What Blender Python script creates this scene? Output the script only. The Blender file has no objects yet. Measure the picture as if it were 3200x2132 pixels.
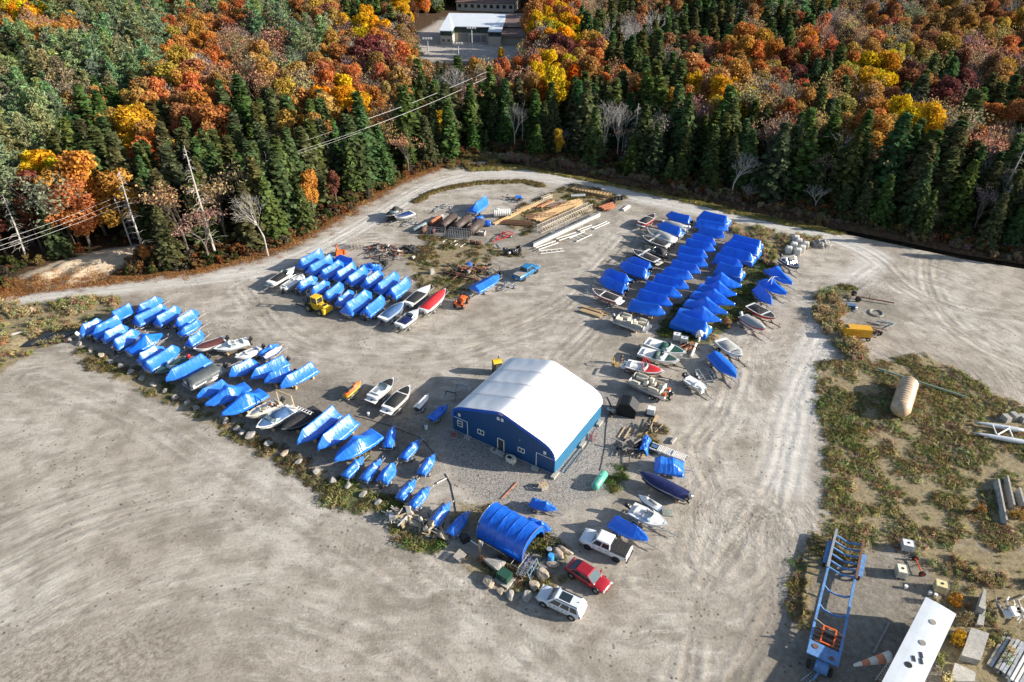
import bpy, bmesh, math, random
import numpy as np
from mathutils import Vector, Matrix, Euler, noise as mnoise

S = bpy.context.scene
COL = S.collection
PI = math.pi
R = math.radians

# ---------------------------------------------------------------- camera, sky, sun, exposure
PITCH, FPX, CAMH = 34.5, 2133.0, 60.0
cam = bpy.data.objects.new('camera', bpy.data.cameras.new('camera'))
COL.objects.link(cam)
cam.location = (0, 0, CAMH)
cam.rotation_euler = (R(90 - PITCH), 0, 0)
cam.data.sensor_width = 36
cam.data.lens = 36 * FPX / 3200
cam.data.clip_end = 6000
S.camera = cam

SUN_EL, SUN_AZ = 20.5, 6.0          # elevation; degrees the sun stands towards the camera from due right
tosun = Vector((math.cos(R(SUN_EL)) * math.cos(R(SUN_AZ)), -math.cos(R(SUN_EL)) * math.sin(R(SUN_AZ)), math.sin(R(SUN_EL))))
W = bpy.data.worlds.new('World')
S.world = W
W.use_nodes = True
nt = W.node_tree
bg = nt.nodes['Background']
sky = nt.nodes.new('ShaderNodeTexSky')
sky.sky_type = 'NISHITA'
sky.sun_disc = False
sky.sun_elevation = R(SUN_EL)
sky.sun_rotation = R(90 + SUN_AZ)
nt.links.new(sky.outputs[0], bg.inputs[0])
bg.inputs[1].default_value = 0.09
sun = bpy.data.objects.new('sun', bpy.data.lights.new('sun', 'SUN'))
COL.objects.link(sun)
sun.data.energy = 5.0
sun.data.angle = R(0.5)
sun.data.color = (1.0, 0.93, 0.82)
sun.rotation_euler = tosun.to_track_quat('Z', 'Y').to_euler()
sun.location = tosun * 200
S.view_settings.view_transform = 'Standard'
S.view_settings.look = 'None'
S.view_settings.exposure = 1.15
S.view_settings.gamma = 1
S.view_settings.use_curve_mapping = False
S.render.engine = 'CYCLES'
S.cycles.max_bounces = 6
S.cycles.transparent_max_bounces = 6
S.cycles.use_denoising = True

# ---------------------------------------------------------------- where a sight line meets the ground
_p = R(PITCH)
def P(px, py, z=0.0):
    x, y = (px - 1600) / FPX, -(py - 1066) / FPX
    d = Vector((x, math.cos(_p) + y * math.sin(_p), -math.sin(_p) + y * math.cos(_p)))
    t = (z - CAMH) / d.z
    return Vector((d.x * t, d.y * t, z))
def proj(v):
    x, y, z = v[0], v[1], v[2] - CAMH
    dep = y * math.cos(_p) - z * math.sin(_p)
    up = y * math.sin(_p) + z * math.cos(_p)
    return 1600 + FPX * x / dep, 1066 - FPX * up / dep
CROPS = {'A': (200, 880), 'B': (500, 980), 'C': (800, 740), 'D': (1100, 1100), 'E': (900, 1240), 'F': (1200, 1480),
         'G': (1800, 1240), 'K': (1160, 560), 'M': (1500, 560), 'N': (1780, 640), 'O': (1780, 820), 'Q': (2100, 700),
         'U': (1860, 1020), 'T': (1600, 1500), 'V': (1480, 1660)}
def nat(c, x, y):
    if c == 'H': return 640 + x / 5.6, 1240 + y / 5.6
    if c == 'X': return 2400 + x / 2.8825, 860 + y / 2.8825
    if c == 'Y': return 2400 + x / 2.9425, 1604 + y / 2.9425
    if c == 'Z': return 2400 + x / 2.9425, 1250 + y / 2.9425
    if c == 'L': return x / 2.9038, 640 + y / 2.9038
    if c == 'I': return 1300 + x / 3.92, y / 3.92
    if c == 'J': return 1380 + x / 3.733, 1100 + y / 3.733
    if c == '0': return x, y
    o = CROPS[c]
    return o[0] + x / 4.612, o[1] + y / 4.612
def PC(c, x, y, z=0.0):
    a, b = nat(c, x, y)
    return P(a, b, z)

# ---------------------------------------------------------------- mesh helpers
class MB:
    def __init__(s): s.v, s.f, s.m = [], [], []
    def add(s, vs, fs, mi=0):
        b = len(s.v)
        s.v += [tuple(x) for x in vs]
        s.f += [tuple(i + b for i in f) for f in fs]
        s.m += [mi] * len(fs)
        return s
    def box(s, c, d, rot=(0, 0, 0), mi=0, top=1.0):
        e = Euler(rot).to_matrix()
        vs = []
        for sz in (-1, 1):
            k = top if sz > 0 else 1.0
            for sx, sy in ((-1, -1), (1, -1), (1, 1), (-1, 1)):
                vs.append(Vector(c) + e @ Vector((sx * d[0] * k / 2, sy * d[1] * k / 2, sz * d[2] / 2)))
        return s.add(vs, [(3, 2, 1, 0), (4, 5, 6, 7), (0, 1, 5, 4), (1, 2, 6, 5), (2, 3, 7, 6), (3, 0, 4, 7)], mi)
    def bar(s, a, b, w, h, mi=0):
        a, b = Vector(a), Vector(b)
        d = (b - a).normalized()
        sd = d.cross(Vector((0, 0, 1)))
        if sd.length < 1e-3: sd = Vector((1, 0, 0))
        sd.normalize(); up = sd.cross(d)
        vs = [q + sd * (i * w / 2) + up * (j * h / 2) for q in (a, b) for i, j in ((-1, -1), (1, -1), (1, 1), (-1, 1))]
        return s.add(vs, [(0, 1, 2, 3), (7, 6, 5, 4), (0, 4, 5, 1), (1, 5, 6, 2), (2, 6, 7, 3), (3, 7, 4, 0)], mi)
    def tube(s, a, b, r, r2=None, n=8, mi=0):
        a, b = Vector(a), Vector(b)
        r2 = r if r2 is None else r2
        d = (b - a).normalized()
        q = d.orthogonal().normalized(); w = d.cross(q)
        vs = []
        for p, k in ((a, r), (b, r2)):
            for i in range(n):
                t = 2 * PI * i / n
                vs.append(p + (q * math.cos(t) + w * math.sin(t)) * k)
        fs = [(i, (i + 1) % n, n + (i + 1) % n, n + i) for i in range(n)]
        fs += [tuple(range(n - 1, -1, -1)), tuple(range(n, 2 * n))]
        return s.add(vs, fs, mi)
    def path(s, pts, r, n=6, mi=0):
        for a, b in zip(pts[:-1], pts[1:]): s.tube(a, b, r, r, n, mi)
        return s
    def loft(s, rings, closed=True, cap=True, mi=0):
        n = len(rings[0]); vs = [v for r_ in rings for v in r_]; fs = []
        for k in range(len(rings) - 1):
            for i in range(n if closed else n - 1):
                j = (i + 1) % n
                fs.append((k * n + i, k * n + j, (k + 1) * n + j, (k + 1) * n + i))
        if cap and closed:
            fs += [tuple(range(n - 1, -1, -1)), tuple(range((len(rings) - 1) * n, len(rings) * n))]
        return s.add(vs, fs, mi)
    def prism(s, poly, z0, z1, mi=0, k=1.0, ctr=None):
        n = len(poly)
        cx = sum(p[0] for p in poly) / n; cy = sum(p[1] for p in poly) / n
        r0 = [(p[0], p[1], z0) for p in poly]
        r1 = [(cx + (p[0] - cx) * k, cy + (p[1] - cy) * k, z1) for p in poly]
        return s.loft([r0, r1], mi=mi)
    def extr(s, prof, y0, y1, mi=0):            # profile in x,z pushed along y
        return s.loft([[(p[0], y0, p[1]) for p in prof], [(p[0], y1, p[1]) for p in prof]], mi=mi)
    def wheel(s, c, r, w, ax=(0, 1, 0), n=14, mi=0):
        c = Vector(c); ax = Vector(ax).normalized()
        q = ax.orthogonal().normalized(); k = ax.cross(q)
        prof = [(-.5, .62), (-.5, .9), (-.32, 1), (.32, 1), (.5, .9), (.5, .62)]
        rings = []
        for i in range(n):
            t = 2 * PI * i / n
            e = q * math.cos(t) + k * math.sin(t)
            rings.append([c + ax * (o * w) + e * (r * f) for o, f in prof])
        rings.append(rings[0])
        s.loft(rings, closed=False, cap=False, mi=mi)
        return s
    def mesh(s, name, mats, smooth=False):
        me = bpy.data.meshes.new(name)
        me.from_pydata(s.v, [], s.f)
        for m in (mats if isinstance(mats, (list, tuple)) else [mats]): me.materials.append(m)
        if any(s.m): me.polygons.foreach_set('material_index', s.m)
        if smooth: me.polygons.foreach_set('use_smooth', [True] * len(me.polygons))
        me.update()
        return me
    def build(s, name, mats, parent=None, smooth=False, fix=True):
        me = s.mesh(name, mats, smooth)
        if fix:
            bm = bmesh.new(); bm.from_mesh(me)
            bmesh.ops.recalc_face_normals(bm, faces=bm.faces)
            bm.to_mesh(me); bm.free()
        return link(name, me, parent)
def link(name, me, parent=None):
    o = bpy.data.objects.new(name, me)
    COL.objects.link(o)
    if parent: o.parent = parent
    return o
def tag(o, label, cat, group=None):
    o['label'] = label; o['category'] = cat
    if group: o['group'] = group
    return o
def thing(name, label, cat, loc=(0, 0, 0), rz=0.0, group=None):
    o = bpy.data.objects.new(name, None)
    COL.objects.link(o)
    o.empty_display_size = .3
    o.location = loc; o.rotation_euler = (0, 0, rz)
    return tag(o, label, cat, group)
def dup(o, loc=None, rz=None, label=None, parent=None):
    c = o.copy(); COL.objects.link(c)
    if parent: c.parent = parent
    if loc is not None: c.location = loc
    if rz is not None: c.rotation_euler = (0, 0, rz)
    if label: c['label'] = label
    for ch in o.children: dup(ch, parent=c)
    return c
def kind(o, k):
    o['kind'] = k
    return o
def axis(a, b):
    d = Vector(b) - Vector(a)
    return math.hypot(d.x, d.y), math.atan2(d.y, d.x)
def rotz(v, a):
    return Vector((v[0] * math.cos(a) - v[1] * math.sin(a), v[0] * math.sin(a) + v[1] * math.cos(a), v[2]))

# ---------------------------------------------------------------- materials
class NT:
    def __init__(s, name):
        s.m = bpy.data.materials.new(name); s.m.use_nodes = True
        s.t = s.m.node_tree; s.b = s.t.nodes['Principled BSDF']; s.out = s.t.nodes['Material Output']
    def n(s, typ, **kw):
        x = s.t.nodes.new('ShaderNode' + typ)
        for k, v in kw.items(): setattr(x, k, v)
        return x
    def l(s, a, b): s.t.links.new(a, b)
    def noise(s, scale, detail=4, rough=.55, vec=None, dist=0):
        x = s.n('TexNoise'); x.inputs['Scale'].default_value = scale; x.inputs['Detail'].default_value = detail
        x.inputs['Roughness'].default_value = rough; x.inputs['Distortion'].default_value = dist
        if vec is not None: s.l(vec, x.inputs['Vector'])
        return x.outputs['Fac']
    def ramp(s, fac, stops):
        x = s.n('ValToRGB'); e = x.color_ramp.elements
        while len(e) < len(stops): e.new(0.5)
        for k, (p, c) in enumerate(stops):
            e[k].position = p
            e[k].color = (c, c, c, 1) if isinstance(c, (int, float)) else (*c, 1)
        s.l(fac, x.inputs[0])
        return x.outputs[0]
    def mix(s, fac, a, b, mode='MIX'):
        x = s.n('Mix', data_type='RGBA', blend_type=mode)
        for k, v in ((0, fac), (6, a), (7, b)):
            if isinstance(v, (int, float)): x.inputs[k].default_value = v
            elif isinstance(v, tuple): x.inputs[k].default_value = (*v, 1)
            else: s.l(v, x.inputs[k])
        return x.outputs[2]
    def math(s, op, a, b=None, clamp=False):
        x = s.n('Math', operation=op, use_clamp=clamp)
        for k, v in ((0, a), (1, b)):
            if v is None: continue
            if isinstance(v, (int, float)): x.inputs[k].default_value = v
            else: s.l(v, x.inputs[k])
        return x.outputs[0]
    def coord(s, which='Object'): return s.n('TexCoord').outputs[which]
    def mapped(s, vec, scale=(1, 1, 1), loc=(0, 0, 0), rot=(0, 0, 0)):
        x = s.n('Mapping'); x.inputs['Scale'].default_value = scale; x.inputs['Location'].default_value = loc; x.inputs['Rotation'].default_value = rot
        s.l(vec, x.inputs[0]); return x.outputs[0]
    def bump(s, h, strength=.5, dist=.05, nrm=None):
        x = s.n('Bump'); x.inputs['Strength'].default_value = strength; x.inputs['Distance'].default_value = dist
        s.l(h, x.inputs['Height'])
        if nrm is not None: s.l(nrm, x.inputs['Normal'])
        return x.outputs[0]
    def attr(s, name, typ='GEOMETRY'):
        x = s.n('Attribute', attribute_name=name, attribute_type=typ); return x
_mats = {}
def mat(name, col, rough=.5, metal=0.0, var=.12, vs=3.0, bump=0.0, bs=30.0, coat=0.0, col2=None, split=(.45, .62), alpha=None):
    if name in _mats: return _mats[name]
    t = NT(name)
    co = t.coord()
    oi = t.n('ObjectInfo')
    n = t.noise(vs, 5, .6, co)
    a = tuple(min(1, c * (1 + var)) for c in col); b = tuple(c * (1 - var * 1.4) for c in col)
    c = t.ramp(n, [(.3, b), (.7, a)])
    if col2: c = t.mix(t.ramp(t.noise(vs * 2.3, 6, .65, co), [(split[0], 0.0), (split[1], 1.0)]), c, col2)
    c = t.mix(t.math('MULTIPLY', oi.outputs['Random'], .16), c, (0.02, 0.02, 0.02))
    t.l(c, t.b.inputs['Base Color'])
    t.l(t.math('ADD', t.math('MULTIPLY', n, .18), max(0, rough - .09)), t.b.inputs['Roughness'])
    t.b.inputs['Metallic'].default_value = metal
    t.b.inputs['Coat Weight'].default_value = coat
    if bump: t.l(t.bump(t.noise(bs, 4, .6, co), bump, .03), t.b.inputs['Normal'])
    _mats[name] = t.m
    return t.m
# ---------------------------------------------------------------- the ground sheet
def px_poly(pts): return np.array([P(*p)[:2] for p in pts])
def seg_dist(X, Y, poly, closed):
    n = len(poly); best = np.full(X.shape, 1e9)
    for i in range(n if closed else n - 1):
        a = poly[i]; b = poly[(i + 1) % n]; d = b - a
        t = np.clip(((X - a[0]) * d[0] + (Y - a[1]) * d[1]) / max(1e-9, d @ d), 0, 1)
        best = np.minimum(best, np.hypot(X - a[0] - t * d[0], Y - a[1] - t * d[1]))
    return best
def inside(X, Y, poly):
    c = np.zeros(X.shape, bool); n = len(poly)
    for i in range(n):
        a = poly[i]; b = poly[(i + 1) % n]
        if a[1] == b[1]: continue
        k = (a[1] > Y) != (b[1] > Y)
        c ^= k & (X < (b[0] - a[0]) * (Y - a[1]) / (b[1] - a[1]) + a[0])
    return c
def m_poly(X, Y, pts, f=1.6):
    p = px_poly(pts); d = seg_dist(X, Y, p, True)
    sd = np.where(inside(X, Y, p), d, -d)
    return np.clip(sd / f * .5 + .5, 0, 1)
def m_line(X, Y, pts, w, f=1.2):
    d = seg_dist(X, Y, px_poly(pts), False)
    return np.clip((w - d) / f * .5 + .5, 0, 1)

EDGE_L = [(-1500, 1010), (-600, 985), (0, 922), (130, 902), (420, 868), (640, 842), (860, 782), (1000, 712), (1130, 632), (1260, 562), (1370, 520), (1450, 495)]
DITCH = [(1530, 492), (1620, 506), (1700, 522), (1850, 551), (2000, 581), (2200, 622), (2400, 666), (2600, 705), (2800, 745), (3000, 788), (3200, 820), (3800, 905)]
FAR_BANK = [(x, y - 19) for x, y in DITCH]
ROAD = [(-900, 985), (0, 938), (420, 893), (800, 850), (1000, 778), (1180, 680), (1330, 587), (1480, 545), (1640, 545), (1800, 573), (2050, 632), (2300, 683), (2600, 738), (2740, 800), (2620, 930), (2540, 1100), (2480, 1300), (2450, 1500)]
def world_line(pts): return np.array([P(*p)[:2] for p in pts])
_far = [(-2200, 60), (-2200, 4000), (2200, 4000), (2200, 60)]
FOREST = np.array([(-2200, 95)] + [tuple(q) for q in world_line(EDGE_L)] + [tuple(q) for q in world_line(FAR_BANK)] + [(2200, 75), (2200, 4000), (-2200, 4000)])
BANK = [(40, 905), (70, 860), (190, 815), (330, 780), (430, 770), (420, 800), (350, 860), (230, 892), (100, 905)]
_ditchw = world_line(DITCH); _bankw = px_poly(BANK)
POND = [(120, 1035), (180, 1018), (240, 1012), (270, 1000), (240, 1030), (190, 1055), (110, 1075), (60, 1080)]
_pondw = px_poly(POND)
LOT = [(1300, 100), (1350, 80), (1380, 50), (1660, 50), (1668, 130), (1610, 180), (1510, 197), (1330, 197), (1290, 150)]
_lotw = px_poly(LOT)
def hz(X, Y):
    X = np.asarray(X, float); Y = np.asarray(Y, float)
    d = seg_dist(X, Y, _ditchw, False)
    h = -1.2 * np.exp(-(d / 2.0) ** 2)
    dp = seg_dist(X, Y, _pondw, True); dp = np.where(inside(X, Y, _pondw), dp, -dp)
    h = h - .8 * np.clip(dp / 1.5 * .5 + .6, 0, 1)
    db = seg_dist(X, Y, _bankw, True); db = np.where(inside(X, Y, _bankw), db, -db)
    h = h + .9 * np.clip(db / 4.0 + .1, 0, 1) * (1 + .3 * np.sin(X * 1.1 + Y * .4) * np.sin(Y * .9 - X * .3))
    hill = np.clip((Y - 215 - .10 * np.abs(X - 110)) / 260, 0, 1) * np.clip((X - 30) / 140, 0, 1)
    h = h + 26 * hill * hill * (3 - 2 * hill)
    return h
def axis_vals(lo, hi, step, outs_lo, outs_hi):
    v = list(np.arange(lo, hi, step))
    return np.array(sorted(outs_lo) + v + sorted(outs_hi))
gx = axis_vals(-122, 132, .55, [-3500, -2200, -1400, -900, -600, -420, -320, -260, -220, -190, -165, -150, -140, -132, -127], [134, 140, 150, 165, 190, 220, 260, 320, 420, 600, 900, 1400, 2200, 3500])
gy = axis_vals(24, 186, .55, [-2500, -1200, -500, -200, -80, -30, -5, 8, 15, 20], [187, 190, 195, 202, 211, 222, 235, 250, 267, 286, 308, 330, 355, 380, 410, 440, 480, 540, 620, 740, 900, 1200, 1700, 2500, 4000])
X, Y = np.meshgrid(gx, gy)
X = X.ravel(); Y = Y.ravel()
Z = hz(X, Y)
nx, ny = len(gx), len(gy)
idx = np.arange(nx * ny).reshape(ny, nx)
F_ = np.stack([idx[:-1, :-1], idx[:-1, 1:], idx[1:, 1:], idx[1:, :-1]], -1).reshape(-1, 4)
gme = bpy.data.meshes.new('ground')
gme.vertices.add(len(X)); gme.vertices.foreach_set('co', np.stack([X, Y, Z], -1).ravel())
gme.loops.add(F_.size); gme.loops.foreach_set('vertex_index', F_.ravel())
gme.polygons.add(len(F_)); gme.polygons.foreach_set('loop_start', np.arange(0, F_.size, 4)); gme.polygons.foreach_set('loop_total', np.full(len(F_), 4))
gme.polygons.foreach_set('use_smooth', np.ones(len(F_), bool))
gme.update(calc_edges=True)
def mx(*a):
    r = a[0]
    for k in a[1:]: r = np.maximum(r, k)
    return r
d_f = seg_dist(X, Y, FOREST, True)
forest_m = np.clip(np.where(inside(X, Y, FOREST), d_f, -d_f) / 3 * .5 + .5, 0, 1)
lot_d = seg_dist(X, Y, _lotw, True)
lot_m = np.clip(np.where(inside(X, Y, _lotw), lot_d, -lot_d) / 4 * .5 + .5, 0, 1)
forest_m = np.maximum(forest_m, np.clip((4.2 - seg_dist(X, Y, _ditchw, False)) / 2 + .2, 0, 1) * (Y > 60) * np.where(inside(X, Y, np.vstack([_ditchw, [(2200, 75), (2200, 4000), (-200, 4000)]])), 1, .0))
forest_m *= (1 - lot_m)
edge_litter = mx(m_line(X, Y, EDGE_L, 1.7, 2.2), m_line(X, Y, [(-900, 940), (0, 880), (130, 870), (300, 862), (440, 855)], 3.0, 3))
DRY_POLYS = [
    [(1300, 768), (1420, 775), (1535, 806), (1490, 870), (1440, 930), (1340, 925), (1290, 860), (1260, 800)],
    [(1310, 733), (1400, 742), (1540, 770), (1640, 805), (1560, 802), (1400, 772), (1320, 752)],
    [(1560, 680), (1640, 640), (1800, 572), (1960, 620), (1900, 655), (1700, 690), (1640, 735)],
    [(2270, 698), (2330, 698), (2450, 738), (2560, 735), (2550, 765), (2480, 790), (2400, 830), (2380, 790), (2310, 750)],
    [(-400, 985), (0, 955), (360, 930), (375, 955), (330, 995), (250, 1010), (225, 1060), (100, 1100), (0, 1165), (-400, 1260)],
    [(2565, 915), (2640, 915), (2655, 960), (2615, 1010), (2640, 1060), (2705, 1108), (2670, 1125), (2590, 1060), (2545, 990)],
    [(2560, 1140), (2660, 1125), (2760, 1130), (2900, 1110), (3050, 1200), (3200, 1275), (3600, 1420), (3600, 1720), (3000, 1700), (2800, 1710), (2560, 1760), (2530, 1900), (2480, 1965), (2500, 1760), (2560, 1660), (2600, 1500), (2580, 1350), (2560, 1230)],
    [(2860, 1700), (3000, 1700), (3300, 1720), (3300, 2132), (2950, 2132), (2900, 1960), (2930, 1850)],
    [(1440, 1575), (1560, 1590), (1700, 1650), (1640, 1670), (1480, 1660), (1400, 1620)],
    [(1450, 1730), (1560, 1740), (1700, 1800), (1760, 1790), (1790, 1830), (1680, 1850), (1560, 1830), (1470, 1800)],
    [(235, 1085), (330, 1120), (480, 1180), (640, 1270), (800, 1370), (1000, 1470), (1130, 1520), (1080, 1570), (900, 1470), (700, 1350), (560, 1270), (400, 1200), (240, 1120)],
    [(2030, 1320), (2080, 1340), (2060, 1420), (1980, 1420), (1990, 1370)]]
GREEN_POLYS = [
    [(2120, 960), (2290, 862), (2330, 800), (2420, 762), (2410, 830), (2380, 930), (2290, 1010), (2225, 1075), (2130, 1062), (2050, 1045)],
    [(1010, 1560), (1060, 1500), (1150, 1530), (1260, 1580), (1200, 1602), (1080, 1592)],
    [(1220, 1635), (1290, 1660), (1340, 1700), (1385, 1690), (1345, 1735), (1260, 1690)],
    [(1690, 1650), (1735, 1710), (1760, 1755), (1690, 1745), (1650, 1690)],
    [(1900, 1510), (1935, 1455), (1955, 1465), (1925, 1530)],
    [(1120, 1400), (1160, 1395), (1150, 1430), (1100, 1440)],
    [(2590, 905), (2650, 890), (2680, 905), (2620, 925)],
    [(2560, 1240), (2660, 1240), (2700, 1330), (2640, 1370), (2570, 1300)]]
TRACKS = [[(-50, 1790), (300, 1640), (700, 1570), (1050, 1640), (1350, 1800), (1650, 2010), (1800, 2132)], [(-50, 1985), (300, 1885), (600, 1850), (900, 1905), (1200, 2030), (1350, 2140)],
    [(-50, 1640), (400, 1500), (800, 1470), (1100, 1560), (1420, 1780), (1700, 1940), (2000, 2000), (2300, 1900)], [(2480, 1290), (2420, 1500), (2300, 1700), (2200, 1850), (2150, 2132)],
    [(2200, 1550), (2330, 1540), (2420, 1620), (2440, 1750), (2350, 1850), (2200, 1870), (2000, 1820)], [(2760, 830), (2640, 930), (2560, 1080), (2480, 1250), (2440, 1450), (2400, 1700), (2420, 1900), (2300, 2132)],
    [(3300, 1010), (3000, 970), (2830, 900), (2720, 800), (2560, 730)], [(3300, 1180), (3080, 1090), (2960, 1000), (2900, 900), (2900, 800), (3000, 780)],
    [(-60, 938), (420, 893), (800, 852), (1000, 780), (1180, 680), (1330, 587), (1480, 545), (1640, 545), (1800, 573), (2050, 632), (2300, 683), (2600, 738)],
    [(800, 870), (1000, 920), (1250, 1040), (1500, 1060), (1750, 960), (1860, 850), (1960, 740)], [(1000, 800), (1180, 750), (1400, 770), (1600, 850), (1800, 830)], [(760, 900), (900, 1060), (1150, 1120), (1400, 1110), (1700, 1010)],
    [(1890, 990), (1800, 1080), (1760, 1130), (1900, 1160)], [(2300, 1160), (2250, 1300), (2180, 1400), (2230, 1550), (2200, 1750)], [(100, 1180), (400, 1290), (700, 1470), (1000, 1640), (1300, 1840)]]
trk = np.full(X.shape, 9.0)
for tl_ in TRACKS:
    w_ = px_poly(tl_); sm = [w_[0]]
    for i in range(len(w_) - 1):                       # rounded corners
        p0, p1, p2, p3 = w_[max(0, i - 1)], w_[i], w_[i + 1], w_[min(len(w_) - 1, i + 2)]
        for f in (.2, .4, .6, .8, 1.0): sm.append(.5 * (2 * p1 + (p2 - p0) * f + (2 * p0 - 5 * p1 + 4 * p2 - p3) * f * f + (3 * p1 - p0 - 3 * p2 + p3) * f ** 3))
    trk = np.minimum(trk, seg_dist(X, Y, np.array(sm), False))
masks = {
    'track': trk,
    'forest': forest_m,
    'litter': edge_litter,
    'lot': lot_m,
    'road': m_line(X, Y, ROAD, 2.6, 2.5),
    'dry': mx(*[m_poly(X, Y, p) for p in DRY_POLYS], m_line(X, Y, [(1300, 632), (1340, 606), (1400, 588), (1500, 572), (1640, 568), (1700, 582)], .8, .8)),
    'green': mx(*[m_poly(X, Y, p, 1.3) for p in GREEN_POLYS], m_line(X, Y, [(1470, 530), (1640, 522), (1800, 550), (2000, 592), (2200, 637), (2400, 684), (2620, 726)], 1.2, 1.0)),
    'stone': mx(m_poly(X, Y, [(1380, 1350), (1420, 1330), (1560, 1200), (1860, 1200), (1960, 1250), (1985, 1300), (1950, 1420), (1890, 1550), (1770, 1590), (1600, 1600), (1460, 1540), (1400, 1430)], 1.2)),
    'dirt': mx(m_poly(X, Y, [(240, 1060), (420, 930), (640, 1010), (1000, 1160), (1240, 1250), (1380, 1340), (1330, 1500), (1250, 1560), (1000, 1480), (700, 1330), (450, 1210)], 4),
               m_poly(X, Y, [(860, 870), (960, 800), (1260, 830), (1400, 960), (1240, 1040), (980, 1000)], 4) * .8,
               m_poly(X, Y, [(1860, 930), (2000, 700), (2400, 720), (2360, 950), (2200, 1090), (1980, 1010)], 4) * .8,
               m_poly(X, Y, [(1400, 1600), (1700, 1620), (1900, 1840), (1700, 1960), (1480, 1840)], 3) * .6,
               m_poly(X, Y, [(2400, 1950), (2520, 1700), (3300, 1700), (3300, 2300), (2400, 2300)], 4),
               m_poly(X, Y, [(1250, 720), (1560, 650), (1800, 560), (1960, 620), (1920, 720), (1700, 840), (1500, 900), (1340, 900)], 4) * .55,
               m_poly(X, Y, [(2570, 880), (2700, 870), (2860, 960), (2760, 1040), (2620, 1080)], 3) * .7),
    'sand': m_poly(X, Y, BANK, 2.5),
    'dig': m_poly(X, Y, [(-300, 2010), (150, 1945), (500, 1930), (600, 1990), (650, 2200), (-300, 2400)], 5),
}
for k, a in masks.items():
    at = gme.attributes.new(k, 'FLOAT', 'POINT'); at.data.foreach_set('value', a.astype(np.float32))

t = NT('ground_gravel')
co = t.n('NewGeometry').outputs['Position']
sep = t.n('SeparateXYZ'); t.l(co, sep.inputs[0])
def polar(cx, cy, fr, fa):
    dx = t.math('SUBTRACT', sep.outputs[0], cx); dy = t.math('SUBTRACT', sep.outputs[1], cy)
    r = t.math('SQRT', t.math('ADD', t.math('MULTIPLY', dx, dx), t.math('MULTIPLY', dy, dy)))
    a = t.math('ARCTAN2', dy, dx)
    cb = t.n('CombineXYZ'); t.l(t.math('MULTIPLY', r, fr), cb.inputs[0]); t.l(t.math('MULTIPLY', a, fa), cb.inputs[1])
    return cb.outputs[0], r
big = t.noise(.045, 5, .6, co)
mid = t.noise(.35, 6, .62, co)
fine = t.noise(3.2, 8, .7, co)
grit = t.noise(14, 4, .8, co)
v1, r1 = polar(P(560, 2700).x, P(560, 2700).y, 1.35, 5)
v2, r2 = polar(46, 78, 1.1, 7)
v3, r3 = polar(P(2350, 1650).x, P(2350, 1650).y, 1.6, 4)
wv = t.n('VectorMath', operation='SCALE'); wv.inputs['Scale'].default_value = 3.2; wn = t.n('TexNoise'); wn.inputs['Scale'].default_value = .06; t.l(co, wn.inputs['Vector']); t.l(wn.outputs['Color'], wv.inputs[0])
wa = t.n('VectorMath', operation='ADD'); t.l(co, wa.inputs[0]); t.l(wv.outputs[0], wa.inputs[1])
lin = t.mapped(wa.outputs[0], (.22, 1.0, 1), rot=(0, 0, R(-38)))
s1 = t.noise(1.0, 6, .68, v1, .3); s2 = t.noise(1.0, 6, .68, v2, .4); s3 = t.noise(1.0, 5, .66, v3, .5); s4 = t.noise(1.0, 6, .66, lin, .5)
left = t.ramp(t.math('MULTIPLY_ADD', sep.outputs[0], 1 / 40.0), [(.0, 1.0), (.12, 0.0)])
fr = t.math('MULTIPLY_ADD', sep.outputs[1], -1 / 40.0); fr.node.inputs[2].default_value = 2.0
front = t.ramp(fr, [(.15, 0.0), (.75, 1.0)])
sx = t.math('MULTIPLY_ADD', sep.outputs[0], 1 / 120.0)
right = t.ramp(sx, [(.68, 0.0), (.80, 1.0)])
st = t.mix(t.math('MULTIPLY', left, front), s4, s1)
st = t.mix(right, st, s2)
near3 = t.ramp(t.math('MULTIPLY', r3, 1 / 16.0), [(.35, 1.0), (.9, 0.0)])
st = t.mix(near3, st, s3)
c = t.ramp(big, [(.34, (.335, .293, .243)), (.52, (.415, .372, .318)), (.68, (.475, .437, .388))])
c = t.mix(t.ramp(mid, [(.38, .65), (.56, 0.0)]), c, (.19, .162, .128))
c = t.mix(t.ramp(t.noise(.11, 6, .62, co), [(.36, .55), (.5, 0.0)]), c, (.185, .16, .125))
stm = t.ramp(t.noise(.09, 4, .6, co), [(.40, .25), (.60, 1.0)])
c = t.mix(t.math('MULTIPLY', stm, t.ramp(st, [(.52, 0.0), (.66, .62)])), c, (.57, .53, .475))
c = t.mix(t.math('MULTIPLY', stm, t.ramp(st, [(.32, .62), (.45, 0.0)])), c, (.185, .16, .13))
c = t.mix(t.ramp(fine, [(.33, .55), (.47, 0.0)]), c, (.13, .112, .088))
c = t.mix(t.ramp(grit, [(.34, .45), (.48, 0.0)]), c, (.15, .13, .11))
c = t.mix(t.ramp(grit, [(.58, 0.0), (.74, .35)]), c, (.52, .49, .45))
spk = t.noise(1.1, 8, .8, co)
td = t.math('ADD', t.attr('track').outputs['Fac'], t.math('MULTIPLY', t.math('SUBTRACT', t.noise(.35, 4, .6, co), .5), .7))
tsn = t.math('SINE', t.math('MULTIPLY', td, 4.1))
tfade = t.math('MULTIPLY', t.ramp(t.math('MULTIPLY', td, .2), [(.05, 1.0), (.85, 0.0)]), t.ramp(t.noise(.22, 5, .65, co), [(.36, .15), (.58, 1.0)]))
c = t.mix(t.math('MULTIPLY', tfade, t.ramp(tsn, [(.55, 0.0), (.95, .30)])), c, (.22, .195, .16))
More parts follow.
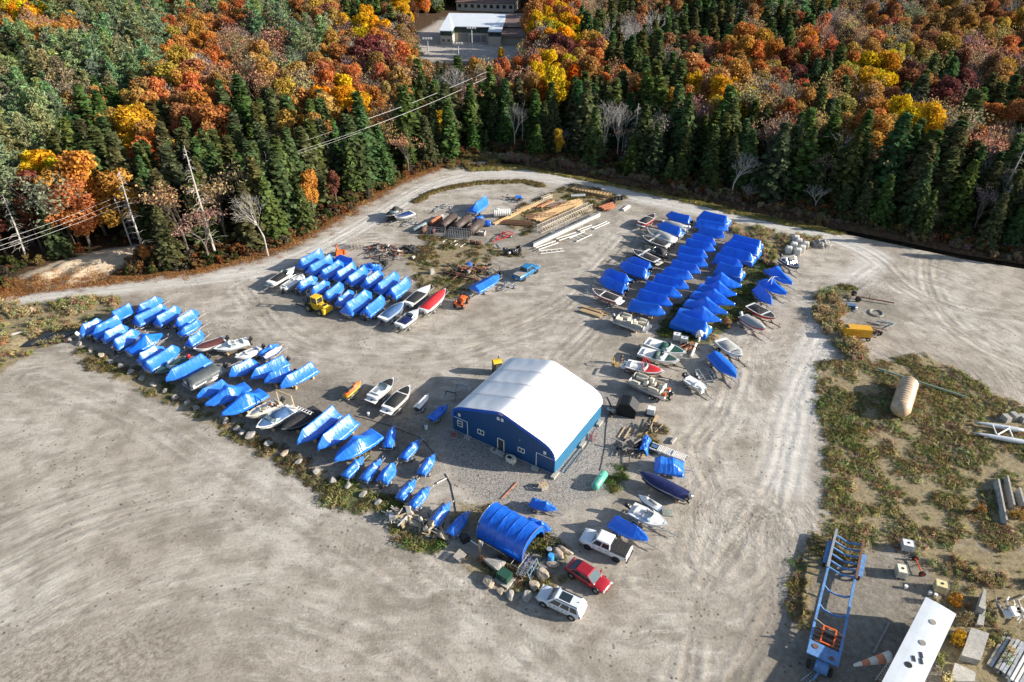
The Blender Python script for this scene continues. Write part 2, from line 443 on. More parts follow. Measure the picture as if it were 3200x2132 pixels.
c = t.mix(t.math('MULTIPLY', tfade, t.ramp(t.math('MULTIPLY', tsn, -1.0), [(.4, 0.0), (.95, .26)])), c, (.53, .49, .435))
def M_(name, width=.12, k=.85, src=None):
    a = t.attr(name).outputs['Fac']
    n = t.math('MULTIPLY', t.math('SUBTRACT', t.noise(.55, 9, .72, co) if src is None else src, .5), k * 1.6)
    return t.ramp(t.math('ADD', a, n), [(.5 - width, 0.0), (.5 + width, 1.0)])
nA = t.noise(.5, 9, .74, co); nB = t.noise(1.7, 8, .75, co)
c = t.mix(t.math('MULTIPLY', M_('road', .22, .4, nA), .85), c, t.mix(t.ramp(s4, [(.35, 0.0), (.65, 1.0)]), (.42, .395, .36), (.54, .515, .475)))
dirtc = t.ramp(nB, [(.32, (.085, .072, .056)), (.5, (.17, .148, .118)), (.7, (.29, .258, .215))])
c = t.mix(t.math('MULTIPLY', M_('dirt', .3, .9, nA), .75), c, dirtc)
vor = t.n('TexVoronoi'); vor.inputs['Scale'].default_value = 6.5; t.l(co, vor.inputs['Vector'])
stonec = t.mix(t.ramp(vor.outputs['Distance'], [(.30, 0.0), (.75, .75)]), t.ramp(t.noise(3.5, 6, .75, co), [(.35, (.22, .205, .185)), (.5, (.33, .31, .285)), (.65, (.46, .44, .41))]), (.11, .10, .09))
c = t.mix(t.math('MULTIPLY', M_('stone', .35, 1.0, nA), .9), c, stonec)
dig = t.ramp(nB, [(.40, (.15, .125, .09)), (.60, (.36, .32, .27))])
c = t.mix(t.math('MULTIPLY', M_('dig', .3, .9, nA), .75), c, dig)
sandc = t.ramp(nB, [(.30, (.26, .18, .11)), (.48, (.50, .40, .28)), (.7, (.60, .50, .37))])
lotc = t.ramp(nA, [(.4, (.30, .27, .24)), (.6, (.44, .40, .36))])
c = t.mix(M_('lot', .2, .3, nA), c, lotc)
dryc = t.ramp(nB, [(.28, (.085, .066, .036)), (.44, (.19, .15, .08)), (.58, (.30, .24, .14)), (.72, (.20, .18, .08))])
c = t.mix(t.math('MULTIPLY', M_('dry', .16, 1.15, nA), .92), c, dryc)
grc = t.ramp(nB, [(.28, (.03, .035, .012)), (.46, (.075, .085, .026)), (.6, (.13, .13, .045)), (.74, (.21, .18, .085))])
c = t.mix(t.math('MULTIPLY', M_('green', .16, 1.0, nA), .92), c, grc)
clod = t.n('TexVoronoi'); clod.inputs['Scale'].default_value = 1.3; clod.inputs['Randomness'].default_value = 1.0; t.l(co, clod.inputs['Vector'])
cl = t.math('MULTIPLY', t.ramp(clod.outputs['Distance'], [(.10, 1.0), (.22, 0.0)]), t.ramp(t.noise(.12, 5, .65, co), [(.46, 0.0), (.56, .85)]))
c = t.mix(cl, c, (.075, .058, .038))
# scattered weeds and leaf specks over the open gravel
c = t.mix(t.math('MULTIPLY', t.ramp(spk, [(.63, 0.0), (.70, .8)]), t.ramp(big, [(.42, 0.0), (.56, 1.0)])), c, (.10, .075, .04))
litc = t.ramp(t.noise(2.6, 8, .8, co), [(.32, (.045, .028, .017)), (.48, (.15, .083, .042)), (.6, (.27, .15, .075)), (.75, (.19, .14, .10))])
c = t.mix(M_('litter', .2, 1.0, nA), c, litc)
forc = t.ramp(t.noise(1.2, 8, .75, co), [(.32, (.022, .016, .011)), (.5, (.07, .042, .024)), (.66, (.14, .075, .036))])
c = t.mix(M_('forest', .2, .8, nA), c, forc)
c = t.mix(M_('sand', .15, .5, nB), c, sandc)
t.l(c, t.b.inputs['Base Color'])
t.b.inputs['Roughness'].default_value = .95
t.b.inputs['Specular IOR Level'].default_value = .15
hgt = t.math('ADD', t.math('MULTIPLY', t.math('SUBTRACT', st, t.math('MULTIPLY', t.math('MULTIPLY', tsn, tfade), .35)), 1.6), t.math('ADD', t.math('MULTIPLY', fine, .9), t.math('MULTIPLY', grit, .45)))
t.l(t.bump(hgt, .8, .12), t.b.inputs['Normal'])
gme.materials.append(t.m)
kind(link('ground', gme), 'structure')

# water lying in the ditch and in the small pond
def water_strip(name, line, w, z):
    pts = world_line(line); L, Rr = [], []
    for i, q in enumerate(pts):
        d = pts[min(i + 1, len(pts) - 1)] - pts[max(i - 1, 0)]; d = d / np.hypot(*d); n = np.array([-d[1], d[0]])
        L.append((*(q + n * w), z)); Rr.append((*(q - n * w), z))
    b = MB(); b.loft([[a, c_] for a, c_ in zip(L, Rr)], closed=False, cap=False)
    return kind(b.build(name, wat), 'structure')
tw = NT('dark_water'); tw.b.inputs['Base Color'].default_value = (.012, .011, .007, 1); tw.b.inputs['Roughness'].default_value = .08
tw.l(tw.bump(tw.noise(3, 3, .5, tw.coord()), .08, .02), tw.b.inputs['Normal'])
wat = tw.m
water_strip('ditch_water', DITCH, 1.1, -.88)
b = MB(); b.add([(q[0], q[1], -.28) for q in _pondw], [tuple(range(len(_pondw)))])
kind(b.build('pond_water', wat), 'structure')
# ---------------------------------------------------------------- trees: shapes
rnd = random.Random(7)
class Leaves:
    """quads gathered fast, each with its own small random value for colour"""
    def __init__(s): s.q = []; s.var = []
    def add(s, c, n, w, h, v, spin):
        n = n.normalized(); a = n.orthogonal().normalized(); b = n.cross(a)
        e = a * math.cos(spin) + b * math.sin(spin); f = n.cross(e)
        s.q.append((c - e * w - f * h * .6, c + e * w - f * h * .6, c + e * w * .45 + f * h, c - e * w * .45 + f * h)); s.var.append(v)
    def mesh(s, name, m):
        me = bpy.data.meshes.new(name)
        v = [tuple(p) for q in s.q for p in q]
        me.from_pydata(v, [], [tuple(range(i, i + 4)) for i in range(0, len(v), 4)])
        at = me.attributes.new('var', 'FLOAT', 'FACE'); at.data.foreach_set('value', s.var)
        me.materials.append(m); me.update()
        return me
def rv(r=rnd):
    while True:
        v = Vector((r.uniform(-1, 1), r.uniform(-1, 1), r.uniform(-1, 1)))
        if .05 < v.length < 1: return v.normalized()
def leaf_mat(name, inst):
    t = NT(name)
    a = t.attr('tint', 'INSTANCER').outputs['Color'] if inst else t.n('ObjectInfo').outputs['Color']
    v = t.attr('var').outputs['Fac']
    hs = t.n('HueSaturation')
    t.l(t.math('MULTIPLY_ADD', v, .05), hs.inputs['Hue']); hs.inputs['Hue'].links[0].from_node.inputs[2].default_value = .480
    t.l(t.ramp(v, [(0, .55), (1, 1.38)]), hs.inputs['Value'])
    hs.inputs['Saturation'].default_value = 1.0
    t.l(a, hs.inputs['Color'])
    d = t.n('BsdfDiffuse'); tr = t.n('BsdfTranslucent'); mx_ = t.n('MixShader'); mx_.inputs[0].default_value = .36
    t.l(hs.outputs[0], d.inputs[0]); t.l(hs.outputs[0], tr.inputs[0]); t.l(d.outputs[0], mx_.inputs[1]); t.l(tr.outputs[0], mx_.inputs[2])
    t.l(mx_.outputs[0], t.out.inputs['Surface'])
    return t.m
LEAF, LEAF_I = leaf_mat('leaves', False), leaf_mat('leaves_far', True)
BARK = mat('bark', (.13, .105, .085), .9, var=.35, vs=4)
BARK_PALE = mat('bark_pale', (.42, .39, .36), .9, var=.2, vs=5)

def gen_spruce(seed, h=15.0, rb=2.9):
    r = random.Random(seed); L = Leaves(); z = h * .07
    while z < h * .985:
        k = 1 - z / h
        R0 = rb * (k ** .8) * r.uniform(.82, 1.12) + .12
        nb = max(4, int(6 + 5 * k)); off = r.uniform(0, 6.28)
        for i in range(nb):
            a = off + 2 * PI * i / nb + r.uniform(-.25, .25); Lb = R0 * r.uniform(.65, 1.12)
            ns = max(2, int(Lb / .42))
            for j in range(ns):
                u = (j + .6) / ns
                c = Vector((math.cos(a) * Lb * u, math.sin(a) * Lb * u, z - .32 * Lb * u * u + .12 * Lb * u + r.uniform(-.12, .12)))
                wd = .34 + .22 * (1 - u) + .06 * r.random()
                for _ in range(2):
                    n = Vector((math.cos(a) * .55, math.sin(a) * .55, 1)) + rv(r) * .75
                    L.add(c + rv(r) * .16, n, wd * r.uniform(.6, 1.1), wd * r.uniform(.8, 1.25), r.random(), r.uniform(0, 6.28))
        z += h * .028 * r.uniform(.8, 1.25) + .09
    return L
def gen_pine(seed, h=17.0):
    r = random.Random(seed); L = Leaves()
    z = h * .22
    while z < h:
        k = (z - h * .22) / (h * .78)
        R0 = 4.1 * math.sin(min(1, .22 + k * .8) * PI) ** .75 * (1.05 - .35 * k) * r.uniform(.7, 1.15) + .3
        for i in range(r.randint(4, 6)):
            a = r.uniform(0, 6.28); Lb = R0 * r.uniform(.6, 1.1)
            n_t = max(2, int(Lb / .62))
            for j in range(n_t):
                u = (j + .7) / n_t
                cc = Vector((math.cos(a) * Lb * u, math.sin(a) * Lb * u, z + .25 * Lb * u * u + r.uniform(-.15, .15))) + rv(r) * .25
                for _ in range(7):
                    dv = rv(r); dv.z = abs(dv.z) * .9
                    L.add(cc + dv * .38, rv(r) + Vector((0, 0, .4)), .13, .46, r.random(), r.uniform(0, 6.28))
        z += r.uniform(.55, .95)
    return L
def gen_leafy(seed, h=13.0, w=3.6, n=2100, sz=.34, lobes=17, low=.30):
    r = random.Random(seed); L = Leaves(); lob = []
    for i in range(lobes):
        k = r.random(); a = r.uniform(0, 6.28); zz = h * (low + .06 + (1 - low - .14) * k)
        sp = w * .78 * math.sin(min(1, .25 + .75 * k) * PI * .93) ** .8
        lob.append((Vector((math.cos(a) * sp * r.uniform(.35, 1), math.sin(a) * sp * r.uniform(.35, 1), zz)), r.uniform(.22, .46) * w, r.random()))
    lob.append((Vector((0, 0, h * .86)), .36 * w, r.random()))
    tot = sum(q[1] ** 2 for q in lob)
    for c, rad, lv in lob:
        for _ in range(int(n * rad * rad / tot)):
            d = rv(r); rr = rad * (r.random() ** .30)
            p = c + Vector((d.x * rr, d.y * rr, d.z * rr * 1.05)) + rv(r) * .22 * r.random()
            nrm = d * .8 + rv(r) * .8 + Vector((0, 0, .25))
            s_ = sz * r.uniform(.6, 1.3)
            L.add(p, nrm, s_ * .62, s_, min(1, max(0, .25 + .5 * r.random() + .5 * (lv - .5))), r.uniform(0, 6.28))
    return L
def gen_limbs(seed, h=13.0, spread=.5, depth=4, r0=.19, pale=False, twigs=True, start=.3):
    r = random.Random(seed); b = MB(); tips = []
    def grow(p, d, ln, rad, lev):
        q = p + d * ln
        b.tube(p, q, max(rad, .012), max(rad * .66, .01), 5 if lev < 2 else 3)
        if lev >= depth: tips.append(q); return
        for _ in range(3 if lev < 3 else 2):
            e = (d + rv(r) * spread * (1 + .1 * lev) + Vector((0, 0, .18))).normalized()
            grow(q if r.random() < .6 else p + d * ln * r.uniform(.5, .95), e, ln * r.uniform(.60, .86), rad * .55, lev + 1)
    trunk = h * start
    b.tube((0, 0, -.3), (0, 0, trunk), r0, r0 * .82, 6)
    for i in range(3): grow(Vector((0, 0, trunk * (.9 + .1 * i / 2))), (Vector((0, 0, 1)) + rv(r) * .42).normalized(), h * .22, r0 * .7, 1)
    return b, tips
def gen_snag(seed, h=15.0):
    r = random.Random(seed); b = MB()
    p = Vector((0, 0, -.3)); q = Vector((r.uniform(-.5, .5), r.uniform(-.5, .5), h * .55)); e = q + Vector((r.uniform(-.4, .4), r.uniform(-.4, .4), h * .45))
    b.tube(p, q, .2, .13, 7); b.tube(q, e, .13, .03, 6)
    for i in range(70):
        z = h * (.18 + .8 * r.random()); a = r.uniform(0, 6.28); ln = (1 - z / h) * 2.2 + .35
        c = p.lerp(q, z / (h * .55)) if z < h * .55 else q.lerp(e, (z - h * .55) / (h * .45))
        m_ = c + Vector((math.cos(a) * ln * .6, math.sin(a) * ln * .6, .1)); k = m_ + Vector((math.cos(a + .3) * ln * .5, math.sin(a + .3) * ln * .5, -.35))
        b.tube(c, m_, .03, .02, 3); b.tube(m_, k, .02, .008, 3)
    return b
def mesh_only(b, name, m): return b.mesh(name, m)
def trunk_mesh(h, r0, m=None, lean=0):
    b = MB(); b.tube((0, 0, -.4), (lean * .5, 0, h * .5), r0, r0 * .7, 7); b.tube((lean * .5, 0, h * .5), (lean, 0, h * .93), r0 * .7, r0 * .2, 6)
    return b.mesh('trunk', m or BARK)

SHAPES = {}
SHAPES['spruce'] = [(gen_spruce(s, 15, w), 15.0) for s, w in ((1, 2.9), (2, 3.3), (3, 2.5), (4, 3.0))]
SHAPES['pine'] = [(gen_pine(s), 17.0) for s in (11, 12, 13, 14)]
SHAPES['leafy'] = [(gen_leafy(s, 13, w, n, sz), 13.0) for s, w, n, sz in ((21, 3.7, 4200, .25), (22, 3.2, 3600, .24), (23, 4.2, 4800, .26), (24, 2.7, 3000, .23), (25, 3.6, 4200, .25))]
sparse = []
for s in (31, 32, 33):
    b, tips = gen_limbs(s, 13, .55, 5)
    L = Leaves(); rr = random.Random(s)
    for tp in tips:
        for _ in range(5):
            L.add(tp + rv(rr) * .6, rv(rr), .11, .20, rr.random(), rr.uniform(0, 6.28))
    sparse.append((L, 13.0, b))
SHAPES['sparse'] = sparse
bare = [gen_limbs(s, 13, sp, 6, .15, start=st_)[0] for s, sp, st_ in ((41, .55, .3), (42, .65, .2), (43, .45, .35))]
snags = [gen_snag(51), gen_snag(52, 13)]
CROWN, CROWN_I, TRUNK = {}, {}, {}
for k, lst in SHAPES.items():
    CROWN[k] = [q[0].mesh('crown', LEAF) for q in lst]
    CROWN_I[k] = [q[0].mesh('crown_far', LEAF_I) for q in lst]
    TRUNK[k] = [trunk_mesh(q[1], .22 if k != 'pine' else .27) for q in lst] if k != 'sparse' else [q[2].mesh('trunk', BARK) for q in lst]
BARE = [b.mesh('limbs', BARK_PALE) for b in bare] + [b.mesh('limbs', BARK) for b in bare[:2]]
SNAG = [b.mesh('limbs', BARK_PALE) for b in snags]
HEIGHT = {'spruce': 15.0, 'pine': 17.0, 'leafy': 13.0, 'sparse': 13.0, 'bare': 13.0, 'snag': 15.0}

TINT = {'P': ('pine', (.22, .255, .13), 'blue green white pine'), 'C': ('spruce', (.098, .125, .046), 'dark green conifer'),
        'O': ('leafy', (.46, .21, .06), 'orange maple'), 'R': ('leafy', (.42, .145, .055), 'red orange maple'),
        'Y': ('leafy', (.60, .36, .022), 'bright yellow maple'), 'G': ('leafy', (.40, .24, .07), 'golden ochre tree'),
        'M': ('leafy', (.20, .065, .05), 'crimson maple'), 'N': ('leafy', (.31, .15, .065), 'rust brown oak'),
        'K': ('sparse', (.42, .26, .14), 'thin peach brown tree'), 'B': ('bare', (.3, .3, .3), 'bare grey tree'),
        'H': ('sparse', (.27, .21, .165), 'greyish twiggy tree'),
        'L': ('leafy', (.15, .15, .05), 'olive green tree'), 'S': ('snag', (.3, .3, .3), 'dead grey conifer')}
GRID = [
    "YYPPPRPRPNNCYMNNRRKCNCCNPCKGNNNN",
    "OOKPPRORPNOYNCRRRYCBCCCKCRKONNNG",
    "CPPPPORKKPOMRKRRKMOCCNROORRGNMKN",
    "CPPPPGOKGKRRGCBROYRRCCOOMCGYMCBN",
    "PPGCGORCCOYROCKKCCCCCOYKRCKOCMCR",
    "PPCGYCRCCGCBKYKCBYCBCBCCKCKOYKRO",
    "PPCCOCCCBCCCCCKBBCCBCCCCCCBKCCKB",
    "PYOCCCBCCOMCCCCBCCCCCCCCCBCCCCCC",
    "NMOMCCCCCCCCCCCCCCCCCCCCCCCCCRCC",
    "MMOCCCCCCCCCCCCCCCCCCCCCCCCCCCCC"]
def grid_at(px, py, r):
    c = int((px + r.uniform(-45, 45)) // 100); q = int((py + r.uniform(-30, 30)) // 75)
    if c < 0: c = r.randint(0, 3)
    if c > 31: c = r.randint(28, 31)
    if q < 0: return r.choice('OONKCNPCGRB')
    return GRID[min(q, 9)][c]

GROUPS = {}
def place_tree(code, x, y, h, label, shape=None, tint=None, width=1.0, group=None, rng=rnd):
    typ, col, word = TINT[code]
    k = h / HEIGHT[typ]
    name = {'pine': 'pine_tree', 'spruce': 'spruce_tree', 'leafy': 'maple_tree', 'sparse': 'thin_tree', 'bare': 'bare_tree', 'snag': 'dead_tree'}[typ]
    z = float(hz(x, y))
    o = thing(name, label, 'tree', (x, y, z), rng.uniform(0, 6.28), group)
    o.scale = (k * width, k * width, k)
    if tint is None: tint = tuple(c * rng.uniform(.78, 1.22) for c in col)
    if typ in ('bare', 'snag'):
        me = (BARE if typ == 'bare' else SNAG); link('limbs', me[rng.randrange(len(me)) if shape is None else shape], o)
        return o
    i = rng.randrange(len(CROWN[typ])) if shape is None else shape
    c = link('crown', CROWN[typ][i], o); c.color = (*tint, 1)
    link('trunk', TRUNK[typ][i], o)
    return o

# trees that the photograph lets one pick out: code, crown top (px), height, label
KEY = []
def key(code, bx, by, h, label, **kw):
    q = P(bx, by)
    KEY.append((q.x, q.y)); place_tree(code, q.x, q.y, h, label, **kw)
key('Y', 245, 715, 16, 'bright yellow maple behind the power lines above the sand bank', shape=3)
key('O', 330, 735, 17, 'large orange maple between the power pole and the dark spruce', shape=2, tint=(.58, .24, .05), width=1.15)
key('M', 135, 785, 12, 'crimson maple beside the leaning grey trunk at the left edge', shape=3)
key('C', 195, 800, 13, 'dark spruce between the crimson and the orange maple', shape=1)
key('S', 458, 812, 17, 'tall dead conifer with bare side twigs above the sand bank', shape=0)
key('S', 675, 800, 21, 'tallest dead conifer with many grey branches over the left road', shape=0)
key('B', 838, 800, 14, 'bare tree with pale crooked trunk beside the left road', shape=0)
key('S', 84, 812, 15, 'leaning bare grey trunk at the left edge of the picture', shape=1)
key('O', 465, 832, 4.5, 'small orange bush tree at the foot of the dead conifer', shape=1)
key('Y', 1380, 480, 11, 'bright yellow maple at the bend of the road behind the yard', shape=0)
key('Y', 985, 520, 12.5, 'slim bright yellow tree rising between the left conifers', shape=3)
key('O', 985, 690, 11, 'orange tree at the left road edge between dark spruces', shape=1)
key('M', 1055, 650, 9, 'small crimson maple at the left road edge', shape=3)
key('R', 1135, 505, 14, 'red orange maple behind the conifers left of the yard bend', shape=4)
key('K', 1210, 520, 13, 'peach leaved tree right of the red orange maple', shape=0)
key('B', 880, 640, 13, 'pale bare tree standing under the power lines', shape=1)
key('B', 1120, 560, 13, 'wide bare tree left of the peach leaved tree', shape=1)
key('R', 2530, 470, 15, 'red maple rising from the dark conifers on the right', shape=4)
key('O', 2720, 560, 15, 'big orange brown maple with pale trunk on the right side', shape=2)
key('Y', 2880, 495, 13, 'yellow maple above the orange brown maple on the right', shape=3)
key('B', 1885, 500, 15, 'tall pale bare tree in front of the dark conifers beyond the ditch', shape=0)
key('B', 1608, 470, 12, 'bare tree near the bend behind the yard', shape=2)
key('S', 2760, 655, 10, 'short dead conifer at the forest front on the right', shape=1)
key('S', 3095, 690, 17, 'leaning dead conifer near the right edge of the picture', shape=0)
key('Y', 1742, 500, 8, 'small golden tree at the ditch in front of the conifers', shape=1, tint=(.42, .26, .03))
key('R', 1790, 370, 15, 'bright orange red maple behind the conifers above the bend', shape=2, tint=(.62, .12, .02))
key('R', 1690, 400, 13, 'orange maple left of the bright orange red maple', shape=1, tint=(.55, .16, .03))
key('O', 2510, 245, 16, 'round bright orange maple high in the right forest', shape=3, tint=(.60, .2, .02))
key('O', 2380, 310, 17, 'wide orange brown oak in the right forest', shape=2, tint=(.42, .15, .03))
key('Y', 2720, 350, 17, 'large golden orange maple in the right forest', shape=2, tint=(.55, .25, .025))
key('M', 1125, 320, 10, 'wine red tree in the forest left of the garage building', shape=1, tint=(.25, .03, .06))
key('Y', 1565, 215, 8, 'small golden tree at the right corner of the garage building', shape=3)
key('G', 490, 420, 15, 'wide golden ochre tree in the left forest', shape=2)
key('O', 480, 500, 14, 'golden yellow tree below the wide ochre tree on the left', shape=0, tint=(.5, .28, .04))
key('R', 690, 470, 12, 'orange red tree between two dark left conifers', shape=3)

# the remaining forest: positions on a jittered lattice beyond the forest edge
def in_poly_pt(x, y, poly):
    return bool(inside(np.array([x]), np.array([y]), poly)[0])
cand = []
rr = random.Random(3)
y = 112.0
rows = []
while y < 620:
    step = 4.6 + (y - 112) * .008
    half = y * .80 + 45
    x = -half + rr.uniform(0, step)
    while x < half:
        rows.append((x + rr.uniform(-1.6, 1.6), y + rr.uniform(-1.8, 1.8)))
        x += step * rr.uniform(.85, 1.25)
    y += step * .86
A_ = np.array(rows)
ok = inside(A_[:, 0], A_[:, 1], FOREST) & (seg_dist(A_[:, 0], A_[:, 1], FOREST, True) > 1.2)
dl = seg_dist(A_[:, 0], A_[:, 1], _lotw, True)
ok &= ~(inside(A_[:, 0], A_[:, 1], _lotw) | (dl < 2))
ok &= ~(inside(A_[:, 0], A_[:, 1], _bankw) | (seg_dist(A_[:, 0], A_[:, 1], _bankw, True) < 2.5))
edge_d = seg_dist(A_[:, 0], A_[:, 1], FOREST, True)
zz = hz(A_[:, 0], A_[:, 1])
NO_SEE = [(1375, 50, 1630, 138), (1320, 120, 1530, 172), (1400, 30, 1600, 60)]
rest, n_big = [], 0
for i in np.where(ok)[0]:
    x, y = A_[i]
    if any(math.hypot(x - a, y - b_) < 3.0 for a, b_ in KEY): continue
    bx, by = proj((x, y, zz[i]))
    if not (-420 < bx < 3620) or by < -60: continue
    h = rr.uniform(11, 17.5)
    ed = edge_d[i]
    mxp, myp = proj((x, y, zz[i] + h * .62))
    code = grid_at(mxp, myp, rr)
    right_front = bx > 1480 and ed < 16
    if right_front:
        code = rr.choice('CCCCCCCCBKHCCCCCCCS'); h *= rr.uniform(.22, .95) if ed < 8 else rr.uniform(.75, 1.1)
    elif bx < 1480 and ed < 13 and bx > 470:
        code = rr.choice('CCCCCCCCCCK') if code != 'M' else code; h *= rr.uniform(.6, 1.05) if ed < 5 else 1
    elif bx < 470 and ed < 12:
        code = rr.choice('MONHCC'); h *= .6
    if code == 'P': h = rr.uniform(14, 21)
    if code == 'C': h = h * 1.08
    if code in 'GNORMK' and rr.random() < .40: code = rr.choice('KKHHHBNGO')
    tx, ty = proj((x, y, zz[i] + h)); wpx = 3.2 * (by - ty) / max(h, 1)
    hit = False
    for (a, b_, c_, d_) in NO_SEE:
        if a - wpx < bx < c_ + wpx and ty < d_ and by > b_: hit = True
    if hit:
        if by > 230 and rr.random() < .9: h = min(h, 5.0); tx, ty = proj((x, y, zz[i] + h))
        if any(a - wpx < bx < c_ + wpx and ty < d_ and by > b_ for (a, b_, c_, d_) in NO_SEE): continue
    rest.append((math.hypot(x, y), x, y, h, code, bx, by, ed))
rest.sort()
N_IND = 240
SIDE = lambda bx, by: 'left forest' if bx < 700 else 'roadside forest' if bx < 1480 else 'ditch forest' if bx < 2300 else 'right forest'
def ordinal(i):
    one = ['first', 'second', 'third', 'fourth', 'fifth', 'sixth', 'seventh', 'eighth', 'ninth', 'tenth', 'eleventh', 'twelfth', 'thirteenth', 'fourteenth', 'fifteenth', 'sixteenth', 'seventeenth', 'eighteenth', 'nineteenth']
    if i < 19: return one[i]
    t_, u_ = divmod(i + 1, 10); tens = ['twenty', 'thirty', 'forty', 'fifty', 'sixty'][t_ - 2]
    return tens[:-1] + 'ieth' if u_ == 0 else tens + '-' + one[u_ - 1]
cnt = {}
ind = [q for q in rest if -60 < q[5] < 3260 and proj((q[1], q[2], q[3]))[1] < 900][:N_IND]
indset = set(id(q) for q in ind)
LOOK = {}
for q in ind:
    d, x, y, h, code, bx, by, ed = q
    k_ = (TINT[code][2], 'front rank' if ed < 6 else 'second rank' if ed < 14 else 'depth', SIDE(bx, by))
    LOOK.setdefault(k_, []).append((bx, q))
for k_ in LOOK:
    LOOK[k_].sort(key=lambda e: e[0])
    for i, (bx, q) in enumerate(LOOK[k_]):
        d, x, y, h, code, bx, by, ed = q
        size = 'low' if h < 9 else 'tall' if h > 15.5 else 'middling'
        pos = f', {ordinal(i)} from left' if len(LOOK[k_]) > 1 else ''
        place_tree(code, x, y, h, f'{size} {k_[0]}{pos} in the {k_[2]} {k_[1]}', group=f'{k_[0]}s of the {k_[2]}', width=rr.uniform(.95, 1.35) * (1.25 if code == 'C' else 1.05) * (1.25 if h < 9 else 1.0), rng=rr)
far = [q for q in rest if id(q) not in indset]

# far forest: one object, its trees set out as points that carry kind, size and tint
protos = bpy.data.collections.new('forest_kinds')
order = []
def proto(nm, me, me2=None):
    b = bpy.data.objects.new(nm, me); protos.objects.link(b); order.append(nm)
for k in ('bare', 'leafy', 'pine', 'snag', 'sparse', 'spruce'):
    if k == 'bare':
        for i, m_ in enumerate(BARE): proto(f'kind_a_bare_{i}', m_)
    elif k == 'snag':
        for i, m_ in enumerate(SNAG): proto(f'kind_d_snag_{i}', m_)
    else:
        for i, m_ in enumerate(CROWN_I[k]):
            if k == 'sparse':
                bm = bmesh.new(); bm.from_mesh(m_); n0 = len(bm.faces); bm.from_mesh(TRUNK['sparse'][i])
                me = bpy.data.meshes.new('far'); bm.to_mesh(me); bm.free(); me.materials.append(LEAF_I); me.materials.append(BARK)
                mi = [0] * n0 + [1] * (len(me.polygons) - n0); me.polygons.foreach_set('material_index', mi); m_ = me
            proto(f"kind_{ {'leafy': 'b', 'pine': 'c', 'sparse': 'e', 'spruce': 'f'}[k]}_{k}_{i}", m_)
order.sort()
IDX = {k: [i for i, n in enumerate(order) if f'_{k}_' in n] for k in HEIGHT}
def scatter(name, pts, coll, label=None):
    """pts: (x, y, z, rot, sx, sz, index, tint)"""
    me = bpy.data.meshes.new(name); n = len(pts)
    me.vertices.add(n); me.vertices.foreach_set('co', [c for q in pts for c in q[:3]])
    def at(nm, typ, vals, key='value'):
        a = me.attributes.new(nm, typ, 'POINT'); a.data.foreach_set(key, vals)
    at('rot', 'FLOAT_VECTOR', [c for q in pts for c in (0, 0, q[3])], 'vector')
    at('scl', 'FLOAT_VECTOR', [c for q in pts for c in (q[4], q[4], q[5])], 'vector')
    at('pick', 'INT', [q[6] for q in pts])
    at('tint', 'FLOAT_COLOR', [c for q in pts for c in (*q[7], 1)], 'color')
    o = link(name, me); kind(o, 'stuff')
    ng = bpy.data.node_groups.new(name, 'GeometryNodeTree')
    ng.interface.new_socket('Geometry', in_out='INPUT', socket_type='NodeSocketGeometry')
    ng.interface.new_socket('Geometry', in_out='OUTPUT', socket_type='NodeSocketGeometry')
    N = ng.nodes; gi = N.new('NodeGroupInput'); go = N.new('NodeGroupOutput')
    mp = N.new('GeometryNodeMeshToPoints')
    ip = N.new('GeometryNodeInstanceOnPoints'); ci = N.new('GeometryNodeCollectionInfo')
    ci.inputs['Collection'].default_value = coll; ci.inputs['Separate Children'].default_value = True; ci.inputs['Reset Children'].default_value = True
    ip.inputs['Pick Instance'].default_value = True
    def na(nm, typ):
        x = N.new('GeometryNodeInputNamedAttribute'); x.data_type = typ; x.inputs[0].default_value = nm
        return x.outputs[0]
    e2r = N.new('FunctionNodeEulerToRotation')
    lk = ng.links.new
    lk(gi.outputs[0], mp.inputs[0]); lk(mp.outputs[0], ip.inputs['Points']); lk(ci.outputs[0], ip.inputs['Instance'])
    lk(na('pick', 'INT'), ip.inputs['Instance Index'])
    lk(na('rot', 'FLOAT_VECTOR'), e2r.inputs[0]); lk(e2r.outputs[0], ip.inputs['Rotation'])
    lk(na('scl', 'FLOAT_VECTOR'), ip.inputs['Scale'])
    lk(ip.outputs[0], go.inputs[0])
    md = o.modifiers.new('scatter', 'NODES'); md.node_group = ng
    return o
pts = []
for d, x, y, h, code, bx, by, ed in far:
    typ, col, w_ = TINT[code]
    k = h / HEIGHT[typ]; ws = k * rr.uniform(.9, 1.2) * (1.45 if typ == 'spruce' else 1.1 if typ == 'pine' else 1.0)
    tn = tuple(c * rr.uniform(.75, 1.25) for c in col)
    pts.append((x, y, float(hz(x, y)), rr.uniform(0, 6.28), ws, k, rr.choice(IDX[typ]), tn))
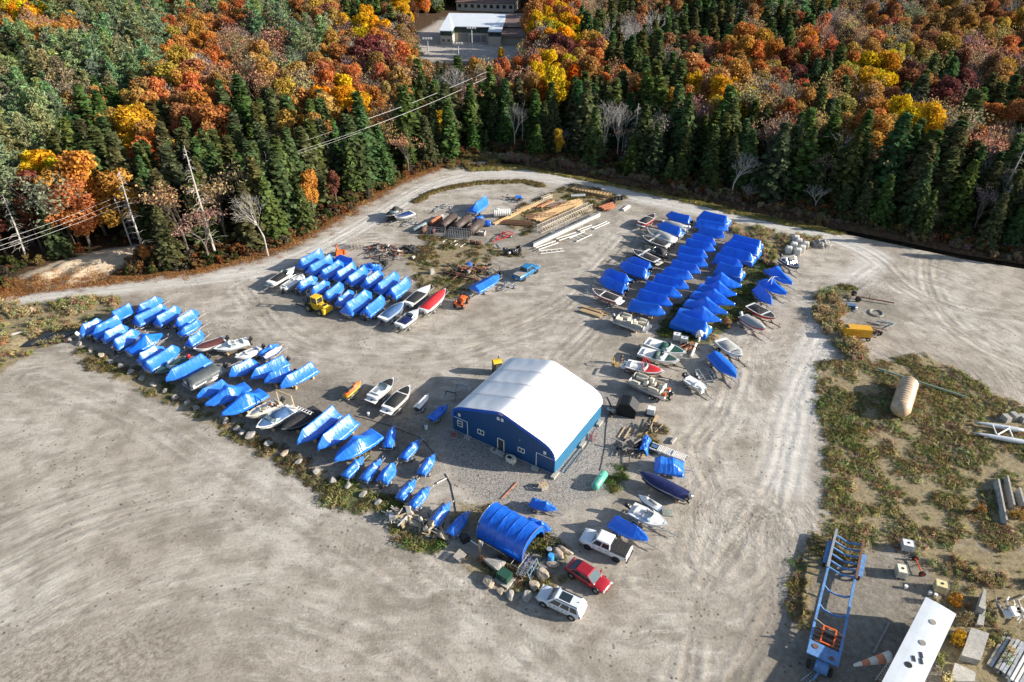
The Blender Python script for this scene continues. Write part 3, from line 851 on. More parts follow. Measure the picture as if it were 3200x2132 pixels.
# low understorey along the forest edge and inside it
shr = bpy.data.collections.new('shrub_kinds')
for i in range(3):
    L = gen_leafy(60 + i, 2.0, 1.1, 260, .2, 6, .05)
    shr.objects.link(bpy.data.objects.new(f'shrub_{i}', L.mesh('shrub', LEAF_I)))
scatter('far_forest', pts, protos)
under = []
for i in range(5200):
    if rr.random() < .55:
        ln = rr.choice((0, 1)); pl = world_line(EDGE_L[1:]) if ln == 0 else world_line(FAR_BANK)
        k = rr.randrange(len(pl) - 1); f_ = rr.random(); q = pl[k] * (1 - f_) + pl[k + 1] * f_
        x, y = q[0] + rr.gauss(0, 1.5), q[1] + abs(rr.gauss(0, 1)) * 6 + (.8 if ln == 0 else -.5)
    else:
        y = rr.uniform(112, 210); x = rr.uniform(-1, 1) * (y * .8)
    if not in_poly_pt(x, y, FOREST): continue
    if seg_dist(np.array([x]), np.array([y]), _bankw, True)[0] < 1.0 or in_poly_pt(x, y, _bankw): continue
    s_ = rr.uniform(.25, .9)
    col = rr.choice([(.12, .07, .04), (.16, .08, .035), (.05, .06, .02), (.07, .075, .025), (.2, .07, .03), (.18, .13, .05), (.10, .08, .06)])
    under.append((x, y, float(hz(x, y)), rr.uniform(0, 6.28), s_ * rr.uniform(.8, 1.6), s_, rr.randrange(3), col))
scatter('forest_undergrowth', under, shr)

# ---------------------------------------------------------------- grass and weeds
wc = bpy.data.collections.new('weed_kinds')
for i in range(4):
    r = random.Random(80 + i); L = Leaves()
    for _ in range(26):
        a = r.uniform(0, 6.28); d = r.random() ** .6 * .42; hh = r.uniform(.35, 1.0)
        c = Vector((math.cos(a) * d, math.sin(a) * d, hh * .5))
        L.add(c, Vector((math.cos(a), math.sin(a), r.uniform(-.2, .9))), .05, hh * .55, r.random() * .6, r.uniform(-.3, .3) + PI / 2)
    for _ in range(34):
        a = r.uniform(0, 6.28); d = r.random() ** .6 * .5
        L.add(Vector((math.cos(a) * d, math.sin(a) * d, r.uniform(.45, 1.0))), rv(r) + Vector((0, 0, .6)), .055, .09, .5 + .5 * r.random(), r.uniform(0, 6.28))
    wc.objects.link(bpy.data.objects.new(f'weed_{i}', L.mesh('weed', LEAF_I)))
gc = bpy.data.collections.new('grass_kinds')
for i in range(3):
    r = random.Random(90 + i); L = Leaves()
    for _ in range(40):
        a = r.uniform(0, 6.28); d = r.random() ** .5 * .5
        L.add(Vector((math.cos(a) * d, math.sin(a) * d, r.uniform(.05, .2))), Vector((math.cos(a), math.sin(a), r.uniform(.2, 1.4))), .035, r.uniform(.1, .22), r.random(), r.uniform(0, 6.28))
    gc.objects.link(bpy.data.objects.new(f'tuft_{i}', L.mesh('tuft', LEAF_I)))
BROWNS = [(.32, .24, .13), (.38, .28, .155), (.25, .175, .10), (.42, .33, .19), (.25, .23, .10), (.31, .21, .12), (.48, .39, .25), (.21, .21, .085)]
GREENS = [(.13, .15, .045), (.17, .18, .06), (.22, .20, .085), (.30, .26, .12), (.11, .125, .035)]
def fill(polys, dens, cols, coll_n, smin, smax, rng, keep=.5, feather=True):
    out = []
    for pl in polys:
        p = px_poly(pl); x0, y0 = p.min(0); x1, y1 = p.max(0)
        n = int((x1 - x0) * (y1 - y0) * dens)
        xs = np.array([rng.uniform(x0, x1) for _ in range(n)]); ys = np.array([rng.uniform(y0, y1) for _ in range(n)])
        if n == 0: continue
        ins = inside(xs, ys, p) | (seg_dist(xs, ys, p, True) < .5)
        hh = hz(xs, ys)
        for i in np.where(ins)[0]:
            nz = mnoise.fractal(Vector((xs[i] * .33, ys[i] * .33, 1.7)), 1.0, 2.0, 4)
            if nz < keep - .55 + rng.uniform(-.2, .2): continue
            big_ = mnoise.noise(Vector((xs[i] * .16, ys[i] * .16, 7)))
            ci_ = int((big_ * .9 + .5 + rng.uniform(-.25, .25)) * len(cols))
            col = cols[max(0, min(len(cols) - 1, ci_))]
            s_ = rng.uniform(smin, smax) * (1 + .5 * nz)
            out.append((xs[i], ys[i], hh[i], rng.uniform(0, 6.28), s_ * rng.uniform(.9, 1.5), s_, rng.randrange(coll_n), tuple(c * rng.uniform(.75, 1.25) for c in col)))
    return out
rg = random.Random(17)
weeds = fill([DRY_POLYS[6]], 6.0, BROWNS, 4, .10, .36, rg, .50)
weeds += fill([DRY_POLYS[5]], 5.0, BROWNS[:5], 4, .45, 1.15, rg, .45)
weeds += fill([DRY_POLYS[3], DRY_POLYS[4]], 3.5, BROWNS, 4, .35, .9, rg, .45)
weeds += fill([DRY_POLYS[7]], 3.0, BROWNS, 4, .25, .7, rg, .6)
weeds += fill([[(2560, 700), (2400, 672), (2200, 630), (2000, 590), (1800, 556), (1640, 520), (1640, 500), (1850, 540), (2200, 606), (2600, 688)]], 1.5, [(.34, .25, .12), (.25, .19, .09), (.2, .12, .06)], 4, .3, .8, rg, .45)
weeds += fill([[(1560, 490), (1700, 505), (1850, 533), (2000, 563), (2200, 605), (2400, 648), (2600, 688), (2800, 728), (3000, 770), (3400, 850), (3400, 815), (2800, 705), (2200, 585), (1700, 490)]], 3.5, [(.26, .18, .12), (.34, .24, .16), (.2, .14, .09), (.30, .25, .17)], 4, .5, 1.25, rg, .4)
weeds += fill([[(1450, 470), (1540, 470), (1560, 520), (1440, 530), (1390, 525)]], 3.5, [(.26, .19, .10), (.18, .15, .06), (.2, .12, .06)], 4, .4, 1.0, rg, .4)
scatter('dry_weeds', weeds, wc)
tufts = fill(GREEN_POLYS, 5.0, GREENS, 3, .55, 1.2, rg, .4)
tufts += fill(DRY_POLYS[:3] + DRY_POLYS[8:], 2.6, [(.16, .12, .06), (.22, .17, .09), (.12, .11, .04), (.2, .16, .07)], 3, .5, 1.1, rg, .5)
tufts += fill([DRY_POLYS[6]], 3.0, [(.22, .20, .085), (.30, .24, .12), (.20, .20, .07), (.36, .28, .15), (.26, .19, .10)], 3, .6, 1.3, rg, .5)
for i in range(len(ROAD[:0])): pass
verge = [(1470, 530), (1640, 522), (1800, 550), (2000, 592), (2200, 637), (2400, 684), (2620, 726)]
vw = world_line(verge)
for i in range(2600):
    k = rg.randrange(len(vw) - 1); f_ = rg.random(); q = vw[k] * (1 - f_) + vw[k + 1] * f_
    x, y = q[0] + rg.gauss(0, .5), q[1] + rg.gauss(0, .6)
    s_ = rg.uniform(.8, 1.9); tufts.append((x, y, float(hz(x, y)), rg.uniform(0, 6.28), s_, s_, rg.randrange(3), rg.choice([(.28, .25, .08), (.33, .26, .11), (.2, .2, .06), (.30, .22, .1)])))
il = world_line([(1300, 632), (1340, 606), (1400, 588), (1500, 572), (1640, 568), (1700, 582)])
for i in range(700):
    k = rg.randrange(len(il) - 1); f_ = rg.random(); q = il[k] * (1 - f_) + il[k + 1] * f_
    s_ = rg.uniform(.7, 1.6); tufts.append((q[0] + rg.gauss(0, .4), q[1] + rg.gauss(0, .45), 0, rg.uniform(0, 6.28), s_, s_, rg.randrange(3), rg.choice([(.24, .17, .08), (.17, .12, .055), (.2, .17, .07)])))
scatter('grass', tufts, gc)
# fallen leaves along the left forest edge
lc = bpy.data.collections.new('leaf_kinds')
L = Leaves(); r = random.Random(5)
for _ in range(40): L.add(Vector((r.gauss(0, .5), r.gauss(0, .5), r.uniform(.02, .1))), Vector((0, 0, 1)) + rv(r) * .6, .06, .08, r.random(), r.uniform(0, 6.28))
lc.objects.link(bpy.data.objects.new('leaf_0', L.mesh('leaf', LEAF_I)))
ll = world_line(EDGE_L[1:]); lv = []
for i in range(2600):
    k = rg.randrange(len(ll) - 1); f_ = rg.random(); q = ll[k] * (1 - f_) + ll[k + 1] * f_
    d = (ll[k + 1] - ll[k]); d = d / np.hypot(*d); nn = np.array([-d[1], d[0]]); o_ = rg.gauss(1.3, 1.5)
    x, y = q + nn * o_
    lv.append((x, y, float(hz(x, y)), rg.uniform(0, 6.28), 1, 1, 0, rg.choice([(.42, .17, .06), (.3, .13, .06), (.2, .11, .06), (.5, .26, .1)])))
scatter('fallen_leaves', lv, lc)
# ---------------------------------------------------------------- boat materials
def tarp_mat(name, col, wr=1.0):
    t = NT(name)
    co = t.coord(); oi = t.n('ObjectInfo')
    off = t.n('VectorMath', operation='SCALE'); off.inputs[0].default_value = (37, 19, 11); t.l(oi.outputs['Random'], off.inputs['Scale'])
    ad = t.n('VectorMath', operation='ADD'); t.l(co, ad.inputs[0]); t.l(off.outputs[0], ad.inputs[1])
    v = ad.outputs[0]
    n1 = t.noise(1.0, 2, .5, t.mapped(v, (3.4, .45, .7)), .5)
    n2 = t.noise(.8, 3, .5, v, .3)
    n3 = t.noise(5.5, 4, .6, t.mapped(v, (1.6, .6, .8)), 1.0)
    c = t.mix(t.ramp(n2, [(.35, 0.0), (.65, 1.0)]), tuple(k * .86 for k in col), tuple(min(1, k * 1.1) for k in col))
    c = t.mix(t.math('MULTIPLY', oi.outputs['Random'], .30), c, (.06, .24, .74))
    t.l(c, t.b.inputs['Base Color'])
    t.l(t.math('MULTIPLY_ADD', n2, .2), t.b.inputs['Roughness']); t.b.inputs['Roughness'].links[0].from_node.inputs[2].default_value = .20
    t.b.inputs['Specular IOR Level'].default_value = .8
    h = t.math('ADD', t.math('MULTIPLY', n1, 1.0 * wr), t.math('ADD', t.math('MULTIPLY', n2, .6), t.math('MULTIPLY', n3, .13 * wr)))
    bp = t.bump(h, .5, .20)
    t.l(bp, t.b.inputs['Normal'])
    tr = t.n('BsdfTranslucent'); t.l(c, tr.inputs[0])
    m = t.n('MixShader'); m.inputs[0].default_value = .28
    t.l(t.b.outputs[0], m.inputs[1]); t.l(tr.outputs[0], m.inputs[2]); t.l(m.outputs[0], t.out.inputs[0])
    return t.m
TARP = tarp_mat('blue_tarp', (.022, .20, .82))  # blue sheeting with its sunlit tone put into the colour
TARP_SHADE = tarp_mat('blue_tarp_shade', (.007, .165, .80), .4)  # same sheeting, deeper: the shade on the covers is put into the colour
TARPS = tarp_mat('blue_tent_sheet', (.006, .13, .70), .6)
NAVYC = tarp_mat('navy_cover', (.018, .018, .085), .5)
WHITE = mat('white_gelcoat', (.78, .77, .74), .25, var=.06, coat=.3)
CREAM = mat('cream_vinyl', (.66, .60, .48), .5, var=.08)
BLACKC = mat('black_canvas', (.022, .021, .021), .75, var=.3, vs=4, bump=.3, bs=12)
GREYC = mat('grey_canvas', (.085, .095, .10), .7, var=.2, vs=3, bump=.4, bs=9)
LGREYC = mat('light_grey_canvas', (.34, .34, .33), .75, var=.14, vs=3, bump=.4, bs=9)
MAROON = mat('maroon_canvas', (.09, .025, .022), .7, var=.2, bump=.3, bs=9)
GREENC = mat('green_canvas', (.008, .085, .055), .65, var=.2, bump=.4, bs=9)
DGREEN = mat('dark_green_canvas', (.03, .075, .06), .65, var=.2, bump=.4, bs=9)
BLUEC = mat('steel_blue_canvas', (.06, .13, .27), .65, var=.15, bump=.4, bs=9)
NAVY = mat('navy_gelcoat', (.018, .025, .07), .2, coat=.4)
BLACK = mat('black_gelcoat', (.018, .018, .02), .22, coat=.4)
REDG = mat('red_gelcoat', (.45, .02, .02), .25, coat=.4)
REDC = mat('red_canvas', (.55, .02, .025), .6, bump=.3, bs=9)
GREYG = mat('grey_gelcoat', (.28, .29, .30), .3)
ALU = mat('aluminium', (.62, .63, .64), .34, metal=.85, var=.1)
GALV = mat('galvanised_steel', (.46, .47, .48), .5, metal=.6, var=.18)
STEELD = mat('dark_steel', (.035, .037, .04), .55, metal=.3)
RUBBER = mat('tyre_rubber', (.018, .018, .018), .85)
PLAST = mat('black_plastic', (.02, .02, .022), .4)
GLASS = mat('tinted_glass', (.02, .03, .035), .06, var=.02, coat=.6)
PGLASS = mat('pale_screen', (.30, .37, .36), .08, var=.05, coat=.5)
WOOD = mat('new_lumber', (.50, .36, .20), .8, var=.2, vs=6, bump=.2, bs=30)
WOODG = mat('grey_lumber', (.30, .27, .235), .85, var=.25, vs=5, bump=.3, bs=30)
PVC = mat('white_pipe', (.72, .70, .66), .5, var=.08)
YEL = mat('yellow_paint', (.72, .45, .02), .4, var=.12)
ORG = mat('orange_paint', (.75, .13, .02), .45, var=.15)
FLOOR = mat('boat_carpet', (.24, .22, .20), .9, var=.2)
DFLOOR = mat('dark_boat_carpet', (.03, .033, .05), .9)
PURP = mat('purple_blue_gelcoat', (.05, .06, .22), .3)

# ---------------------------------------------------------------- builders for boats
def hw(t, beam, style):                       # half width along the boat, t = 0 stern .. 1 bow
    if style == 'box':
        e = .035
        k = 1.0 if e < t < 1 - e else .9 + .1 * min(t, 1 - t) / e
        return beam / 2 * k
    base = .90 + .10 * math.sin(min(1, t / .45) * PI / 2)
    if t > .48:
        u = (t - .48) / .52
        base *= max(0, 1 - u ** (2.3 if style != 'round' else 3.2))
    return max(.035, beam / 2 * base)
def hull_mb(L, beam, zk, zg, style='v', n=16, sheer=.22):
    b = MB(); rings = []
    for i in range(n + 1):
        t = i / n; w = hw(t, beam, style); x = t * L
        z1 = zg + sheer * t ** 3
        k = max(0, (t - .6) / .4)
        zb = zk + (z1 - zk - .12) * k ** 2.4 * (0 if style == 'box' else 1)
        ch = zb + (z1 - zb) * .42
        rings.append([(x, -w, z1), (x, -w * .97, z1 - (z1 - zb) * .25), (x, -w * .86, ch), (x, -w * .06, zb), (x, w * .06, zb), (x, w * .86, ch), (x, w * .97, z1 - (z1 - zb) * .25), (x, w, z1)])
    b.loft(rings)
    return b
def cover_mb(L, beam, zg, zr, s1, s2, seed, style='v', peak=None, skirt=.32, flat=.03, sheer=.22, hump=None, nx=30):
    """a sheet over a ridge from s1 to s2 (metres from the stern), or over a peak with a flat top"""
    r = random.Random(seed); b = MB(); rings = []
    A = [-1.12, -1.04, -1.0] + [-.92 + .0767 * i for i in range(25)] + [1.0, 1.04, 1.12]
    for i in range(nx + 1):
        t = i / nx; x = t * L
        w = hw(t, beam, style) + .035
        g = zg + (sheer * t ** 3 if style != 'box' else 0)
        if peak is not None:
            pt, pz, pw = peak
            if t < pt: k = (t / pt); top = g + .08 + (pz - g - .08) * (k ** 1.9 * .86 + .14 * min(1, k * 1.2))
            else:
                k = (1 - t) / (1 - pt); top = g + .06 + (pz - g - .06) * k ** 1.12
            fw = flat + pw * max(0, 1 - abs(t - pt) / .30)
        else:
            sag = -.10 * math.sin(PI * min(1, max(0, (x - s1) / max(.1, s2 - s1)))) * (1 + .4 * math.sin(seed))
            if x < s1: top = g + .05 + (zr - g - .05) * (x / max(s1, .01)) ** .9
            elif x > s2: top = g + .05 + (zr - g - .05) * ((L - x) / max(L - s2, .01)) ** .95
            else: top = zr + sag
            fw = flat
        if hump:
            for hx, ha, hwd in hump: top += ha * math.exp(-((t - hx) / hwd) ** 2)
        ring = []
        sk = skirt * (1 + .25 * math.sin(7 * t + seed) + .2 * r.uniform(-1, 1))
        for a in A:
            u = abs(a)
            if u <= 1.0:
                y = a * w; f = max(0, (u - fw) / (1 - fw))
                z = top + (g - top) * (f ** .93)
                z -= .055 * math.sin(PI * f) * (top - g)
                # stretch folds fanning out of the ridge ends
                for xe, dirn in ((s1, -1), (s2, 1)) if peak is None else ((peak[0] * L, 1), (peak[0] * L, -1)):
                    dx = (x - xe) * dirn
                    if dx > -.35:
                        dist = math.hypot(dx, y); ang = math.atan2(y, dx + .35)
                        z += .034 * math.sin(ang * 15 + seed * 1.7) * min(1, dist / .5) * max(0, 1 - dist / 2.6)
                z += .035 * mnoise.noise(Vector((x * 1.7, y * .8 + seed * 3, seed))) + .022 * mnoise.noise(Vector((x * 4.6, y * 1.3, seed * 2)))
            else:
                y = math.copysign(w + .02 + (.05 if u > 1.1 else 0.02), a); z = g - sk * (u - 1) / .12 + .02 * mnoise.noise(Vector((x * 3, a, seed)))
                y += .05 * mnoise.noise(Vector((x * 2.2, seed + a, 3)))
            ring.append((x, y, z))
        rings.append(ring)
    # end curtains hang straight down at stern and bow
    for e, s_ in ((0, -1), (-1, 1)):
        rr_ = [(x + s_ * .05, y, min(z, zg + .1) - skirt * .9) for x, y, z in rings[e]]
        if e == 0: rings.insert(0, rr_)
        else: rings.append(rr_)
    b.loft(rings, closed=False, cap=False)
    return b
_ob = {}
def outboard(parent, x, z, big=1.0, m=None, y=0, tilt=.25):
    m = m or PLAST
    key_ = (big, m.name, tilt)
    if key_ not in _ob:
        c = MB(); k = big
        prof = [(-.34, .0), (-.30, .42), (-.1, .52), (.14, .48), (.22, .1), (.12, 0)]
        rings = []
        for yy, s_ in ((-.2, .72), (-.16, .94), (0, 1), (.16, .94), (.2, .72)):
            rings.append([(px * k * s_, yy * k, pz * k * (.5 + .5 * s_) + .12 * k) for px, pz in prof])
        c.loft(rings)
        l = MB(); l.box((-.05 * k, 0, -.25 * k), (.2 * k, .16 * k, .8 * k)); l.box((-.1 * k, 0, -.66 * k), (.5 * k, .05, .06)); l.tube((-.32 * k, 0, -.78 * k), (.12 * k, 0, -.78 * k), .09 * k, .03, 8)
        l.box((.16 * k, 0, .02), (.22, .34 * k, .3 * k))
        for q in range(3): l.box((-.36 * k, .1 * k * math.cos(q * 2.1), -.78 * k + .1 * k * math.sin(q * 2.1)), (.03, .1 * k, .14 * k), rot=(q * 2.1, 0, .4))
        for b_ in (c, l):
            b_.v = [(vx * math.cos(tilt) + vz * math.sin(tilt) * -1, vy, vx * math.sin(tilt) * 1 + vz * math.cos(tilt)) for vx, vy, vz in b_.v]
        _ob[key_] = (c.mesh('cowling', m, True), l.mesh('motor_leg', PLAST if m is not WHITE else WHITE))
    o = bpy.data.objects.new('outboard_motor', _ob[key_][1]); COL.objects.link(o); o.parent = parent; o.location = (x, y, z)
    link('cowling', _ob[key_][0], o)
    return o
_tr = {}
def trailer(loc, rz, L, label, z=.5, tandem=False, m=GALV, width=1.75, group=None, bunks=True, tongue=1.6):
    """axle-borne boat trailer, origin under the boat's stern, tongue towards +x"""
    key_ = (round(L, 1), tandem, m.name, width, z, bunks)
    t = thing('boat_trailer', label, 'trailer', loc, rz, group)
    if key_ not in _tr:
        f = MB(); w = width / 2 - .18
        for s_ in (-1, 1):
            f.bar((-.05, s_ * w, z), (L * .62, s_ * w, z), .08, .11); f.bar((L * .62, s_ * w, z), (L + .35, 0, z), .08, .11)
            if bunks: f.bar((.1, s_ * w * .55, z + .16), (L * .6, s_ * w * .55, z + .16), .1, .06)
        for x in (0, L * .3, L * .62): f.bar((x, -w, z), (x, w, z), .07, .08)
        f.bar((L * .85, 0, z), (L + tongue, 0, z), .08, .1); f.tube((L + tongue, 0, z), (L + tongue + .15, 0, z - .02), .05, .05, 6)
        ax = [L * .26] if not tandem else [L * .2, L * .2 + .72]
        for x in ax: f.bar((x, -width / 2, .33), (x, width / 2, .33), .07, .07)
        wst = MB(); wst.tube((L * .97, 0, z), (L * .97, 0, z + .75), .04, .04, 6); wst.box((L * .97 - .1, 0, z + .75), (.22, .14, .16))
        jk = MB(); jk.tube((L + tongue * .8, .09, .02), (L + tongue * .8, .09, z + .45), .035, .035, 6); jk.tube((L + tongue * .8, .09, z + .45), (L + tongue * .8 + .18, .09, z + .5), .02, .02, 5)
        ty = MB(); ty.wheel((0, 0, 0), .33, .2); rm = MB(); rm.tube((0, -.085, 0), (0, .085, 0), .2, .2, 10)
        fd = MB()
        for xx in [0]:
            pr = [(.42 * math.cos(a), .42 * math.sin(a) * .85) for a in [PI * k / 8 for k in range(9)]]
            fd.loft([[(p[0], -.13, p[1]) for p in pr], [(p[0], .13, p[1]) for p in pr]], closed=False, cap=False)
        _tr[key_] = [f.mesh('frame', m), wst.mesh('winch_stand', m), jk.mesh('tongue_jack', m), ty.mesh('wheel', RUBBER, True), rm.mesh('rim', GALV), fd.mesh('fender', m), ax]
    q = _tr[key_]
    link('frame', q[0], t); link('winch_stand', q[1], t); link('tongue_jack', q[2], t)
    for x in q[6]:
        for s_ in (-1, 1):
            w_ = link('wheel', q[3], t); w_.location = (x, s_ * width / 2, .33); link('rim', q[4], w_)
            f_ = link('fender', q[5], t); f_.location = (x, s_ * width / 2, .36)
    return t
_bk = {}
def blocks(loc, rz, L, w, label, zt):
    """timber cribbing under a hull: two cross timbers, one thing each end"""
    for i, x in enumerate((L * .14, L * .66)):
        q = Vector(loc) + rotz((x, 0, 0), rz)
        if zt not in _bk:
            b = MB(); b.box((0, -.45, zt * .25), (.3, .5, zt * .5)); b.box((0, .45, zt * .25), (.3, .5, zt * .5)); b.box((0, 0, zt * .75), (.22, 1.5, zt * .48))
            _bk[zt] = b.mesh('cribbing', WOOD)
        o = link('cribbing', _bk[zt]); o.location = q; o.rotation_euler = (0, 0, rz)
        tag(o, f'{label} {("stern", "bow")[i]}', 'timber', 'timber cribbing under boats')

NB = [0]
def covered(c, r1, r2, t1, t2, label, bow=2, zr=2.55, zg=1.25, beam=None, style='v', hull=WHITE, base='trailer', motor=None, m=TARP, peak=None, pk=None, short='', group='blue wrapped boats', skirt=.32, zk=.55, flat=.03, hump=None, name='covered_boat', tl=None):
    """r: ridge ends in the picture at height zr; t: outer ends at gunwale height"""
    NB[0] += 1; sd = NB[0]
    if peak is None: a, b_ = PC(c, *r1, zr), PC(c, *r2, zr)
    e1, e2 = PC(c, *t1, zg), PC(c, *t2, zg)
    if peak is not None:
        a, b_ = e1, e2
    d = (b_ - a); d.z = 0; d.normalize()
    o = a.copy(); o.z = 0
    u1, u2 = (e1 - a).dot(d), (e2 - a).dot(d)
    if peak is not None: q = PC(c, *peak, pk[0]); up = (q - a).dot(d)
    ra, rb = (0.0, (b_ - a).dot(d))
    u1 = min(u1, ra - .12); u2 = max(u2, rb + .12)
    L = max(2.2, u2 - u1)
    if bow == 2: st, rz = a + d * u1, math.atan2(d.y, d.x); s1, s2 = ra - u1, rb - u1
    else: st, rz = a + d * u2, math.atan2(-d.y, -d.x); s1, s2 = u2 - rb, u2 - ra
    st.z = 0
    beam = beam or min(2.7, max(1.5, .40 * L))
    pkt = None
    if peak is not None:
        tt = (up - u1) / L if bow == 2 else (u2 - up) / L
        pkt = (max(.25, min(.7, tt)), pk[0], pk[1])
    t = thing(name, label, 'boat', st, rz, group)
    hull_mb(L - .1, beam, zk, zg - .04, style).build('hull', hull, t, True)
    cover_mb(L, beam, zg, zr, s1, s2, sd, style, pkt, skirt, flat, hump=hump).build('tarp', m, t, True, fix=False)
    if motor: outboard(t, -.25, zg - .15, 1.0, BLACK if motor is True else motor, tilt=.35 if motor is True else .2)
    if base == 'trailer':
        trailer(st, rz, L * .92, tl or f'grey trailer under the {short or label}'[:110], z=zk - .1, width=min(2.1, beam - .1), group=None if tl is None else None)
    elif base == 'blocks':
        blocks(st, rz, L, beam, f'timber cribbing under the {short or label}', zk)
    return t, L, st, rz

ORD = ['first', 'second', 'third', 'fourth', 'fifth', 'sixth', 'seventh', 'eighth', 'ninth', 'tenth', 'eleventh', 'twelfth', 'thirteenth']
def row(c, lst, where, frm, **kw):
    for i, q in enumerate(lst):
        opt = dict(kw); opt.update(q[4] if len(q) > 4 else {})
        w_ = opt.pop('where', where); f_ = opt.pop('frm', frm); look = opt.pop('look', 'blue wrapped boat')
        sh = f'{ORD[i]} wrapped boat from {f_}, {w_}'
        covered(c, q[0], q[1], q[2], q[3], f'{look}, {ORD[i]} from {f_} in the {w_}', short=sh, **opt)

# left cluster, rear rank (bows towards the yard)
row('A', [
    ((690, 430), (930, 305), (660, 480), (1030, 400), dict(look='glossy pale blue wrapped boat', motor=None, beam=2.3)),
    ((1085, 320), (1305, 208), (1040, 430), (1445, 275)),
    ((1010, 495), (1395, 310), (1020, 590), (1490, 390)),
    ((1330, 495), (1600, 338), (1360, 620), (1730, 425)),
    ((1625, 525), (1840, 393), (1590, 640), (1985, 465), dict(motor=True)),
    ((1720, 650), (1905, 550), (1680, 760), (2000, 600), dict(zr=2.1, flat=.2)),
    ((1790, 815), (1960, 690), (1740, 900), (2070, 770), dict(zr=2.3))],
    'left cluster rear rank', 'left')
row('A', [
    ((260, 610), (470, 520), (195, 725), (550, 580), dict(motor=WHITE)),
    ((470, 625), (765, 467), (380, 770), (890, 560), dict(motor=True)),
    ((590, 712), (815, 603), (560, 840), (950, 680)),
    ((715, 830), (970, 680), (675, 930), (1105, 740), dict(motor=True))],
    'left cluster boulder rank', 'left')
covered('A', None, None, (935, 1005), (1405, 765), 'blue wrapped boat with a peaked cover between ridged ones by the left boulders', peak=(1160, 765), pk=(2.95, .36), short='peaked boat by the left boulders', m=TARP_SHADE, zg=1.45)
row('A', [
    ((1085, 1025), (1290, 915), (1040, 1130), (1430, 950), dict(look='short blue wrapped boat')),
    ((1165, 1145), (1560, 905), (1165, 1240), (1680, 975)),
    ((1545, 1255), (1975, 1030), (1480, 1430), (2090, 1125), dict(bow=1, look='long blue wrapped boat', motor=True, base='blocks'))],
    'boulder rank beyond the peaked boat', 'left')
# left cluster, inner rank (bows towards the boulders)
row('B', [
    ((1035, 765), (1285, 635), (985, 895), (1400, 700)),
    ((1370, 790), (1760, 590), (1300, 930), (1820, 680), dict(motor=True)),
    ((1580, 845), (1850, 755), (1515, 1005), (1895, 830), dict(motor=True)),
    ((1820, 890), (2185, 680), (1752, 1070), (2280, 825))],
    'left cluster inner rank', 'left', bow=1, base='blocks')
covered('B', (610, 1080), (890, 940), (540, 1215), (950, 1000), 'small blue wrapped boat squeezed between the grey pontoon and a peaked boat', bow=1, zr=2.2, short='small boat beside the grey pontoon', base='blocks')
covered('B', None, None, (668, 1310), (1255, 1040), 'blue wrapped boat with flat peak and white hull, nearest the grey pontoon', bow=1, peak=(920, 1000), pk=(2.9, .4), base='blocks', short='flat peaked boat near the grey pontoon', zg=1.45)
covered('B', None, None, (905, 1452), (1485, 1130), 'blue wrapped boat with folded peak and white hull beside the open beige boat', bow=1, peak=(1165, 1100), pk=(3.0, .3), base='blocks', short='folded peak boat beside the beige boat', zg=1.45)
covered('E', (195, 475), (645, 105), (130, 670), (765, 260), 'long blue wrapped boat, left of the three big ones by the boulders', bow=1, base='blocks', beam=2.6, short='left of the three big wrapped boats', zr=2.8, zg=1.35)
covered('E', (500, 545), (875, 235), (430, 750), (1020, 370), 'long blue wrapped boat, middle of the three big ones by the boulders', bow=1, base='blocks', beam=2.6, short='middle of the three big wrapped boats', zr=2.8, zg=1.35)
covered('E', None, None, (682, 915), (1275, 520), 'big blue wrapped boat with a peaked windscreen, right of three by the boulders', bow=1, base='blocks', peak=(905, 530), pk=(2.85, .4), beam=2.6, short='right of the three big wrapped boats', zg=1.4)
# middle cluster
row('C', [
    ((635, 315), (925, 160), (600, 425), (990, 255)),
    ((775, 405), (1060, 245), (730, 510), (1165, 335)),
    ((945, 475), (1185, 325), (925, 560), (1280, 395)),
    ((1165, 495), (1400, 350), (1120, 600), (1465, 445)),
    ((1325, 570), (1560, 402), (1295, 655), (1625, 490), dict(motor=True)),
    ((1580, 590), (1755, 478), (1500, 700), (1830, 540)),
    ((1750, 670), (1995, 490), (1695, 765), (2090, 565)),
    ((1940, 740), (2170, 565), (1890, 840), (2245, 650), dict(motor=True))],
    'middle cluster rear rank', 'left', zr=2.7)
covered('C', (1210, 252), (1385, 305), (1190, 285), (1420, 350), 'dark blue wrapped boat lying crosswise behind the middle cluster', m=TARP_SHADE, short='crosswise boat behind the middle cluster')  # the cover's darker tone is shade painted into its colour
row('C', [
    ((630, 640), (790, 557), (570, 740), (875, 600), dict(motor=True)),
    ((820, 715), (975, 622), (785, 825), (1070, 670)),
    ((1005, 790), (1200, 645), (970, 890), (1275, 705), dict(motor=True)),
    ((1180, 880), (1330, 760), (1150, 970), (1435, 810)),
    ((1300, 945), (1565, 755), (1250, 1080), (1670, 820), dict(look='largest blue wrapped boat', zr=2.9)),
    ((1580, 1010), (1800, 830), (1530, 1110), (1885, 900), dict(motor=True))],
    'middle cluster front rank', 'left', zr=2.45)
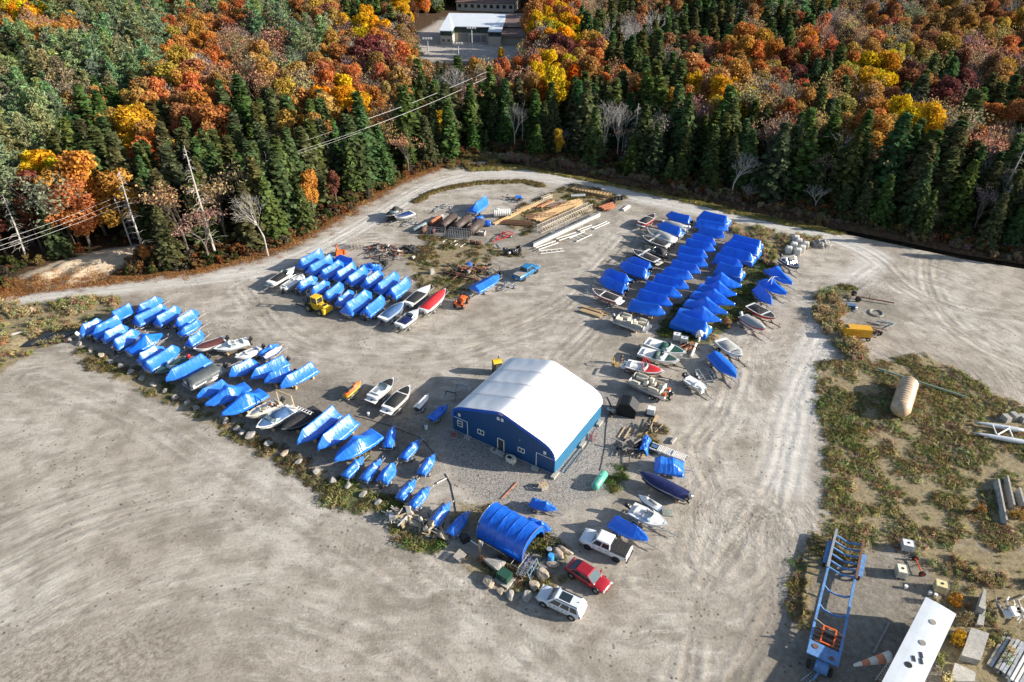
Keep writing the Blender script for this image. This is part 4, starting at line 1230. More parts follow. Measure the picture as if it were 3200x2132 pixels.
# right cluster, left column
covered('N', (1470, 90), (1735, 155), (1388, 160), (1745, 240), 'blue wrapped boat at the far end of the right cluster left column', bow=1, m=TARP_SHADE, motor=True, short='far end boat of the left column')
covered('N', (1370, 245), (1590, 322), (1250, 305), (1605, 430), 'blue wrapped boat behind the grey filmed cruiser in the right cluster', bow=1, m=TARP_SHADE, short='wrapped boat behind the grey filmed cruiser')
row('N', [
    ((935, 740), (1160, 827), (830, 785), (1205, 890), dict(motor=True)),
    ((785, 805), (1090, 905), (685, 900), (1110, 1030)),
    ((590, 912), (810, 990), (505, 965), (905, 1085), dict(motor=True)),
    ((490, 1010), (800, 1132), (418, 1090), (825, 1220), dict(motor=True))],
    'right cluster left column', 'the tower wakeboat', bow=1, m=TARP_SHADE)
# right cluster, second column (bows to the lower right)
covered('N', (1940, 80), (2260, 155), (1830, 190), (2300, 275), 'large boxy blue wrapped boat at the far end of the second column', style='box', beam=2.5, m=TARP_SHADE, zr=2.9, zg=1.5, skirt=.7, zk=.45, short='boxy boat at the far end')
covered('N', (1850, 200), (2240, 268), (1810, 290), (2280, 375), 'blue wrapped boat just in front of the boxy one in the second column', m=TARP_SHADE, short='wrapped boat before the boxy one')
covered('N', (1905, 295), (2210, 378), (1865, 370), (2225, 475), 'round ended blue wrapped boat, third from the far end in the second column', style='round', m=TARP_SHADE, short='round ended boat of the second column')
row('N', [
    ((1785, 405), (2065, 467), (1762, 475), (2130, 545)),
    ((1690, 475), (2025, 545), (1672, 572), (2105, 645)),
    ((1595, 575), (1925, 647), (1550, 690), (1995, 745)),
    ((1570, 685), (1920, 762), (1540, 785), (1990, 872)),
    ((1480, 780), (1825, 862), (1455, 890), (1888, 977)),
    ((1395, 888), (1705, 945), (1330, 975), (1780, 1052)),
    ((1250, 983), (1640, 1078), (1205, 1087), (1715, 1197)),
    ((1110, 1085), (1490, 1180), (1080, 1207), (1615, 1322)),
    ((1010, 1198), (1390, 1310), (968, 1340), (1472, 1452)),
    ((885, 1350), (1285, 1440), (850, 1492), (1375, 1572))],
    'right cluster second column', 'the far end', m=TARP_SHADE, base='blocks', zr=2.65)
# third column
covered('Q', (905, 140), (1275, 232), (855, 215), (1300, 330), 'boxy blue wrapped pontoon at the far end of the third column', style='box', m=TARP_SHADE, zr=2.8, zg=1.4, skirt=.75, zk=.45, beam=2.5, short='far end wrapped pontoon')
covered('Q', (870, 225), (1230, 318), (730, 310), (1270, 430), 'long boxy blue wrapped pontoon, second from far end of third column', style='box', m=TARP_SHADE, zr=2.8, zg=1.4, skirt=.75, zk=.45, beam=2.5, short='second wrapped pontoon of the third column')
covered('Q', (760, 310), (1130, 408), (670, 410), (1185, 535), 'long boxy blue wrapped pontoon, third from far end of third column', style='box', m=TARP_SHADE, zr=2.8, zg=1.4, skirt=.75, zk=.45, beam=2.5, short='third wrapped pontoon of the third column')
covered('Q', (640, 420), (945, 502), (578, 565), (1015, 620), 'pointed blue wrapped boat between the boxy pontoons of the third column', m=TARP_SHADE, base='blocks', short='pointed boat among the pontoons')
covered('Q', (685, 540), (1005, 628), (595, 690), (1018, 760), 'boxy blue wrapped pontoon just behind the peaked boats of the third column', style='box', m=TARP_SHADE, zr=2.8, zg=1.35, skirt=.75, zk=.45, beam=2.5, short='pontoon behind the peaked boats')
for i, (pk_, a, b_) in enumerate([((715, 672), (500, 800), (990, 890)), ((680, 805), (395, 900), (918, 1020)), ((622, 915), (298, 1000), (895, 1160)), ((500, 1042), (205, 1120), (788, 1285)), ((455, 1172), (95, 1255), (695, 1390))]):
    covered('Q', None, None, a, b_, f'blue wrapped boat with a high peak, {ORD[i]} from far end among peaked ones', peak=pk_, pk=(3.35, .25), m=TARP_SHADE, base='blocks', zg=1.5, short=f'{ORD[i]} peaked boat of the third column', beam=2.5)
covered('O', (1570, 715), (1970, 852), (1450, 860), (2020, 985), 'boxy blue wrapped pontoon at the near end of the third column', style='box', m=TARP_SHADE, zr=2.9, zg=1.4, skirt=.8, zk=.45, beam=2.6, short='near end wrapped pontoon', base='blocks')
# outer column by the dirt road
covered('Q', None, None, (1400, 650), (1722, 860), 'blue wrapped boat behind the open dark boat by the dirt road', peak=(1590, 585), pk=(2.7, .35), m=TARP_SHADE, short='wrapped boat next to the open dark boat', beam=2.4)
covered('Q', None, None, (1300, 815), (1640, 1010), 'blue wrapped boat with white hoops laid over it by the dirt road', peak=(1480, 770), pk=(2.5, .4), m=TARP_SHADE, short='wrapped boat with white hoops', beam=2.4)
covered('Q', (1260, 845), (1425, 1030), (1165, 965), (1443, 1160), 'ridged blue wrapped boat beside the black and red wakeboat', m=TARP_SHADE, short='ridged boat beside the red wakeboat')
covered('U', (1720, 350), (1965, 600), (1640, 440), (1975, 745), 'flat blue wrapped boat on a white trailer near the empty trailer', m=TARP_SHADE, zr=1.9, zg=1.25, short='flat wrapped boat', flat=.25)
covered('T', (1510, 505), (1790, 652), (1390, 630), (1962, 850), 'blue wrapped boat on a black trailer beside the white pickup', m=TARP_SHADE, zr=2.3, zg=1.1, short='wrapped boat beside the white pickup')
covered('K', (1510, 330), (1650, 228), (1430, 460), (1690, 300), 'blue wrapped boat standing alone near the white ribbed tank', short='lone wrapped boat', zr=2.6)
covered('0', (1485, 893), (1540, 862), (1482, 905), (1551, 858), 'blue wrapped boat beside the burnt scrap pile behind the blue pickup', short='wrapped boat beside the scrap pile', zr=1.9)

# wrapped watercraft on little trailers
JH = [(.62, .34, .07), (.35, .2, .16)]
def jet(c, t1, t2, label, bow=2, beam=1.15, base='trailer', m=TARP, zr=1.35):
    e1, e2 = PC(c, *t1, .95), PC(c, *t2, .95)
    if bow == 1: e1, e2 = e2, e1
    L, rz = axis(e1, e2); e1.z = 0
    NB[0] += 1
    t = thing('covered_watercraft', label, 'watercraft', e1, rz, 'blue wrapped jet skis')
    hull_mb(L - .1, beam, .5, .9, 'v', 10, .15).build('hull', BLACK, t, True)
    cover_mb(L, beam, .95, zr, .5, L * .72, NB[0], 'v', None, .22, .22, .15, hump=[(.60, .42, .07), (.38, .12, .14)], nx=24).build('tarp', m, t, True, fix=False)
    trailer(e1, rz, L * .9, f'small trailer under the {label}', z=.45, width=1.35, tongue=1.1)
jet('E', (1435, 715), (1520, 430), 'wrapped blue jet ski in the shed shadow, nose to the back')
jet('E', (1655, 880), (1890, 625), 'wrapped blue jet ski at the corner of the shed shadow')
jet('E', (1915, 1105), (2105, 835), 'wrapped blue jet ski left of the long white pipe tip')
jet('E', (815, 1140), (1085, 870), 'wrapped blue jet ski, left of three behind the grassy boulders')
jet('E', (1085, 1185), (1335, 905), 'wrapped blue jet ski, middle of three behind the grassy boulders')
jet('E', (1605, 1460), (1825, 1200), 'wrapped blue jet ski, left of the pair above the rubble pile')
jet('F', (395, 475), (645, 200), 'wrapped blue jet ski, right of the pair above the rubble pile')
jet('F', (700, 720), (940, 425), 'wrapped blue jet ski right behind the lumber rubble')
jet('F', (950, 860), (1220, 550), 'wrapped blue jet ski next to the quonset tent')
jet('T', (270, 300), (640, 425), 'wrapped blue jet ski on the gravel between shed and tent')
jet('T', (215, 580), (560, 715), 'wrapped blue jet ski on the grass beside the tent')
jet('B', (1425, 590), (1700, 445), 'wrapped blue jet ski beside the white and purple one')
jet('D', (1130, 955), (1370, 770), 'wrapped blue jet ski in the shade beside the shed wall', m=TARP_SHADE)
covered('E', (1385, 1090), (1480, 955), (1320, 1210), (1585, 985), 'small blue wrapped boat, right of three behind the grassy boulders', zr=1.7, zg=.95, zk=.45, short='small wrapped boat by the grassy boulders', motor=True, beam=1.6)
# ---------------------------------------------------------------- open boats
TAN = mat('tan_vinyl', (.50, .42, .30), .6, var=.2)
def open_boat(c, st, bw, label, beam=2.2, hull=WHITE, deck=WHITE, stripe=None, opens=((.12, .57), (.66, .92)), covers=(), screen=None, motor=None, tilt=.3,
              base='trailer', seats=WHITE, floor=FLOOR, zg=1.35, zk=.5, tower=None, platform=None, style='v', rail=.2, cover_h=.25, tm=GALV, tandem=False, short=None, rails=False, deep=.55, junk=False, keelm=None):
    a, b_ = PC(c, *st, zg), PC(c, *bw, zg)
    L, rz = axis(a, b_); a.z = 0
    t = thing('motor_boat', label, 'boat', a, rz)
    sh = .25
    hull_mb(L, beam, zk, zg, style, 18, sh).build('hull', hull, t, True)
    Z = lambda tt: zg + sh * tt ** 3 + .012
    n = 40
    D = MB()
    ts = sorted(set([i / n for i in range(n + 1)] + [o for q in opens for o in q]))
    for i in range(len(ts) - 1):
        t0, t1 = ts[i], ts[i + 1]; m_ = (t0 + t1) / 2
        op = any(q[0] < m_ < q[1] for q in opens)
        for s_ in (-1, 1):
            o0, o1 = hw(t0, beam, style), hw(t1, beam, style)
            i0, i1 = (max(0, o0 - rail), max(0, o1 - rail)) if op else (0, 0)
            if op: # narrow the opening near its ends so that it reads rounded
                q = next(q for q in opens if q[0] < m_ < q[1])
                f = lambda tt: min(1, max(.0, ((tt - q[0]) / .05 + .55), 0)) * min(1, max(0, (q[1] - tt) / .05 + .55))
                i0 *= f(t0); i1 *= f(t1)
            cr = lambda w_, tt: Z(tt) + (0 if op else .03)
            D.add([(t0 * L, s_ * o0, Z(t0)), (t1 * L, s_ * o1, Z(t1)), (t1 * L, s_ * i1, cr(i1, t1)), (t0 * L, s_ * i0, cr(i0, t0))], [(0, 1, 2, 3) if s_ < 0 else (3, 2, 1, 0)])
            if op:
                D.add([(t0 * L, s_ * i0, Z(t0)), (t1 * L, s_ * i1, Z(t1)), (t1 * L, s_ * i1 * .96, Z(t1) - deep), (t0 * L, s_ * i0 * .96, Z(t0) - deep)], [(0, 1, 2, 3)])
    D.build('deck', deck, t, fix=False)
    gw = MB()
    for s_ in (-1, 1): gw.path([(i / 14 * L, s_ * (hw(i / 14, beam, style) + .01), Z(i / 14) - .03) for i in range(15)], .035, 5)
    gw.build('rub_rail', stripe or GREYG, t)
    for q in opens:
        fl = MB()
        for i in range(8):
            t0 = q[0] + (q[1] - q[0]) * i / 8; t1 = q[0] + (q[1] - q[0]) * (i + 1) / 8
            w0, w1 = max(.03, hw(t0, beam, style) - rail), max(.03, hw(t1, beam, style) - rail)
            fl.add([(t0 * L, -w0, Z(t0) - deep), (t1 * L, -w1, Z(t1) - deep), (t1 * L, w1, Z(t1) - deep), (t0 * L, w0, Z(t0) - deep)], [(0, 1, 2, 3)])
        fl.build('cockpit_floor', floor, t, fix=False)
    if stripe:
        sb = MB()
        for s_ in (-1, 1):
            r0 = []
            for i in range(15):
                tt = .02 + .93 * i / 14; w = hw(tt, beam, style)
                k = max(0, (tt - .6) / .4); zb = zk + (Z(tt) - zk - .12) * k ** 2.4; hgt = Z(tt) - zb
                r0.append([(tt * L, s_ * (w * .975 + .012), Z(tt) - hgt * .20), (tt * L, s_ * (w * .90 + .016), Z(tt) - hgt * .50)])
            sb.loft(r0, closed=False, cap=False)
        sb.build('hull_stripe', stripe, t)
    for k, (q, cm) in enumerate(covers):
        cb = MB(); rg_ = []
        for i in range(15):
            tt = q[0] + (q[1] - q[0]) * i / 14; w = max(.04, hw(tt, beam, style) - rail * .7)
            e = math.sin(PI * min(1, max(.0, i / 14))) ** .5
            hh = (cover_h if k == 0 else .06) * e
            rg_.append([(tt * L, w * u, Z(tt) + .02 + hh * (1 - abs(u) ** 2.2) + .03 * mnoise.noise(Vector((tt * 9, u * 2, k)))) for u in [-1 + j / 5 for j in range(11)]])
        cb.loft(rg_, closed=False, cap=False); cb.build('cockpit_cover' if k == 0 else 'bow_cover', cm, t, True, fix=False)
    if screen:
        xs = screen; wi = hw(xs, beam, style) - rail * .6
        bt = [(xs * L - .75, -wi), (xs * L - .15, -wi * .92), (xs * L + .12, -wi * .5), (xs * L + .2, 0), (xs * L + .12, wi * .5), (xs * L - .15, wi * .92), (xs * L - .75, wi)]
        lo = [(x, y, Z(xs) + .01) for x, y in bt]; hi = [(x - .28 + (.0 if abs(y) > wi * .99 else -.02), y * .93, Z(xs) + (.42 if abs(y) < wi * .99 else .22)) for x, y in bt]
        for i in range(6):
            pb = MB(); pb.add([lo[i], lo[i + 1], hi[i + 1], hi[i]], [(0, 1, 2, 3)]); pb.build('windscreen_pane', PGLASS, t)
        fb = MB(); fb.path(hi, .022, 5); 
        for i in range(7): fb.tube(lo[i], hi[i], .018, .018, 5)
        fb.build('windscreen_frame', ALU, t)
    if seats:
        q = opens[0]; zf = Z(.4) - deep
        def seat(x, y, w_, d_=.5, back=True):
            s1 = MB(); s1.box((x, y, zf + .24), (d_, w_, .3), top=.92)
            if back: s1.box((x - d_ / 2, y, zf + .5), (.14, w_, .55), top=.9)
            s1.build('seat', seats, t)
        wv = beam / 2 - rail
        if not (covers and covers[0][0][0] <= q[0] + .02):
            seat(q[0] * L + .35, 0, wv * 1.7, .5)
        if q[1] - q[0] > .3 and not (covers and covers[0][0][1] >= q[1] - .02):
            seat((q[0] + (q[1] - q[0]) * .66) * L, -wv * .5, .5); seat((q[0] + (q[1] - q[0]) * .66) * L, wv * .5, .5)
            cs = MB(); cs.box(((q[1] - .03) * L, -wv * .55, zf + .42), (.35, .6, .8), top=.8); cs.build('helm_console', deck, t)
    if junk:
        jr = random.Random(9)
        for i in range(16):
            jb = MB(); jb.box((jr.uniform(.1, .5) * L, jr.uniform(-.6, .6), Z(.3) - .2 + jr.uniform(0, .25)), (jr.uniform(.2, .6), jr.uniform(.2, .5), jr.uniform(.15, .4)), rot=(0, jr.uniform(-.3, .3), jr.uniform(0, 3)))
            jb.build('loose_gear', jr.choice([TAN, CREAM, WOODG, WHITE, ORG, GREYC, BLACKC]), t)
    if platform:
        pb = MB(); pb.box((-.3, 0, zg - .42), (.62, beam * .82, .07)); pb.build('swim_platform', platform, t)
    if motor: outboard(t, -.28, zg - .1, 1.0, motor, tilt=tilt)
    elif motor is None:
        db = MB(); db.box((-.2, 0, zk + .25), (.34, .22, .5)); db.tube((-.42, 0, zk + .06), (-.1, 0, zk + .06), .08, .1, 8); db.build('stern_drive', PLAST, t)
    if tower:
        tb = MB(); x = .5 * L; w = beam / 2 - .08
        for dx in (0, .5): tb.path([(x + dx, -w, Z(.5)), (x + dx * .5 - .45, -w * .92, Z(.5) + .95), (x + dx * .5 - .5, -w * .75, Z(.5) + 1.15), (x + dx * .5 - .5, w * .75, Z(.5) + 1.15), (x + dx * .5 - .45, w * .92, Z(.5) + .95), (x + dx, w, Z(.5))], .045, 6)
        tb.build('tow_tower', tower, t)
    if rails:
        rb = MB()
        for s_ in (-1, 1):
            pts_ = [(tt * L, s_ * (hw(tt, beam, style) - .06), Z(tt) + .32) for tt in (.5, .6, .7, .8, .9, .97)]
            rb.path(pts_, .02, 5)
            for p in pts_: rb.tube((p[0], p[1], p[2] - .32), p, .016, .016, 5)
        rb.build('bow_rail', ALU, t)
    if base == 'trailer': trailer(a, rz, L * .92, f'{"black" if tm is STEELD else "silver"} trailer under the {short or label}', z=zk - .08, m=tm, width=min(2.15, beam), tandem=tandem)
    elif base == 'blocks': blocks(a, rz, L, beam, f'timber cribbing under the {short or label}', zk)
    return t, L, a, rz

COCK = (.10, .57); BOWO = (.66, .92)
# left cluster
open_boat('A', (1760, 1110), (1320, 1335), 'low dark green boat with clear windscreen between two blue wrapped boats', hull=DGREEN, deck=DGREEN, beam=2.0, covers=(((.12, .50), DGREEN),), screen=.58, seats=None, opens=((.12, .57),), motor=REDG, base='blocks', short='dark green boat', zg=1.2)
open_boat('B', (935, 370), (485, 525), 'white runabout under a maroon cover with pale rail frame', covers=(((.04, .92), MAROON),), opens=((.1, .9),), cover_h=.3, seats=None, motor=PLAST, short='maroon covered runabout', base='blocks')
open_boat('B', (1270, 385), (778, 525), 'white open runabout with grey striped side and black outboard', stripe=GREYG, motor=PLAST, screen=.6, base='blocks', short='white grey striped runabout', seats=WHITE)
open_boat('B', (1455, 495), (1085, 650), 'small white fishing boat with two black outboards in left cluster', beam=1.8, opens=((.08, .9),), motor=PLAST, short='small white fishing boat', zg=1.1, zk=.4)
open_boat('B', (1730, 1265), (1245, 1500), 'open beige boat full of loose gear by the boulders', hull=CREAM, deck=CREAM, opens=((.06, .9),), seats=TAN, motor=PLAST, junk=True, base='blocks', short='beige boat full of gear', floor=TAN)
open_boat('H', (1530, 190), (905, 560), 'white bowrider with navy side and steel blue canvas by the boulders', hull=NAVY, stripe=WHITE, covers=(((.08, .56), BLUEC), ((.66, .93), BLUEC)), screen=.63, seats=None, base='blocks', short='steel blue canvas bowrider', cover_h=.4, platform=WHITE, beam=2.4)
open_boat('H', (1980, 215), (1350, 590), 'boat hidden under a black cover with a white ladder rack on it', hull=BLACK, deck=BLACK, covers=(((.01, .98), BLACKC),), opens=((.1, .9),), seats=None, cover_h=.55, motor=False, base='blocks', short='black covered boat', rail=.05, beam=2.5)
open_boat('D', (290, 650), (600, 385), 'white bowrider with open cockpit and black bow cover on trailer', covers=((BOWO, BLACKC),), screen=.62, stripe=BLACK, short='open white bowrider near the yard centre', floor=DFLOOR, platform=WHITE, cover_h=.06)
open_boat('D', (510, 810), (835, 495), 'white bowrider with the whole cockpit under black cover on trailer', covers=(((.08, .64), BLACKC), ((.68, .93), BLACKC)), seats=None, stripe=TAN, short='black covered white bowrider near the shed', cover_h=.32, platform=WHITE)
# middle cluster
open_boat('C', (205, 665), (560, 450), 'white speedboat with black cover and a pale boom at the left end', covers=(((.12, .66), BLACKC),), opens=((.12, .66),), seats=None, screen=.7, short='speedboat at the left end', platform=ALU, base='blocks')
open_boat('C', (385, 735), (680, 555), 'white open skiff with grey outboard in the middle cluster', style='round', opens=((.06, .93),), beam=1.9, motor=GREYG, short='white open skiff of the middle cluster', zg=1.15, rails=True)
open_boat('C', (1815, 1180), (2130, 950), 'silver runabout with pale blue cover in the middle cluster', covers=(((.1, .92), BLUEC),), opens=((.1, .9),), seats=None, hull=ALU, deck=WHITE, stripe=BLUEC, short='silver blue covered runabout', cover_h=.3)
open_boat('C', (2060, 1270), (2340, 1060), 'white runabout with dark blue cockpit cover at the front right', covers=(((.1, .6), NAVYC),), opens=((.1, .6),), seats=None, screen=.64, short='white runabout with dark blue cover')
open_boat('0', (1275, 948), (1345, 893), 'white runabout with black cover beside the red one', covers=(((.08, .6), BLACKC),), opens=((.1, .6),), seats=None, stripe=BLACK, short='black covered white runabout beside the red one', beam=2.3)
open_boat('0', (1322, 968), (1392, 905), 'white runabout under a bright red cover', covers=(((.04, .96), REDC),), opens=((.1, .9),), seats=None, hull=WHITE, cover_h=.42, short='red covered runabout', rail=.08)
# far corner
open_boat('K', (410, 420), (215, 545), 'black cuddy boat with a canvas top at the far road bend', hull=BLACK, deck=BLACK, screen=.55, covers=(((.08, .5), BLACKC),), seats=None, cover_h=.9, tm=STEELD, short='black cuddy boat', opens=((.1, .56),))
open_boat('K', (600, 470), (340, 560), 'white boat with dark navy cover and side rails at the road bend', covers=(((.08, .9), NAVYC),), opens=((.1, .9),), seats=None, stripe=GREYG, rails=True, short='white boat with navy cover at the bend', hull=WHITE)
# right cluster
open_boat('N', (1040, 265), (1225, 140), 'white and red wakeboat under black cover at the far end', stripe=REDG, hull=REDG, covers=(((.06, .62), BLACKC), ((.66, .94), BLACKC)), seats=None, short='red wakeboat at the far end', cover_h=.35, platform=WHITE)
open_boat('N', (1690, 330), (1330, 245), 'pale grey filmed cabin boat between two blue wrapped boats', covers=(((.05, .9), LGREYC),), opens=((.1, .9),), seats=None, cover_h=.5, short='pale grey filmed boat', motor=WHITE)
open_boat('N', (1505, 505), (1115, 350), 'big white cruiser wrapped in grey brown film', covers=(((.03, .62), LGREYC), ((.6, .97), GREYC)), opens=((.1, .9),), seats=None, cover_h=.6, beam=2.7, zg=1.6, short='grey filmed cruiser', motor=None)
open_boat('N', (1425, 585), (1045, 455), 'white wakeboat with black covers and pale tower behind the black one', covers=(((.06, .58), BLACKC), ((.64, .95), BLACKC)), seats=None, stripe=BLACK, tower=ALU, short='white wakeboat with black covers')
open_boat('N', (1400, 720), (1085, 605), 'boat with tall black canvas top between two wakeboats', hull=BLACK, deck=BLACK, covers=(((.05, .55), BLACKC), ((.6, .95), BLACKC)), seats=None, cover_h=.9, screen=.6, short='black canvas top boat')
open_boat('N', (1275, 810), (900, 655), 'navy sided wakeboat with a white tow tower', hull=NAVY, covers=(((.06, .58), BLACKC), ((.64, .95), BLACKC)), seats=None, tower=WHITE, short='navy wakeboat with white tower', tm=STEELD, platform=CREAM)
open_boat('N', (715, 1370), (325, 1225), 'white boat with black cover and red stripe beside the lumber', covers=(((.08, .58), BLACKC), ((.62, .95), BLACKC)), seats=None, stripe=REDG, short='white red striped boat beside the lumber', platform=WHITE, rails=True)
open_boat('U', (735, 205), (1310, 395), 'white bowrider with bright green canvas at the gravel edge', covers=(((.36, .58), GREENC), ((.66, .93), GREENC)), screen=.62, beam=2.4, seats=CREAM, short='bright green canvas bowrider', cover_h=.5)
open_boat('U', (640, 345), (1215, 510), 'white bowrider with dark green canvas in front of the bright green one', covers=(((.36, .52), DGREEN), ((.68, .92), DGREEN)), screen=.62, beam=2.4, short='dark green canvas bowrider', cover_h=.6, tm=STEELD)
open_boat('U', (455, 530), (1000, 665), 'white sports boat with red canvas, red arch and dark red stripe', covers=(((.52, .90), REDC),), opens=((.10, .60),), stripe=MAROON, screen=.55, tower=REDG, short='red canvas sports boat', beam=2.3, platform=WHITE, tm=STEELD, cover_h=.22)
open_boat('U', (1310, 735), (1600, 920), 'small white open skiff with black outboard beside the empty trailer', style='round', beam=1.7, opens=((.05, .92),), motor=PLAST, zg=1.0, zk=.38, short='small white skiff', floor=WHITE)
open_boat('U', (1800, 185), (2110, 440), 'white and navy bowrider with light grey cover by the dirt road', hull=NAVY, stripe=WHITE, covers=(((.1, .66), LGREYC), ((.7, .93), LGREYC)), seats=None, tm=STEELD, short='grey covered navy bowrider', cover_h=.3, beam=2.4)
open_boat('Q', (1590, 480), (1835, 640), 'open dark navy aluminium boat with arch beside the white bags', hull=NAVY, deck=GREYG, opens=((.06, .56), (.64, .93)), screen=.6, tower=ALU, floor=DFLOOR, seats=GREYG, short='open dark navy boat', motor=PLAST)
open_boat('Q', (1120, 1160), (1490, 1370), 'white and red wakeboat with black covers by the dirt road', hull=REDG, covers=(((.06, .6), BLACKC), ((.66, .95), BLACKC)), seats=None, tower=BLACK, tm=STEELD, short='red wakeboat by the dirt road', beam=2.4)
open_boat('Q', (1020, 1320), (1340, 1530), 'boat fully under light grey cover with a wrapped white outboard', hull=REDG, covers=(((.02, .98), LGREYC),), opens=((.1, .9),), seats=None, cover_h=.55, motor=WHITE, short='light grey covered boat', rail=.05)
open_boat('T', (1720, 400), (2240, 660), 'white fishing boat with grey seats and black outboard near the pickup', beam=2.1, opens=((.10, .60), (.68, .90)), screen=.62, motor=PLAST, floor=DFLOOR, seats=LGREYC, short='white fishing boat near the pickup', zg=1.25, tilt=.7)
open_boat('G', (1600, 1430), (895, 1090), 'long slim boat under a glossy navy blue cover with silver outboard', hull=NAVY, deck=NAVY, covers=(((.01, .98), NAVYC),), opens=((.1, .9),), seats=None, cover_h=.4, motor=ALU, short='long navy covered boat', rail=.03, beam=1.9, zg=1.15, zk=.4, base='blocks')

# stand-up and sit-down watercraft without covers
def watercraft(c, st, bw, label, top, low, seat=PLAST, base=True, zg=.95):
    a, b_ = PC(c, *st, zg), PC(c, *bw, zg); L, rz = axis(a, b_); a.z = 0 if base else -.35
    t = thing('jet_ski', label, 'watercraft', a, rz)
    hull_mb(L, 1.1, .5, zg, 'v', 10, .12).build('hull', low, t, True)
    d = MB(); rg_ = []
    for i in range(13):
        tt = .02 + .96 * i / 12; w = hw(tt, 1.1, 'v') * .96
        hmp = .12 + (.38 * math.exp(-((tt - .66) / .16) ** 2)) + .22 * math.exp(-((tt - .35) / .2) ** 2) * (1 if tt > .08 else .5)
        rg_.append([(tt * L, w * u, zg + .03 + hmp * max(0, 1 - abs(u) ** 1.6 * 1.25) + .12 * tt ** 3) for u in (-1, -.7, -.45, -.22, 0, .22, .45, .7, 1)])
    d.loft(rg_, closed=False, cap=False); d.build('deck', top, t, True, fix=False)
    s = MB(); s.loft([[(x, y, z) for y, z in ((-.18, zg + .3), (-.13, zg + .46), (.13, zg + .46), (.18, zg + .3))] for x in (L * .12, L * .3, L * .52)]); s.build('seat', seat, t, True)
    h = MB(); h.tube((L * .6, -.36, zg + .7), (L * .6, .36, zg + .7), .03, .03, 6); h.tube((L * .66, 0, zg + .4), (L * .6, 0, zg + .72), .06, .04, 6); h.build('handlebar', PLAST, t)
    if base: trailer(a, rz, L * .9, f'small trailer under the {label}'[:100], z=.42, width=1.35, tongue=1.1)
    return t
watercraft('0', (1078, 1237), (1128, 1193), 'orange jet ski on a trailer by the yard centre', ORG, YEL)
watercraft('D', (925, 815), (1105, 615), 'white and black jet ski in the shed shadow', WHITE, BLACK, WHITE)
watercraft('B', (1490, 640), (1760, 490), 'white and purple jet ski under a long trailer pole', WHITE, PURP, WHITE)
watercraft('T', (2140, 380), (1825, 200), 'white jet ski with blue nose lying on the ground', WHITE, BLUEC, LGREYC, base=False, zg=1.0)

